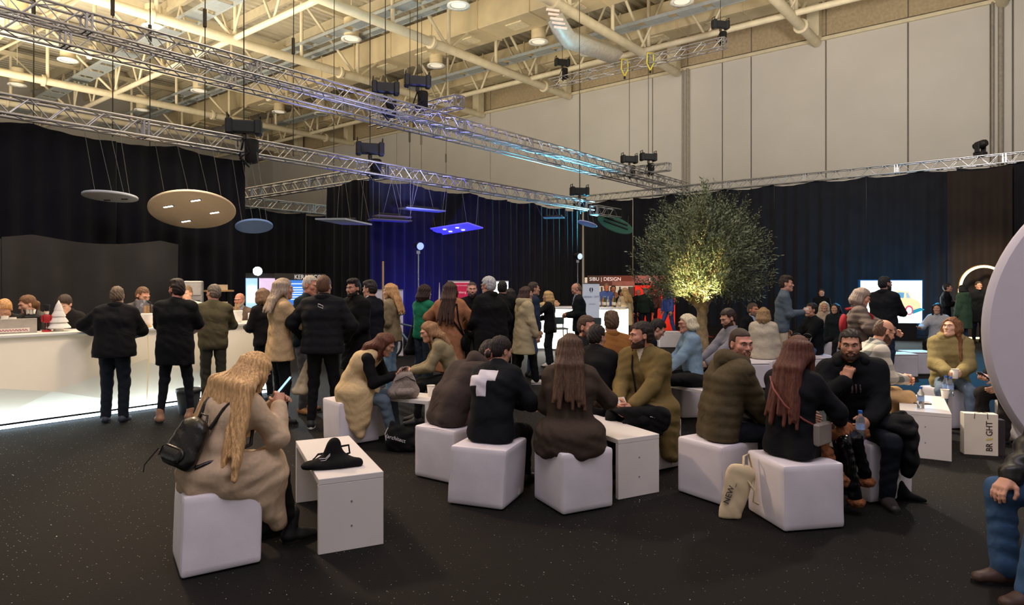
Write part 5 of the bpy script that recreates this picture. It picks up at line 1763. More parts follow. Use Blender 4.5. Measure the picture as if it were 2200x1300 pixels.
PEOPLE['r4'] = seated('seated person with light brown hair in a cream top seen from behind', 1640, 11.2, 24, 'white pouffe under the person in the cream top', H=1.68, female=True, lean=4, lod=1, hair=dict(style='bob', col=(158, 128, 92), len=0.1), top=dict(type='sweater', col=(196, 186, 166), g=0.03), bottom=dict(col=(120, 110, 100)))
PEOPLE['r6'] = seated('far seated person in a hooded beige coat with blonde hair', 1770, 15.4, 200, 'white pouffe under the person in the hooded beige coat', H=1.66, female=True, lod=2, hair=dict(style='bob', col=(206, 184, 150), len=0.12), top=dict(type='coat', col=(186, 166, 140), g=0.03), bottom=dict(col=(40, 40, 46)))
PEOPLE['r7'] = seated('far seated woman with dark hair next to the beige coat', 1797, 14.6, 230, 'white pouffe under the far woman with dark hair', H=1.62, female=True, lod=2, hair=dict(style='long', col=(30, 30, 34), len=0.2), top=dict(type='jacket', col=(30, 44, 46), g=0.026), bottom=dict(col=(30, 30, 36)))
PEOPLE['r8'] = stand('woman with grey bobbed hair in a brown quilted jacket and red backpack', 1838, 9.1, 112, H=1.66, female=True, lean=6, head=(6, 20, 0), lod=1, fat=1.1, hair=dict(style='bob', col=(150, 132, 118), len=0.08, vol=0.02, front=78, ridge=0.002), top=dict(type='puffer', col=(104, 92, 84), g=0.036, hem=0.75, q=0.012, per=0.08, collar=0.022), bottom=dict(col=(40, 42, 50)), RA=dict(to=(0.1, 0.24, 1.22), curl=1.0, pole=(1, 0, -0.7)), LA=dict(to=(-0.05, 0.5, 1.08), curl=0.6), skin=(206, 150, 126))
PEOPLE['r9'] = stand('man in a dark jacket pointing at the bright screen', 1898, 11.6, 64, H=1.86, lean=2, head=(18, 0, 0), lod=1, fat=1.08, hair=dict(style='short', col=(32, 32, 36), vol=0.007), beard=(40, 36, 36), top=dict(type='jacket', col=(30, 34, 42), g=0.028, hem=0.85, collar=0.02), bottom=dict(col=(40, 52, 74), w=1.05), RA=dict(to=(0.1, 0.42, 1.22), curl=0.5), LA=dict(to=(-0.1, 0.2, 1.0)), skin=(170, 130, 120))
PEOPLE['r11'] = seated('far seated woman with long dark hair in a pale sweater gesturing', 2016, 14.2, 226, 'white pouffe under the far woman in the pale sweater', H=1.66, female=True, lean=6, lod=2, hair=dict(style='long', col=(32, 34, 40), len=0.3), top=dict(type='sweater', col=(176, 178, 184), g=0.026), bottom=dict(col=(24, 26, 32)), RA=dict(to=(0.24, 0.42, 0.8), palm=(0, 0, 1)), LA=dict(to=(-0.2, 0.34, 0.72)))
PEOPLE['r12'] = stand('far man in black with a white lanyard badge', 2030, 18.9, 120, H=1.74, lod=2, hair=dict(style='short', col=(34, 30, 30)), top=dict(type='jacket', col=(20, 22, 28), g=0.028, hem=0.8), bottom=dict(col=(24, 28, 38)), RA=dict(to=(0.04, 0.24, 1.2)), LA=dict(to=(-0.06, 0.26, 1.15)), skin=(190, 140, 120))
PEOPLE['r13'] = stand('far person in a long green parka seen from behind', 2072, 18.4, 340, H=1.70, female=True, lod=2, hair=dict(style='bob', col=(34, 32, 34), len=0.06), top=dict(type='coat', col=(74, 100, 80), g=0.036, hem=0.5, hood=True), bottom=dict(col=(60, 80, 110)))
PEOPLE['r14'] = stand('far man in a dark coat with a hand on his hip by the light arch', 2100, 19.6, 190, H=1.80, lod=2, hair=dict(style='short', col=(60, 48, 42)), top=dict(type='coat', col=(26, 28, 34), g=0.034, hem=0.6), bottom=dict(col=(24, 34, 56)), LA=dict(to=(-0.22, 0.05, 1.02), pole=(-1, -0.3, 0)))
# ================================================================== THE LONG BAR
BA, B0, B1, BZ = 9.68, -3.6, 5.75, 1.14
bar = empty('bar_counter', H(BA, B0, 0), TZ, 'long white illuminated bar counter with faceted front', 'bar')
LB = B1 - B0
M_GLOW = mat('backlit_acrylic', (240, 230, 208), 0.35, var=0.02, emit=(255, 236, 196), es=0.14)
MB().box((LB / 2, 0.32, BZ - 0.02), (LB, 0.74, 0.04), ch=0.008).build('worktop', mat('bar_top_white', (244, 238, 226), 0.3, var=0.02), bar)
nm = 5
mw = LB / nm
for i in range(nm):
    x0, x1 = i * mw + 0.006, (i + 1) * mw - 0.006
    k = -0.03 if i % 2 else 0.02
    # faceted front: upper part leans out to a broken ridge, lower part falls back
    r0, r1, rm = (0.55, 0.72, 0.42) if i % 2 else (0.66, 0.5, 0.36)
    xm = x0 + (x1 - x0) * (0.38 if i % 2 else 0.55)
    V = [(x0, 0.0, BZ - 0.04), (x1, 0.0, BZ - 0.04), (x0, -0.09 + k, r0), (xm, -0.15, rm), (x1, -0.09 - k, r1), (x0, 0.02, 0.07), (x1, 0.02, 0.07), (xm, 0.03, 0.07)]
    f = MB().add(V, [(0, 2, 3), (0, 3, 1), (1, 3, 4), (2, 5, 3), (5, 7, 3), (7, 6, 3), (3, 6, 4)])
    V2 = [(x0, 0.04, BZ - 0.04), (x1, 0.04, BZ - 0.04), (x1, 0.04, 0.07), (x0, 0.04, 0.07)]
    f.add(V2, [(0, 1, 2, 3)])
    p = f.build('front_panel', M_GLOW, bar)
    MB().lathe([(0.018, 0.0), (0.022, 0.03), (0.014, 0.075)], (x0 + 0.04, 0.06, 0), 8).build('foot', M_BLACKM, bar)
MB().box((LB / 2, 0.34, BZ / 2), (LB - 0.06, 0.04, BZ - 0.14)).build('inner_wall', mat('bar_inner_white', (210, 204, 196), 0.6), bar)
MB().box((LB - 0.02, 0.33, BZ / 2), (0.03, 0.62, BZ - 0.1)).build('end_panel', M_GLOW, bar)
MB().box((LB / 2, 0.0, 0.03), (LB - 0.1, 0.05, 0.03)).build('led_strip', mat('cool_led_strip', (255, 255, 255), 0.4, emit=(205, 232, 255), es=9.0), bar)
a_ = (BA - 0.16)
lo_ = light('bar_led_glow', 'AREA', H(BA - 0.22, (B0 + B1) / 2, 0.05), 19, (0.70, 0.88, 1.0), LB, H(BA + 0.02, (B0 + B1) / 2, 0.55), sy=0.1)
lo_.rotation_euler = (R(125), 0, TZ)


def bp(u, a, z=BZ):
    x, y = on_a(u, a)
    return (x, y, z)


# things on the bar
def paper_cup(label, p, h=0.11, r=0.042, lid=False, group='white paper cups', cap=None):
    c = empty('paper_cup', p, 0, label, 'cup', group)
    MB().lathe([(r * 0.74, 0.0), (r, h), (r * 0.93, h), (r * 0.7, 0.006)], n=18, cap=False).lathe([(0.001, 0.004), (r * 0.74, 0.004)], n=18, cap=False).build('cup_wall', M_PAPER, c)
    MB().tube([(r * math.cos(t), r * math.sin(t), h) for t in np.linspace(0, 6.2832, 17)[:-1]], 0.0028, 5, closed=True).build('rim', M_PAPER, c)
    MB().lathe([(r * 0.9, h * 0.8), (0.001, h * 0.8)], n=18, cap=False).build('coffee', mat('coffee', (70, 44, 26), 0.3), c)
    return c


def cup_stack(label, p, n=7, r=0.042):
    c = empty('cup_stack', p, 0, label, 'cups')
    for i in range(n):
        z = i * 0.022
        MB().lathe([(r, z), (r * 1.04, z + 0.004), (r * 0.99, z + 0.006), (r * 0.78, z + 0.1)], n=16).build('cup', M_PAPER, c)


cup_stack('left tall stack of paper cups by the blond barista', bp(10, 10.15), 6, 0.05)
cup_stack('second stack of paper cups beside the left stack', bp(27, 10.1), 5, 0.052)
cup_stack('cup stack behind the olive sweater man on the back table', bp(436, 10.2), 8, 0.05)
cup_stack('cup stack next to the white shirted barman', bp(422, 10.2), 7, 0.045)
tr = empty('table_sign', bp(14, 9.85), TZ, 'grey table sign with red handwriting lying on the bar', 'sign')
MB().box((0, 0, 0.09), (0.62, 0.03, 0.18), ch=0.004).build('board', mat('grey_sign_board', (176, 168, 156), 0.5), tr)
MB().box((0.02, -0.018, 0.04), (0.42, 0.004, 0.05)).build('label_strip', M_PAPER, tr)
MB().tube([(-0.18 + 0.01 * i, -0.023, 0.04 + 0.012 * math.sin(i * 1.9)) for i in range(40)], 0.0035, 4).build('handwriting', mat('red_ink', (170, 50, 90), 0.6), tr)
mc = empty('coffee_grinder', bp(65, 10.25), TZ, 'small black coffee grinder beside the bar sign', 'coffee machine')
MB().box((0, 0, 0.1), (0.2, 0.22, 0.2), ch=0.02).build('body', M_BLACKM, mc)
MB().lathe([(0.06, 0.2), (0.08, 0.28)], n=14).build('hopper', M_CHROME, mc)
MB().tube([(0.08, -0.1, 0.16), (0.14, -0.16, 0.14)], 0.014, 8).build('handle', M_BLACK, mc)
nu = empty('nutcracker_figure', bp(100, 9.88), TZ, 'red and white wooden soldier figure with a tall black hat', 'figurine')
MB().box((0, 0, 0.012), (0.09, 0.06, 0.024)).build('base', mat('figure_red', (176, 40, 46), 0.5), nu)
for s_ in (-1, 1):
    MB().tube([(s_ * 0.018, 0, 0.024), (s_ * 0.018, 0, 0.12)], 0.014, 8).build('leg', mat('figure_dark', (60, 30, 34), 0.5), nu)
    MB().tube([(s_ * 0.045, 0, 0.21), (s_ * 0.05, 0, 0.13)], 0.012, 8).build('arm', mat('figure_red', (176, 40, 46), 0.5), nu)
MB().lathe([(0.03, 0.115), (0.036, 0.15), (0.04, 0.21), (0.02, 0.225)], n=14).build('coat', mat('figure_red', (176, 40, 46), 0.5), nu)
MB().sphere((0, 0, 0.25), 0.03, 12, 8).build('head', mat('figure_skin', (226, 186, 160), 0.5), nu)
MB().lathe([(0.03, 0.265), (0.04, 0.33), (0.036, 0.345)], n=14).build('hat', M_BLACK, nu)
MB().sphere((0, -0.016, 0.235), 0.022, 10, 6, (1, 0.7, 1)).build('beard', M_PAPER, nu)
ct = empty('tree_ornament', bp(126, 9.9), TZ, 'white stacked cone Christmas tree ornament on the bar', 'ornament')
for i in range(4):
    r_ = 0.135 - 0.028 * i
    MB().lathe([(r_, 0.04 + 0.075 * i), (r_ * 0.98, 0.055 + 0.075 * i), (r_ * 0.55, 0.125 + 0.075 * i)], n=22).build('tier', mat('white_ceramic', (236, 232, 222), 0.4), ct)
MB().lathe([(0.06, 0.0), (0.055, 0.045)], n=16).build('foot', mat('white_ceramic', (236, 232, 222), 0.4), ct)
MB().lathe([(0.035, 0.33), (0.003, 0.4)], n=14).build('tip', mat('white_ceramic', (236, 232, 222), 0.4), ct)


def stirrer_jar(label, p):
    j = empty('stirrer_jar', p, 0.3, label, 'jar', 'white jars with wooden stirrers')
    MB().lathe([(0.05, 0.0), (0.07, 0.03), (0.078, 0.09), (0.07, 0.12), (0.082, 0.18), (0.075, 0.19), (0.06, 0.12)], n=18).build('jar', mat('white_ceramic', (236, 232, 222), 0.4), j)
    rg = random.Random(len(label))
    for i in range(14):
        t = rg.uniform(0, 6.28)
        d = rg.uniform(0.01, 0.05)
        MB().box((d * math.cos(t), d * math.sin(t), 0.22), (0.007, 0.003, 0.16), rz=t).build('stirrer', M_WOOD, j)


stirrer_jar('white jar of wooden stirrers between the barman and the black t-shirt man', bp(316, 9.95))
stirrer_jar('white jar of wooden stirrers near the far end of the bar', bp(510, 9.95))
by = empty('serving_board', bp(308, 9.92), TZ, 'round wooden tray under the left stirrer jar', 'tray')
by.location = bp(300, 9.86)
MB().lathe([(0.14, 0.0), (0.15, 0.006), (0.15, 0.016)], n=24).build('board', M_WOOD, by)
bl = empty('blender_jug', bp(304, 10.2), 0, 'clear blender jug with dark base beside the barman', 'blender')
MB().lathe([(0.07, 0.0), (0.08, 0.1), (0.06, 0.14)], n=16).build('base', M_BLACK, bl)
MB().lathe([(0.06, 0.14), (0.085, 0.38), (0.082, 0.38), (0.056, 0.15)], n=16, cap=False).build('jug', mat('clear_plastic', (225, 220, 224), 0.1, trans=0.85), bl)
MB().tube([(0.08, 0, 0.36), (0.13, 0, 0.34), (0.12, 0, 0.2), (0.07, 0, 0.18)], 0.01, 6).build('handle', M_BLACK, bl)
nb = empty('napkin_holder', bp(548, 9.95), TZ + 0.1, 'white slatted napkin box at the far end of the bar', 'box')
MB().box((0, 0, 0.07), (0.19, 0.12, 0.14), ch=0.008).build('box', mat('white_ceramic', (236, 232, 222), 0.4), nb)
for i in range(6):
    MB().box((-0.06 + 0.024 * i, -0.062, 0.06), (0.01, 0.006, 0.09)).build('slat', M_WOOD, nb)
for i, (u, a) in enumerate(((345, 10.15), (362, 10.25))):
    cb = empty('carton_box', bp(u, a), TZ, ('small printed carton at the barman side of the back table', 'second small carton beside the printed carton')[i], 'carton')
    MB().box((0, 0, 0.11), (0.14, 0.12, 0.22)).build('carton', mat('cream_carton', (228, 200, 160), 0.7), cb)
    MB().box((0, -0.062, 0.13), (0.08, 0.003, 0.06)).build('print_patch', mat('carton_print', (190, 110, 70), 0.7), cb)
# back table under the barman's things
bt = empty('back_table', H(11.2, 3.4, 0), TZ, 'black back table behind the bar staff', 'table')
MB().box((0.7, 0, 0.88), (1.6, 0.4, 0.04)).build('table_top', M_BLACK, bt)
for x_ in (0.0, 1.4):
    for y_ in (-0.2, 0.2):
        MB().box((x_, y_, 0.43), (0.04, 0.04, 0.86)).build('leg', M_BLACKM, bt)
fr = empty('drinks_fridge', (*on_a(407, 11.5)[:2], 0), TZ - 0.5, 'tall grey glass door fridge behind the bar', 'fridge')
MB().box((0, 0, 0.9), (0.42, 0.5, 1.8), ch=0.015).build('cabinet', mat('fridge_grey', (170, 166, 160), 0.4), fr)
MB().box((0, -0.26, 0.8), (0.36, 0.03, 1.35)).build('door', mat('fridge_glass', (80, 84, 86), 0.1, var=0.05), fr)
MB().tube([(0.15, -0.29, 0.6), (0.15, -0.29, 1.1)], 0.012, 6).build('handle', M_CHROME, fr)
MB().box((0, -0.255, 1.66), (0.38, 0.02, 0.2)).build('header', mat('fridge_header', (196, 192, 184), 0.4), fr)
sf = empty('wall_shelf_rack', (*on_a(468, 12.0)[:2], 0), TZ, 'dark shelf rack with wooden boards at the end of the bar', 'shelf')
for z in (1.3, 1.62):
    MB().box((0, 0, z), (0.5, 0.25, 0.03)).build('shelf', M_WOOD, sf)
for x_ in (-0.23, 0.23):
    MB().box((x_, 0.1, 0.9), (0.03, 0.03, 1.8)).build('upright', M_BLACKM, sf)
for i, z in enumerate((1.315, 1.635)):
    MB().box((0.05, 0, z + 0.05), (0.2, 0.16, 0.1)).build('carton', mat('cream_carton', (228, 200, 160), 0.7), sf)
bk = empty('waste_bin', fl(405, 888), 0, 'dark round waste bin with liner at the foot of the bar', 'bin')
MB().lathe([(0.12, 0.0), (0.155, 0.33), (0.145, 0.33), (0.11, 0.01)], n=20, cap=False).build('bin', mat('dark_bin', (40, 48, 54), 0.5), bk)
MB().lathe([(0.158, 0.335), (0.162, 0.29), (0.15, 0.33), (0.13, 0.26)], n=20, cap=False).build('liner', mat('grey_liner', (120, 126, 128), 0.35), bk)

# ================================================================== HANGING LAMPS
def disc_lamp(label, u, v, Y, dia, tilt, roll, col, spots=4, es=1.5, tube=False, cord_z=None, back=False):
    p = pt(u, v, Y)
    r = empty('pendant_disc', p, 0, label, 'lamp', 'round hanging acoustic lamps')
    m = mat('acoustic_felt_%d_%d_%d' % tuple(col), col, 0.9, var=0.03, bump=0.1, bscale=200)
    Mx = Matrix.Rotation(R(roll), 4, 'Y') @ Matrix.Rotation(R(tilt), 4, 'X')
    d = MB().lathe([(dia / 2 - 0.008, -0.02), (dia / 2, -0.012), (dia / 2, 0.012), (dia / 2 - 0.008, 0.02)], n=48, M=Mx).build('disc', m, r)
    em = mat('lamp_led_warm_%d' % int(es), (255, 250, 240), 0.3, emit=(255, 240, 214), es=18.0 * es)
    if spots:
        for i, (x_, y_) in enumerate(((-0.2, 0.22), (0.22, 0.12), (-0.2, -0.2), (0.16, -0.24))[:spots]):
            q = Mx @ Vector((x_ * dia, y_ * dia, -0.024))
            s1 = MB().box((0, 0, 0), (0.13 * dia, 0.03 * dia, 0.012)).build('light_bar', M_BLACK, d, q)
            s1.rotation_euler = Mx.to_euler()
            for j in range(5):
                MB().box((-0.046 * dia + 0.023 * j * dia, 0, -0.007), (0.017 * dia, 0.02 * dia, 0.006)).build('led', em if es else M_BLACK, s1)
    if back:
        for y_ in (-0.12, 0.14):
            q = Mx @ Vector((0, y_ * dia, 0.05))
            b = MB().tube([(-0.34 * dia, 0, 0), (0.34 * dia, 0, 0)], 0.035, 8).build('driver_tube', M_BLACK, r, q)
            b.rotation_euler = Mx.to_euler()
    top = cord_z or 4.4
    sh_ = (A1 - ab(p[0], p[1])[0]) * dA if not cord_z else np.zeros(2)
    for x_, y_ in ((-0.36, 0.1), (-0.12, 0.3), (0.12, 0.3), (0.34, 0.1)):
        q = Mx @ Vector((x_ * dia, y_ * dia, 0.02))
        MB().tube([tuple(q), (q[0] * 1.05 + sh_[0], q[1] * 0.2 + sh_[1], top - p[2])], 0.004, 4).build('cord', mat('grey_cord', (120, 116, 112), 0.6), r)
    return r


def Ya(u, a=12.12):
    return on_a(u, a)[1]


disc_lamp('pale grey round hanging disc lamp, switched off, over the bar', 237, 422, Ya(237), 0.82, -5, 0, (200, 205, 212), 2, 0.0)
disc_lamp('large lit cream round hanging disc lamp with four light bars', 414, 451, Ya(414), 1.46, -20, -9, (232, 208, 176), 4, 1.5)
disc_lamp('small blue round hanging disc lamp right of the large cream one', 546, 486, Ya(546), 0.70, -15, -9, (140, 170, 226), 0, 0)
disc_lamp('small pale violet round hanging disc by the far curtain', 1262, 481, 22.9, 0.70, -6, 16, (176, 182, 226), 0, 0)
disc_lamp('tilted dark green round hanging disc with black tubes on its back', 1322, 482, 23.6, 1.34, 30, 20, (44, 92, 82), 0, 0, back=True, cord_z=4.2)
light('disc_bounce_fill', 'SPOT', bp(400, 9.9, 1.25), 45, (1.0, 0.86, 0.66), 0.2, pt(414, 451, Ya(414)), 60, 0.8)  # added spot imitating bar glow bounced up onto the cream disc
light('disc_lamp_spot', 'SPOT', (pt(414, 451, Ya(414))[0] + 0.0, Ya(414), 3.05), 120, (1.0, 0.84, 0.6), 0.3, H(9.9, 4.3, 0.8), 120, 0.8)


def panel_lamp(label, corners, col, spots=False):
    """flat rectangular hanging panel from its four lower corners (world points)"""
    c = np.mean(np.array(corners), 0)
    r = empty('pendant_lamp', tuple(c), 0, label, 'lamp', 'rectangular hanging acoustic lamps')
    V = [tuple(np.array(p) - c) for p in corners]
    V2 = [(x_, y_, z_ + 0.035) for x_, y_, z_ in V]
    MB().add(V + V2, [(3, 2, 1, 0), (4, 5, 6, 7), (0, 1, 5, 4), (1, 2, 6, 5), (2, 3, 7, 6), (3, 0, 4, 7)]).build('panel', mat('acoustic_felt_%d_%d_%d' % tuple(col), col, 0.9, var=0.03), r)
    sh_ = (A1 - ab(c[0], c[1])[0]) * dA
    m1 = (np.array(V[0]) + np.array(V[3])) / 2
    m2 = (np.array(V[1]) + np.array(V[2])) / 2
    MB().tube([tuple(m1 * 0.8 + (0, 0, 0.07)), tuple(m2 * 0.8 + (0, 0, 0.07))], 0.035, 8).build('driver_tube', M_BLACK, r)
    for q in (m1, m2):
        for s_ in (-0.12, 0.12):
            MB().tube([tuple(q * 0.8 + (s_, 0, 0.05)), (q[0] * 0.8 + s_ * 2 + sh_[0], q[1] * 0.8 + sh_[1], 4.4 - c[2])], 0.004, 4).build('cord', mat('grey_cord', (120, 116, 112), 0.6), r)
    if spots:
        for x_, y_ in ((0.3, 0.3), (0.3, 0.7), (0.6, 0.35), (0.6, 0.75)):
            q = np.array(V[0]) * (1 - x_) * (1 - y_) + np.array(V[1]) * x_ * (1 - y_) + np.array(V[2]) * x_ * y_ + np.array(V[3]) * (1 - x_) * y_
            MB().box((q[0], q[1], q[2] - 0.006), (0.08, 0.03, 0.012)).build('led', mat('lamp_led_cold', (255, 255, 255), 0.3, emit=(220, 220, 255), es=14.0), r)


def hpanel(cu, cv, Y, L, w, ang, z):
    x0, y0 = X(cu, Y), Y
    d = np.array([math.cos(R(ang)), math.sin(R(ang))])
    n = np.array([-d[1], d[0]])
    return [(x0 + a * d[0] * L / 2 + b * n[0] * w / 2, y0 + a * d[1] * L / 2 + b * n[1] * w / 2, z) for a, b in ((-1, -1), (1, -1), (1, 1), (-1, 1))]


panel_lamp('violet lit rectangular hanging panel over the bicycle', [pt(921, 493, 17.85), pt(1005, 480, 17.55), pt(1038, 491, 17.85), pt(951, 505, 18.2)], (150, 146, 210), True)
panel_lamp('left pale hanging panel of the dark lamp row', [pt(677, 472, 14.95), pt(742, 472, 14.65), pt(799, 484, 15.05), pt(735, 483, 15.3)], (176, 184, 196))
panel_lamp('second hanging panel of the dark lamp row', hpanel(838, 475, 15.9, 1.0, 0.36, 32, 3.27), (96, 98, 104))
panel_lamp('third hanging panel of the dark lamp row', hpanel(842, 467, 16.4, 0.92, 0.35, 36, 3.41), (110, 100, 92))
panel_lamp('right hanging panel of the dark lamp row', hpanel(908, 452, 16.9, 1.22, 0.35, 42, 3.64), (120, 126, 138))
panel_lamp('small teal lit hanging panel in front of the middle curtain', hpanel(1190, 469, 21.3, 0.66, 0.3, -12, 3.88), (90, 130, 150))

# ================================================================== FAR BOOTHS, SCREENS, BANNERS
bo = empty('exhibition_booth', (*on_a(612, 18.4)[:2], 0), TZ, 'dark booth with lit poster panels behind the standing group', 'booth')
ox, oy = on_a(612, 18.4)


def at_booth(u, a=18.3):
    x, y = on_a(u, a)
    return ab(x, y)[1] - ab(ox, oy)[1]


def bpanel(nm, u0, u1, v0, v1, m, dy=0.0):
    x0, x1 = at_booth(u0), at_booth(u1)
    Yc = on_a((u0 + u1) / 2, 18.4)[1]
    z1, z0 = CH + (610 - v0) / F * Yc, CH + (610 - v1) / F * Yc
    z0 = max(z0, 0.02)
    return MB().box(((x0 + x1) / 2, -0.05 - dy, (z0 + z1) / 2), (x1 - x0, 0.05, z1 - z0)).build(nm, m, bo)


bpanel('back_wall', 514, 708, 588, 735, mat('booth_dark_grey', (74, 72, 72), 0.7))
bpanel('header_board', 590, 708, 588, 602, mat('booth_header', (96, 88, 84), 0.7), 0.06)
bpanel('light_poster', 521, 556, 598, 700, mat('lit_poster_blue', (170, 206, 232), 0.4, emit=(168, 208, 240), es=1.1), 0.04)
for v0, v1 in ((614, 630), (633, 650)):
    bpanel('poster_square', 531, 549, v0, v1, mat('lit_poster_white', (240, 244, 248), 0.4, emit=(240, 246, 255), es=1.6), 0.08)
fp = bpanel('floral_poster', 557, 592, 598, 720, mat('lit_poster_floral', (226, 200, 236), 0.5, var=0.5, scale=7, emit=(235, 205, 240), es=0.9), 0.04)
bpanel('monitor', 618, 652, 602, 655, mat('monitor_blue', (60, 110, 190), 0.3, emit=(70, 130, 220), es=0.9), 0.06)
for v in (609, 617, 622, 627, 632, 637, 642):
    bpanel('screen_line', 623, 648, v, v + 1.6, mat('monitor_line', (220, 234, 255), 0.3, emit=(220, 236, 255), es=1.4), 0.09)
Yc = on_a(670, 18.4)[1]
text('header_lettering', 'KERAMICO SA', 0.20, mat('white_letter', (236, 232, 226), 0.5, emit=(255, 250, 240), es=0.5), bo, (at_booth(668), -0.16, CH + 14 / F * Yc), (R(90), 0, 0))
# bright lamp on a stand above the booth
ls = empty('flood_lamp', (X(555, 15.5), 15.5, 0), 0, 'blazing white flood lamp on a tall stand above the booth', 'lamp')
MB().tube([(0, 0, 0), (0, 0, 1.98)], 0.02, 8).build('stand', M_BLACKM, ls)
MB().lathe([(0.05, -0.08), (0.11, 0.0), (0.11, 0.03)], (0, 0, 2.05), 16, M=Matrix.Rotation(R(95), 4, 'X')).build('housing', M_BLACK, ls)
MB().sphere((0, -0.05, 2.05), 0.1, 16, 10).build('bulb', mat('flood_bulb', (255, 255, 255), 0.3, emit=(235, 248, 255), es=60.0), ls)
light('flood_lamp_beam', 'SPOT', (X(555, 15.5), 15.3, 2.08), 520, (0.86, 0.95, 1.0), 0.12, (-2.6, 8.0, 1.3), 70, 0.8)
# banners
def rollup(label, u0, u1, Y, v_top, m, rz=0.0):
    x0, x1 = X(u0, Y), X(u1, Y)
    h = CH + (610 - v_top) / F * Y
    r = empty('roll_up_banner', ((x0 + x1) / 2, Y, 0), rz, label, 'banner')
    w = x1 - x0
    MB().box((0, 0, 0.05 + (h - 0.05) / 2), (w, 0.012, h - 0.05)).build('sheet', m, r)
    MB().box((0, 0.01, 0.035), (w + 0.04, 0.16, 0.07), ch=0.015).build('cassette', M_CHROME, r)
    MB().box((0, 0, h), (w + 0.02, 0.025, 0.025)).build('top_rail', M_CHROME, r)
    MB().tube([(0, 0.03, 0.05), (0, 0.03, h)], 0.012, 6).build('pole', M_CHROME, r)
    return r, w, h


DK = mat('dark_print', (44, 48, 74), 0.7)
r_, w_, h_ = rollup('white roll-up banner beside the bicycle', 806, 866, 15.6, 623, mat('banner_white', (226, 224, 236), 0.6, var=0.03))
text('lettering', 'IN', 0.26, DK, r_, (w_ / 2 - 0.16, -0.01, h_ - 0.32), (R(90), 0, 0))
text('lettering', 'DER', 0.15, DK, r_, (w_ / 2 - 0.19, -0.01, h_ - 0.5), (R(90), 0, 0))
for i in range(2):
    MB().box((w_ / 2 - 0.12, -0.009, h_ - 0.75 - 0.05 * i), (0.12, 0.004, 0.02)).build('text_line', DK, r_)
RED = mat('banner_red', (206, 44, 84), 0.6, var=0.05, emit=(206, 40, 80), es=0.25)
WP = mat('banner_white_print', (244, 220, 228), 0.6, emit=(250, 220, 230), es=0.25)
r_, w_, h_ = rollup('red and white roll-up banner behind the long haired woman', 963, 1009, 15.2, 604, WP)
MB().box((0, -0.009, h_ - 0.28), (w_, 0.006, 0.48)).build('red_field', RED, r_)
text('lettering', 'neuchatel innovation', 0.045, WP, r_, (0.02, -0.014, h_ - 0.1), (R(90), 0, 0))
text('lettering', 'wwertherg', 0.075, WP, r_, (0.0, -0.014, h_ - 0.26), (R(90), 0, 0))
for i in range(5):
    MB().box((0, -0.009, h_ - 0.6 - 0.06 * i), (w_ * 0.8, 0.004, 0.015)).build('text_line', mat('grey_print', (150, 130, 150), 0.7), r_)
r_, w_, h_ = rollup('bright white lit display panel behind the grey haired man', 1048, 1092, 16.0, 604, mat('lit_panel', (250, 252, 255), 0.4, emit=(246, 252, 255), es=2.0))
r_, w_, h_ = rollup('white banner with a round leaf logo at the white counter', 1252, 1288, 16.6, 609, mat('banner_white_b', (206, 216, 232), 0.6, var=0.03, emit=(200, 214, 236), es=0.18), 0.1)
for s_ in (-1, 1):
    MB().add([(s_ * 0.008, -0.012, h_ - 0.24), (s_ * 0.05, -0.012, h_ - 0.17), (s_ * 0.04, -0.012, h_ - 0.12), (s_ * 0.008, -0.012, h_ - 0.1), (s_ * 0.016, -0.012, h_ - 0.17)], [(0, 1, 2, 3, 4)]).build('logo_leaf', DK, r_)
text('lettering', 'GENNA 1 OTT', 0.062, mat('grey_blue_print', (96, 116, 150), 0.7), r_, (0, -0.012, h_ - 0.34), (R(90), 0, 0))
MB().box((0.02, -0.012, h_ - 0.52), (0.16, 0.004, 0.006)).build('text_line', DK, r_)
cn = empty('paper_cone', (X(944, 15.0), 15.0, 0), 0, 'slim white cone decoration beside the red banner', 'ornament')
MB().lathe([(0.1, 0.0), (0.1, 0.02)], n=16).build('base', M_WHITE, cn)
MB().lathe([(0.09, 0.02), (0.005, 1.78)], n=16).build('cone', M_WHITE, cn)
po = empty('wooden_post', (X(823, 14.2), 14.2, 0), 0, 'slim pale wooden post beside the blonde woman', 'post')
MB().box((0, 0, 1.13), (0.035, 0.035, 2.22)).build('post', M_WOOD, po)
MB().box((0, 0, 0.01), (0.3, 0.3, 0.02)).build('base_plate', M_BLACKM, po)


def stand_lamp(label, u, v, Y):
    z = CH + (610 - v) / F * Y
    r = empty('spot_on_stand', (X(u, Y), Y, 0), 0, label, 'stage light')
    MB().tube([(0, 0, 0.02), (0, 0, z - 0.15)], 0.016, 8).build('pole', M_CHROME, r)
    for i in range(3):
        t = i * 2.1
        MB().tube([(0, 0, 0.45), (0.4 * math.cos(t), 0.4 * math.sin(t), 0.015)], 0.012, 6).build('leg', M_BLACKM, r)
    MB().lathe([(0.06, -0.14), (0.1, 0.0), (0.1, 0.12)], (0, 0, z), 16, M=Matrix.Rotation(R(100), 4, 'X') @ Matrix.Rotation(R(30), 4, 'Y')).build('head', M_BLACK, r)
    MB().lathe([(0.001, 0.125), (0.09, 0.122)], (0, 0, z), 16, M=Matrix.Rotation(R(100), 4, 'X') @ Matrix.Rotation(R(30), 4, 'Y'), cap=False).build('lens', mat('pale_lens', (180, 210, 235), 0.1, emit=(170, 205, 240), es=0.6), r)
    MB().box((0, 0, z - 0.16), (0.08, 0.08, 0.08)).build('clamp', M_CHROME, r)


stand_lamp('spotlight on a stand in front of the blue lit curtain', 899, 528, 15.9)
stand_lamp('spotlight on a stand left of the booth sign', 1241, 550, 19.5)

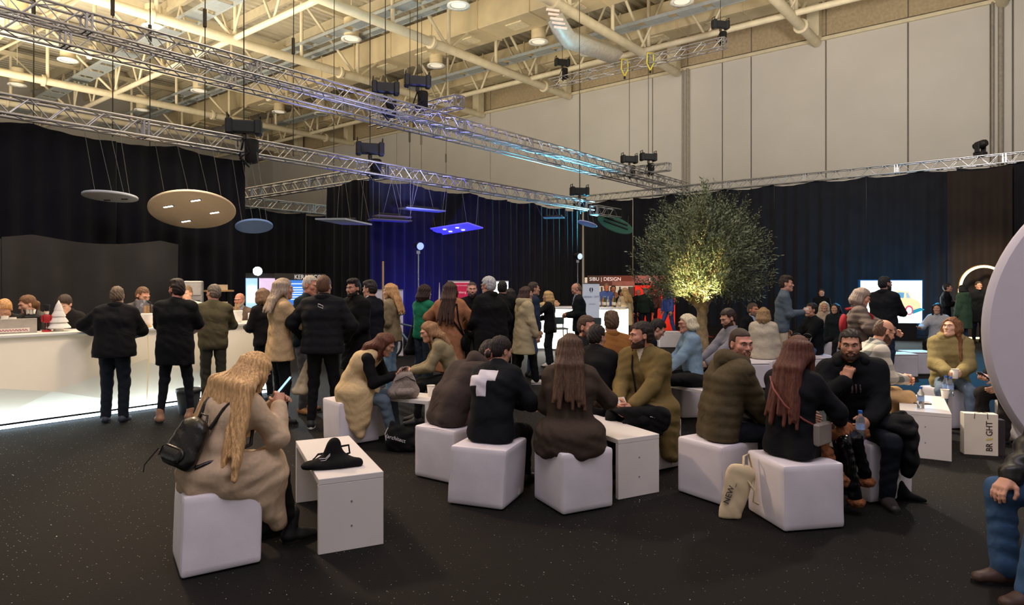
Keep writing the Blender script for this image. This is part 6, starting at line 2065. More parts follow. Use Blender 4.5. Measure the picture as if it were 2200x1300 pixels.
# bicycle
bi = empty('bicycle', (X(882, 15.1), 15.1, 0), R(172), 'grey electric bicycle in front of the blue curtain', 'bicycle')
M_BIKE = mat('bike_frame_grey', (96, 116, 132), 0.35, 0.4)
M_TYRE = mat('tyre_black', (20, 20, 22), 0.8)
for x_ in (-0.52, 0.54):
    w = MB().tube([(x_ + 0.335 * math.cos(t), 0, 0.355 + 0.335 * math.sin(t)) for t in np.linspace(0, 6.2832, 33)[:-1]], 0.022, 7, closed=True).build('wheel', M_TYRE, bi)
    MB().tube([(x_ + 0.305 * math.cos(t), 0, 0.355 + 0.305 * math.sin(t)) for t in np.linspace(0, 6.2832, 33)[:-1]], 0.009, 5, closed=True).build('wheel_rim', M_CHROME, w)
    for i in range(14):
        t = i * 0.4488
        MB().tube([(x_, 0, 0.355), (x_ + 0.3 * math.cos(t), 0, 0.355 + 0.3 * math.sin(t))], 0.002, 3).build('spoke', M_CHROME, w)
    MB().tube([(x_, -0.05, 0.355), (x_, 0.05, 0.355)], 0.03, 8).build('hub', M_BLACKM, w)
fm = MB()
for a, b, r0 in (((-0.06, 0, 0.3), (0.36, 0, 0.78), 0.034), ((-0.06, 0, 0.3), (-0.2, 0, 0.8), 0.022), ((-0.19, 0, 0.74), (0.37, 0, 0.86), 0.022), ((0.34, 0, 0.92), (0.41, 0, 0.7), 0.026),
                 ((-0.52, 0.05, 0.355), (-0.06, 0.03, 0.3), 0.013), ((-0.52, -0.05, 0.355), (-0.06, -0.03, 0.3), 0.013), ((-0.52, 0.05, 0.355), (-0.18, 0.02, 0.7), 0.011), ((-0.52, -0.05, 0.355), (-0.18, -0.02, 0.7), 0.011)):
    fm.tube([a, b], r0, 8)
fm.build('frame', M_BIKE, bi)
fk = MB()
for s_ in (-1, 1):
    fk.tube([(0.41, s_ * 0.05, 0.7), (0.54, s_ * 0.055, 0.355)], 0.014, 6)
fk.build('fork', M_BIKE, bi)
MB().tube([(-0.2, 0, 0.8), (-0.22, 0, 0.93)], 0.016, 6).build('seat_post', M_CHROME, bi)
MB().sphere((-0.22, 0, 0.95), 0.12, 12, 8, (1.1, 0.6, 0.3)).build('saddle', M_BLACK, bi)
MB().tube([(0.34, 0, 0.92), (0.32, 0, 1.0), (0.3, 0.1, 1.02), (0.22, 0.32, 1.04)], 0.013, 6).tube([(0.3, 0, 1.02), (0.3, -0.1, 1.02), (0.22, -0.32, 1.04)], 0.013, 6).build('handlebar', M_BLACKM, bi)
MB().lathe([(0.07, -0.03), (0.07, 0.03)], (-0.06, 0, 0.3), 16, M=Matrix.Rotation(R(90), 4, 'X')).build('chainset', M_BLACKM, bi)
for s_ in (-1, 1):
    MB().tube([(-0.06, s_ * 0.05, 0.3), (-0.06 + s_ * 0.12, s_ * 0.06, 0.3 - s_ * 0.12)], 0.01, 6).box((-0.06 + s_ * 0.12, s_ * 0.1, 0.3 - s_ * 0.12), (0.08, 0.07, 0.02)).build('pedal', M_BLACKM, bi)
MB().tube([(-0.35, 0.02, 0.67), (-0.75, 0.02, 0.72)], 0.01, 5).tube([(-0.52, 0.06, 0.36), (-0.66, 0.06, 0.7)], 0.007, 5).build('rack', M_BLACKM, bi)

# ---- white lit counter 2
ca, cb = np.array([0.55, 17.7]), np.array([2.95, 17.0])
cd = cb - ca
cl = float(np.linalg.norm(cd))
c2 = empty('white_counter', (ca[0], ca[1], 0), math.atan2(cd[1], cd[0]), 'blazing white lit counter behind the standing people', 'bar')
ML2 = mat('backlit_white', (255, 255, 250), 0.4, var=0.01, emit=(255, 250, 232), es=2.6)
MB().box((cl / 2, 0.3, 1.12), (cl, 0.66, 0.04)).build('worktop', M_WHITE, c2)
for i in range(3):
    MB().box((cl / 6 + i * cl / 3, 0.0, 0.55), (cl / 3 - 0.008, 0.04, 1.06)).build('front_panel', ML2, c2)
MB().box((cl - 0.02, 0.31, 0.55), (0.04, 0.56, 1.06)).build('end_panel', ML2, c2)
light('counter_glow', 'AREA', (1.7, 17.1, 0.6), 60, (1.0, 0.95, 0.85), 2.4, (1.5, 14, 0.5), sy=1.0)
rg = random.Random(8)
GL = mat('green_bottle_glass', (70, 84, 50), 0.15, var=0.1)
AM = mat('amber_bottle_glass', (190, 120, 40), 0.15, var=0.1)
CLR = mat('clear_glass', (228, 224, 216), 0.1, var=0.03, trans=0.7)
for i in range(12):
    x_ = 1.35 + i * 0.085 + rg.uniform(-0.02, 0.02)
    y_ = rg.uniform(0.1, 0.5)
    p = Matrix.Translation((ca[0], ca[1], 0)) @ Matrix.Rotation(math.atan2(cd[1], cd[0]), 4, 'Z') @ Vector((x_, y_, 1.14))
    k = ('amber', 'green', 'clear')[i % 3]
    b = empty('bottle', p, 0, '%s glass bottle standing on the white lit counter' % k, 'bottle', '%s bottles on the white counter' % k)
    MB().lathe([(0.032, 0), (0.036, 0.01), (0.036, 0.17), (0.014, 0.22), (0.013, 0.27)], n=12).build('glass', (AM, GL, CLR)[i % 3], b)
    MB().lathe([(0.0365, 0.05), (0.0365, 0.13)], n=12, cap=False).build('paper_label', M_PAPER, b)
    MB().lathe([(0.015, 0.26), (0.015, 0.285)], n=10).build('cap', M_CHROME, b)
for i, (u, Y, col) in enumerate(((1170, 17.5, (206, 170, 120)), (1190, 17.6, (196, 150, 110)))):
    bg_ = empty('paper_parcel', (X(u, Y), Y, 1.14), 0.4, ('crumpled brown paper bag left on the white counter', 'second brown paper bag on the white counter')[i], 'bag')
    s_ = Shape().ell((0, 0, 0.06), (0.17, 0.1, 0.07), 0.02).ell((0.06, 0, 0.1), (0.08, 0.07, 0.07), 0.02).cut((0, 0, 0.0), (0, 0, -1))
    s_.fn(wrinkle(0.012, i, 2.0))
    sdf_obj('paper', [(s_, 0.016)], mat('kraft_%d' % i, col, 0.8), bg_)
# bar stools by that counter
def high_stool(label, u, Y, rz):
    r = empty('high_stool', (X(u, Y), Y, 0), rz, label, 'stool', 'dark high stools')
    MB().box((0, 0, 0.76), (0.4, 0.38, 0.03), ch=0.01).build('seat', mat('stool_grey', (60, 72, 76), 0.5), r)
    MB().box((0, 0.18, 0.92), (0.4, 0.025, 0.16), ch=0.01).build('backrest', mat('stool_grey', (60, 72, 76), 0.5), r)
    for sx in (-1, 1):
        for sy in (-1, 1):
            MB().tube([(sx * 0.17, sy * 0.16, 0.75), (sx * 0.21, sy * 0.2, 0.0)], 0.013, 6).build('leg', M_BLACKM, r)
        MB().tube([(sx * 0.17, 0.17, 0.75), (sx * 0.18, 0.19, 0.98)], 0.012, 6).build('back_post', M_BLACKM, r)
    MB().tube([(-0.19, -0.18, 0.3), (0.19, -0.18, 0.3)], 0.01, 6).build('footrest', M_BLACKM, r)


high_stool('dark high stool left of the man with the phone', 1198, 14.6, 0.2)
high_stool('dark high stool right of the man with the phone', 1272, 14.4, -0.15)

# ---- booth with sign and red booth
sb = empty('exhibition_booth', (X(1262, 24.6), 24.6, 0), 0, 'brown booth with white lettering on its header', 'booth')
wb = X(1363, 24.6) - X(1262, 24.6)
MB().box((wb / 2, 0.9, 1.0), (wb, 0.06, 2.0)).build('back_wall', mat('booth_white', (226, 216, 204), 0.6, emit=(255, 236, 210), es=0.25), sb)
zt = CH + 18 / F * 24.6
MB().box((wb / 2, 0, zt - 0.2), (wb, 0.08, 0.4)).build('header_board', mat('booth_brown', (92, 66, 52), 0.7), sb)
text('header_lettering', 'SIBU | DESIGN', 0.19, mat('white_letter', (236, 232, 226), 0.5, emit=(255, 250, 240), es=0.5), sb, (0.66, -0.05, zt - 0.14), (R(90), 0, 0), sx=1.0)
MB().box((wb * 0.76, -0.045, zt - 0.3), (wb * 0.48, 0.02, 0.17)).build('header_strip', mat('booth_taupe', (132, 116, 102), 0.7), sb)
for i in range(5):
    MB().box((0.3 + i * wb / 5, 0.84, 0.95), (0.05, 0.05, 1.5)).build('partition_post', mat('booth_brown', (92, 66, 52), 0.7), sb)
MB().box((wb / 2, 0.45, 1.66), (wb, 0.9, 0.03)).build('booth_ceiling', mat('booth_ceiling_lit', (250, 240, 220), 0.5, emit=(255, 238, 205), es=0.8), sb)
for x_ in (0.03, wb - 0.03):
    MB().box((x_, 0.45, 0.85), (0.05, 0.9, 1.7)).build('side_wall', mat('booth_brown', (92, 66, 52), 0.7), sb)
rb = empty('exhibition_booth', (X(1366, 24.4), 24.4, 0), 0, 'red lit booth wall beside the lettered booth', 'booth')
MB().box((0.75, 0.2, 0.85), (1.5, 0.08, 1.7)).build('red_wall', mat('booth_red', (222, 60, 34), 0.6, var=0.2, scale=3), rb)
MB().box((0.75, 0.14, zt - 0.14), (1.5, 0.1, 0.28)).build('header_board', mat('booth_grey', (136, 122, 118), 0.7), rb)
MB().add([(0.52, 0.08, zt - 0.22), (0.62, 0.08, zt - 0.15), (0.52, 0.08, zt - 0.07)], [(0, 1, 2)]).build('logo', mat('white_letter', (236, 232, 226), 0.5, emit=(255, 250, 240), es=0.5), rb)
MB().box((0.9, -1.4, 0.008), (2.2, 3.0, 0.014)).build('red_carpet', mat('red_carpet', (120, 34, 34), 0.9), rb)
for i in range(3):
    MB().tube([(0.35 + 0.08 * i, -0.6, 0.02), (0.32 + 0.09 * i, -0.55, 0.62)], 0.015, 5).build('stool_leg', M_WOOD, rb)

# ---- LED screen with a car picture
sx0, sx1, SY = X(1852, 20.5), X(1977, 20.5), 20.5
sc = empty('display_screen', ((sx0 + sx1) / 2, SY, 0), R(-6), 'bright white display screen showing a small red and yellow car', 'screen')
sw_ = sx1 - sx0
zb_, zt_ = CH - 84 / F * SY, CH + 7 / F * SY
MB().box((0, 0.06, (zb_ + zt_) / 2), (sw_ + 0.06, 0.12, zt_ - zb_ + 0.06)).build('casing', mat('screen_case_blue', (30, 110, 190), 0.4), sc)
MB().box((0, -0.005, (zb_ + zt_) / 2), (sw_, 0.01, zt_ - zb_)).build('picture', mat('screen_white', (240, 248, 250), 0.3, emit=(226, 246, 250), es=1.5), sc)
MB().box((0, 0.08, zb_ / 2), (sw_ * 0.8, 0.3, zb_)).build('plinth', M_BLACK, sc)
cx, cz = sw_ * 0.2, zb_ + 0.62


def flat(nm, pts, col, d, es=1.0):
    MB().add([(cx + x_, -0.012 - d, cz + z_) for x_, z_ in pts], [tuple(range(len(pts)))]).build(nm, mat('pic_%d_%d_%d' % col, col, 0.4, emit=col, es=es), sc)


flat('car_body', [(-0.52, -0.2), (0.46, -0.26), (0.52, -0.06), (0.42, 0.08), (0.26, 0.14), (0.16, 0.36), (-0.2, 0.4), (-0.38, 0.16), (-0.54, 0.08)], (252, 214, 170), 0.0)
flat('car_front', [(-0.52, -0.2), (-0.1, -0.24), (-0.06, 0.02), (-0.4, 0.06), (-0.54, 0.04)], (240, 120, 60), 0.003)
flat('car_window', [(-0.28, 0.16), (0.0, 0.16), (0.02, 0.33), (-0.17, 0.34)], (90, 150, 190), 0.003)
flat('car_window', [(0.08, 0.16), (0.2, 0.16), (0.13, 0.32), (0.07, 0.33)], (150, 180, 210), 0.003)
flat('car_wheel', [(0.16 + 0.12 * math.cos(t), -0.22 + 0.15 * math.sin(t)) for t in np.linspace(0, 6.2832, 17)[:-1]], (200, 70, 100), 0.006)
flat('car_wheel', [(0.16 + 0.08 * math.cos(t), -0.23 + 0.11 * math.sin(t)) for t in np.linspace(0, 6.2832, 17)[:-1]], (246, 240, 250), 0.009)
flat('car_shadow', [(0.26, -0.34), (0.62, -0.2), (0.5, -0.14), (0.26, -0.22)], (40, 140, 170), 0.0015)
light('screen_glow', 'AREA', ((sx0 + sx1) / 2, SY - 0.25, 1.2), 55, (0.75, 0.95, 1.0), sw_, (8, 10, 0.8), sy=1.2)
# cyan back light behind the screen
light('screen_back_light', 'SPOT', ((sx0 + sx1) / 2, SY + 0.35, 1.0), 420, (0.0, 0.5, 1.0), 0.2, ((sx0 + sx1) / 2 + 1.2, SY + 3.5, 1.0), 150, 0.6)

# ---- light arch
ra = empty('light_arch', (X(2114, 20.5), 20.5, 0), R(-10), 'glowing warm round arch lamp behind the far group', 'lamp')
MA = mat('arch_light', (255, 240, 210), 0.4, emit=(255, 214, 150), es=5.0)
cr = 0.66
zc = CH - 8 / F * 20.5
pts = [(cr * math.cos(t), 0, zc + cr * math.sin(t)) for t in np.linspace(math.pi * 1.02, -math.pi * 0.02, 25)]
MB().tube(pts, 0.035, 8).build('arch_tube', MA, ra)
MB().tube([(x_ * 1.05, 0.03, zc + (z_ - zc) * 1.05) for x_, y_, z_ in pts], 0.03, 6).build('arch_frame', mat('brass_frame', (180, 140, 90), 0.35, 0.8), ra)
for s_ in (-1, 1):
    MB().box((s_ * cr, 0.02, zc / 2), (0.09, 0.09, zc)).build('leg', MA if s_ < 0 else mat('brass_frame', (180, 140, 90), 0.35, 0.8), ra)
MB().box((0.1, -0.05, 0.06), (1.4, 0.06, 0.05)).build('base_strip', MA, ra)

# ---- big white disc at the right edge
bdq = empty('round_screen', (pt(2535, 715, 4.75)[0], 4.75, 0), R(-12), 'huge round white panel standing at the right edge', 'panel')
zc = pt(2535, 715, 4.75)[2]
Rr = 1.27
Mx = Matrix.Translation((0, 0, zc)) @ Matrix.Rotation(R(90), 4, 'X')
MB().lathe([(Rr - 0.03, -0.05), (Rr, -0.02), (Rr, 0.02), (Rr - 0.03, 0.05)], n=96, M=Mx).build('disc', mat('white_fabric_panel', (214, 206, 212), 0.8, var=0.02), bdq)
for s_ in (-1, 1):
    MB().box((s_ * 0.4, 0, 0.11), (0.12, 0.5, 0.22), ch=0.01).build('foot', M_WHITE, bdq)

# ================================================================== OLIVE TREE
tx, ty = X(1508, 13.5), 13.5
tree = empty('olive_tree', (tx, ty, 0), 0, 'bushy olive tree lit warm from below in the lounge', 'tree')
rg = random.Random(21)
M_BARK = mat('olive_bark', (176, 150, 112), 0.9, var=0.35, scale=9, bump=0.8, bscale=26)
M_LEAF = mat('olive_leaf', (104, 116, 90), 0.42, var=0.35, scale=5, spec=0.5)
tk = Shape()
path = [(0, 0, 0.0), (0.02, 0, 0.5), (-0.01, 0, 0.95), (0.02, 0, 1.3)]
for i in range(3):
    tk.cap(path[i], path[i + 1], 0.13 - 0.012 * i, 0.12 - 0.012 * i, 0.04)
tk.cap((0, 0, 0.0), (0.0, 0, 0.12), 0.18, 0.13, 0.06)
mains = [(-0.5, -0.1, 2.2), (-0.15, 0.2, 2.5), (0.35, -0.1, 2.4), (0.6, 0.15, 2.0), (-0.75, 0.1, 1.8), (0.1, -0.35, 2.3)]
for m in mains:
    mid = (m[0] * 0.45, m[1] * 0.45, 1.2 + (m[2] - 1.2) * 0.5)
    tk.cap((0.02, 0, 1.22), mid, 0.075, 0.045, 0.05)
    tk.cap(mid, m, 0.045, 0.022, 0.03)
tk.fn(lambda D, X_, Y_, Z_: D + 0.010 * np.sin(22 * Z_ + 5 * np.sin(9 * X_)) * np.sin(28 * X_ + 3 * Z_) + 0.006 * np.sin(60 * Y_ + 20 * Z_))
sdf_obj('trunk', [(tk, 0.02)], M_BARK, tree)
V, Q, TW = [], [], MB()
for t_ in range(2000):
    # start inside the crown, end at its ragged outline
    th_ = rg.uniform(0, 6.283)
    ph_ = math.acos(rg.uniform(-0.72, 1.0))
    d = np.array([math.sin(ph_) * math.cos(th_), math.sin(ph_) * math.sin(th_), math.cos(ph_)])
    lump = 1 + 0.16 * math.sin(3 * th_ + 1) * math.sin(2.5 * ph_) + 0.1 * math.sin(7 * th_ + 3 * ph_)
    rad = np.array([1.33, 1.15, 1.32 if d[2] > 0 else 1.28]) * lump
    c0 = np.array([0.02, 0, 2.40])
    k1 = rg.uniform(0.68, 1.0)
    end = c0 + d * rad * k1
    if end[2] < 1.35 and abs(end[0]) < 0.28 and end[1] < 0.2:
        continue
    L = rg.uniform(0.35, 0.62)
    dirn = unit(d * np.array([0.8, 0.8, 0.5]) + np.array([0, 0, 0.75]) + np.array([rg.uniform(-0.35, 0.35) for _ in range(3)]))
    if end[2] < 1.7:
        dirn = unit(dirn + np.array([0, 0, -0.7]))
    st_ = end - dirn * L
    x_, y_, dd = frame(dirn)
    if t_ % 3 == 0:
        TW.tube([tuple(c0 + (st_ - c0) * 0.55), tuple(st_), tuple(end)], [0.008, 0.005, 0.002], 4, cap=False)
    nl = 19
    for i in range(nl):
        f = i / (nl - 1)
        p = st_ + dirn * L * f
        a_ = i * 2.4 + rg.uniform(-0.4, 0.4)
        out = unit(x_ * math.cos(a_) + y_ * math.sin(a_) + dirn * 0.9)
        ll = rg.uniform(0.055, 0.10)
        sdv = unit(np.cross(out, dirn) + 0.001) * ll * 0.15
        n = len(V)
        V += [p, p + out * ll * 0.5 + sdv, p + out * ll, p + out * ll * 0.5 - sdv]
        Q.append((n, n + 1, n + 2, n + 3))
me = mesh_arrays('foliage', np.array(V), np.array(Q), False)
me.materials.append(M_LEAF)
tag(put('foliage', me, tree), kind='stuff')
TW.build('twigs', mat('olive_twig', (120, 108, 84), 0.9), tree)
pl = MB().lathe([(0.42, 0.0), (0.46, 0.03), (0.46, 0.4), (0.43, 0.4), (0.40, 0.36)], n=32).build('root_tub', mat('dark_tub', (34, 34, 36), 0.6), tree)
# ================================================================== SMALL THINGS
def wp(pk, loc):
    """local point of a person -> world"""
    r = PEOPLE[pk]['root']
    a = r.rotation_euler[2]
    c, s_ = math.cos(a), math.sin(a)
    return (r.location[0] + loc[0] * c - loc[1] * s_, r.location[1] + loc[0] * s_ + loc[1] * c, loc[2])


def hand_pt(pk, q, along=0.09, off=0.03):
    E, Wr, d, n, cu, on = PEOPLE[pk]['arms'][q]
    n = unit(n - d * (n @ d))
    return wp(pk, Wr + d * along + n * off)


def phone(label, p, rz, tilt, lit=False):
    r = empty('phone', p, rz, label, 'phone')
    b = MB().box((0, 0, 0), (0.072, 0.15, 0.009), ch=0.003).build('case', M_BLACK, r)
    b.rotation_euler = (R(tilt), 0, 0)
    MB().box((0, 0, 0.0055), (0.064, 0.138, 0.001)).build('screen', mat('phone_screen_lit', (150, 190, 235), 0.2, emit=(160, 200, 240), es=1.2) if lit else mat('phone_screen', (30, 34, 40), 0.15), b)


p = hand_pt('blonde', 1, 0.1, 0.02)
phone('lit phone held by the blonde woman', (p[0] + 0.03, p[1] + 0.02, p[2] + 0.05), R(-62), 50, True)
p = hand_pt('vest', 1, 0.1, 0.02)
phone('dark phone held by the woman in the sand vest', (p[0], p[1], p[2] + 0.01), R(-96), 35)
p = hand_pt('olivewoman', 1, 0.1, 0.03)
phone('phone held by the woman in the olive blazer', (p[0], p[1], p[2] + 0.01), R(-262), 40)
p = hand_pt('phoneman', 1, 0.1, 0.03)
phone('pale blue phone held by the person behind the white disc', (p[0], p[1], p[2] + 0.02), R(-262), 35, True)
p = hand_pt('e9', 1, 0.1, 0.03)
phone('phone in the hands of the balding man in the blazer', (p[0], p[1], p[2]), R(-268), 35)


def cup_in_hand(label, pk, q, dz=-0.03, **k):
    p = hand_pt(pk, q, 0.085, 0.035)
    return paper_cup(label, (p[0], p[1], p[2] + dz), **k)


cup_in_hand('paper cup in the hand of the woman in the belted beige coat', 'd1', 1)
cup_in_hand('paper cup in the hand of the man in the blue grey sweater', 'r1', 1)
cup_in_hand('paper cup in the hands of the man in the plaid shirt', 'plaid', 1, -0.05)
cup_in_hand('paper cup in the hands of the khaki puffer woman', 'khaki', 1, -0.04)
cup_in_hand('large paper cup in the right hand of the long brown coat woman', 'browncoat', 1, -0.02, h=0.15, r=0.05)
paper_cup('taller paper cup at the back of the table between the women', fl(926, 852, 0.49), 0.125, 0.046)
paper_cup('smaller paper cup at the front of the table between the women', fl(936, 857, 0.49), 0.105, 0.04)
paper_cup('paper cup at the far end of the table with water bottles', fl(2030, 856, 0.47), 0.1, 0.042)
def water_bottle(label, p, h=0.22):
    r = empty('water_bottle', p, 0, label, 'bottle', 'water bottles with blue caps')
    k = h / 0.22
    MB().lathe([(0.03, 0), (0.033, 0.006), (0.033, 0.07), (0.029, 0.09), (0.033, 0.11), (0.032, 0.15), (0.014, 0.19 * k), (0.013, 0.2 * k)], n=16).build('bottle_body', mat('clear_pet', (222, 228, 232), 0.08, var=0.02, trans=0.85), r)
    MB().lathe([(0.0335, 0.075), (0.0335, 0.125)], n=16, cap=False).build('paper_label', mat('blue_white_label', (150, 176, 220), 0.6, var=0.3, scale=40), r)
    MB().lathe([(0.016, 0.2 * k), (0.016, 0.22 * k)], n=12).build('cap', mat('blue_cap', (40, 100, 190), 0.5), r)


water_bottle('water bottle at the near left of the right table', fl(1978, 877, 0.47))
water_bottle('water bottle at the far edge of the right table', fl(2032, 848, 0.47))
water_bottle('water bottle nearest the khaki puffer woman', fl(2042, 851, 0.47))
q = wp('hoodie', (0.05, 0.52, 0.0))
water_bottle('water bottle between the red haired woman and the hoodie man', (q[0], q[1], 0.55))
nt_ = empty('notebook', fl(1976, 866, 0.47), R(-25), 'thin dark notebook lying on the right table', 'notebook')
MB().box((0, 0, 0.006), (0.2, 0.14, 0.01)).build('cover', M_BLACK, nt_)
MB().box((0, 0, 0.0125), (0.19, 0.13, 0.002)).build('page', M_PAPER, nt_)
# leaflet in the hands of the trench coat man
p = hand_pt('trench', 1, 0.08, 0.04)
lf = empty('leaflet', p, R(30), 'white folded leaflet held by the man in the olive trench coat', 'paper')
b = MB().box((0, 0, 0.02), (0.09, 0.16, 0.004)).build('page', M_PAPER, lf)
b.rotation_euler = (R(55), 0, 0)
cp = empty('crumpled_napkin', fl(1446, 806, 0.50), 0, 'crumpled white napkin on the table by the light blue sweater', 'napkin')
s_ = Shape().ell((0, 0, 0.02), (0.05, 0.04, 0.025), 0.02).ell((0.03, 0.01, 0.03), (0.03, 0.03, 0.03), 0.02).cut((0, 0, 0.001), (0, 0, -1)).fn(wrinkle(0.01, 4, 4))
sdf_obj('paper', [(s_, 0.007)], M_PAPER, cp)


def bag_sdf(nm, label, loc, rz, prims, m, h=0.012, wr=0.007, cat='bag', post=None, seed=1):
    r = empty(nm, loc, rz, label, cat)
    s_ = Shape()
    for pr in prims:
        if pr[0] == 'c':
            s_.cap(pr[1], pr[2], pr[3], pr[4] if len(pr) > 4 else None, pr[5] if len(pr) > 5 else 0.04)
        else:
            s_.ell(pr[1], pr[2], pr[3] if len(pr) > 3 else 0.04)
    if post:
        post(s_)
    if wr:
        s_.fn(wrinkle(wr, seed, 1.6))
    sdf_obj('bag_body', [(s_, h)], m, r)
    return r


BC = cloth((19, 19, 22))
M_STRAP = cloth((24, 23, 25))
M_WPR = mat('white_bag_print', (206, 202, 206), 0.8)
# black tote slumped on the left table
p = fl(716, 1002, 0.49)
t = bag_sdf('tote_bag', 'black fabric tote slumped on the left white table', p, 0.1,
            [('c', (-0.15, -0.05, 0.02), (0.17, 0.0, 0.02), 0.025, 0.03), ('c', (-0.05, 0.0, 0.03), (0.0, 0.03, 0.15), 0.05, 0.035), ('c', (0.0, 0.03, 0.15), (0.06, 0.02, 0.04), 0.03, 0.04), ('e', (0.02, 0.0, 0.03), (0.13, 0.08, 0.035)), ('e', (-0.1, -0.05, 0.02), (0.09, 0.05, 0.02))],
            BC, 0.009, 0.004, post=lambda s__: s__.cut((0, 0, 0.002), (0, 0, -1)))
MB().tube([(-0.04, 0.06, 0.08), (-0.12, 0.1, 0.06), (-0.15, 0.08, 0.03), (-0.09, 0.05, 0.03)], 0.008, 5).build('handle', M_STRAP, t)
MB().tube([(0.03, 0.06, 0.12), (0.09, 0.1, 0.12), (0.1, 0.08, 0.07), (0.05, 0.05, 0.06)], 0.008, 5).build('handle', M_STRAP, t)
for k_ in range(2):
    MB().tube([(-0.085 + 0.008 * k_, -0.055 - 0.01 * k_, 0.068 - 0.012 * k_), (-0.04, -0.062 - 0.008 * k_, 0.072 - 0.012 * k_), (-0.012, -0.05, 0.1 - 0.01 * k_)], 0.0025, 4).build('printed_line', M_WPR, t)
# leather backpack of the blonde woman
P_ = PEOPLE['blonde']
bk_l = P_['W'] - P_['fw'] * 0.19 - P_['up'] * 0.03
bpk = empty('backpack', (0, 0, 0), 0, 'small black leather backpack on the back of the blonde woman', 'backpack')
mm = Matrix([[P_['rx'][i], P_['fw'][i], P_['up'][i]] for i in range(3)]).to_4x4()
bpk.matrix_world = Matrix.Translation(wp('blonde', bk_l)) @ Matrix.Rotation(P_['root'].rotation_euler[2], 4, 'Z') @ mm
s_ = Shape().cap((-0.07, 0, -0.09), (-0.055, 0, 0.08), 0.075, 0.065, 0.05, (0, 1, 0), 0.8).cap((0.07, 0, -0.09), (0.055, 0, 0.08), 0.075, 0.065, 0.05, (0, 1, 0), 0.8).cap((0, 0, -0.09), (0, 0, 0.09), 0.075, 0.07, 0.05, (0, 1, 0), 0.85).cut((0, 0, -0.15), (0, 0, -1)).fn(wrinkle(0.004, 2, 1.5))
ML_ = mat('black_leather_bag', (26, 23, 22), 0.32, var=0.25, scale=6, bump=0.3, bscale=40)
sdf_obj('main_compartment', [(s_, 0.010)], ML_, bpk)
s_ = Shape().cap((-0.06, -0.058, -0.085), (0.06, -0.058, -0.085), 0.05, 0.05, 0.03, (0, 1, 0), 0.45)
fpk = sdf_obj('front_pocket', [(s_, 0.009)], ML_, bpk)
MB().tube([(-0.1, -0.072, -0.12), (-0.1, -0.075, -0.06), (-0.07, -0.078, -0.045), (0.07, -0.078, -0.045), (0.1, -0.075, -0.06), (0.1, -0.072, -0.12)], 0.004, 5).build('zip', M_BLACKM, fpk)
MB().tube([(-0.05, 0.03, 0.13), (-0.03, 0.02, 0.19), (0.03, 0.02, 0.19), (0.05, 0.03, 0.13)], 0.008, 6).build('grab_handle', ML_, bpk)
for q_ in (-1, 1):
    MB().tube([(q_ * 0.07, 0.05, 0.12), (q_ * 0.1, 0.055, 0.26), (q_ * 0.115, 0.1, 0.39), (q_ * 0.15, 0.25, 0.3), (q_ * 0.185, 0.3, 0.12), (q_ * 0.17, 0.17, 0.0), (q_ * 0.11, 0.05, -0.12)], 0.013, 6).build('strap', ML_, bpk)
MB().tube([(-0.12, -0.08, -0.08), (-0.14, -0.1, -0.2), (-0.13, -0.09, -0.24)], 0.005, 5).build('loose_strap', ML_, bpk)
# grey felt backpack on the second table
p = fl(868, 860, 0.49)
GM = mat('grey_melange', (142, 130, 120), 0.9, var=0.25, scale=60)
t = bag_sdf('backpack', 'grey melange backpack leaning on the table between the women', (p[0] - 0.02, p[1] + 0.1, 0.492), 0.3, [('c', (-0.1, 0, 0.07), (-0.05, 0, 0.22), 0.075, 0.05), ('c', (0.1, 0, 0.07), (0.06, 0, 0.24), 0.075, 0.05), ('c', (0, 0, 0.07), (0, 0, 0.24), 0.08, 0.055)],
        GM, 0.012, 0.005, post=lambda s__: s__.cut((0, 0, 0.0), (0, 0, -1)))
sdf_obj('front_pocket', [(Shape().cap((-0.06, -0.07, 0.08), (0.07, -0.07, 0.08), 0.045, 0.045, 0.02), 0.011)], GM, t)
MB().tube([(-0.03, 0, 0.28), (-0.02, 0, 0.34), (0.04, 0, 0.345), (0.05, 0, 0.28)], 0.01, 6).build('grab_handle', GM, t)
MB().tube([(-0.1, -0.06, 0.2), (0.02, -0.075, 0.25), (0.12, -0.05, 0.19)], 0.005, 5).build('zip', M_BLACKM, t)
# black tote by the feet of the vest woman
t = bag_sdf('tote_bag', 'black tote with curved white print on the floor by the vest woman', fl(862, 968), 0.0, [('e', (0, 0, 0.1), (0.17, 0.09, 0.16)), ('c', (-0.08, 0, 0.12), (-0.1, 0.02, 0.28), 0.06, 0.03), ('e', (0.12, 0, 0.06), (0.12, 0.09, 0.07))], BC, 0.014, 0.008, post=lambda s__: s__.cut((0, 0, 0.003), (0, 0, -1)))
MB().tube([(-0.12, -0.09, 0.26), (-0.15, -0.1, 0.2), (-0.14, -0.1, 0.13)], 0.004, 4).build('printed_line', M_WPR, t)
text('lettering', '(architect', 0.055, M_WPR, t, (-0.04, -0.105, 0.15), (R(80), R(16), 0))
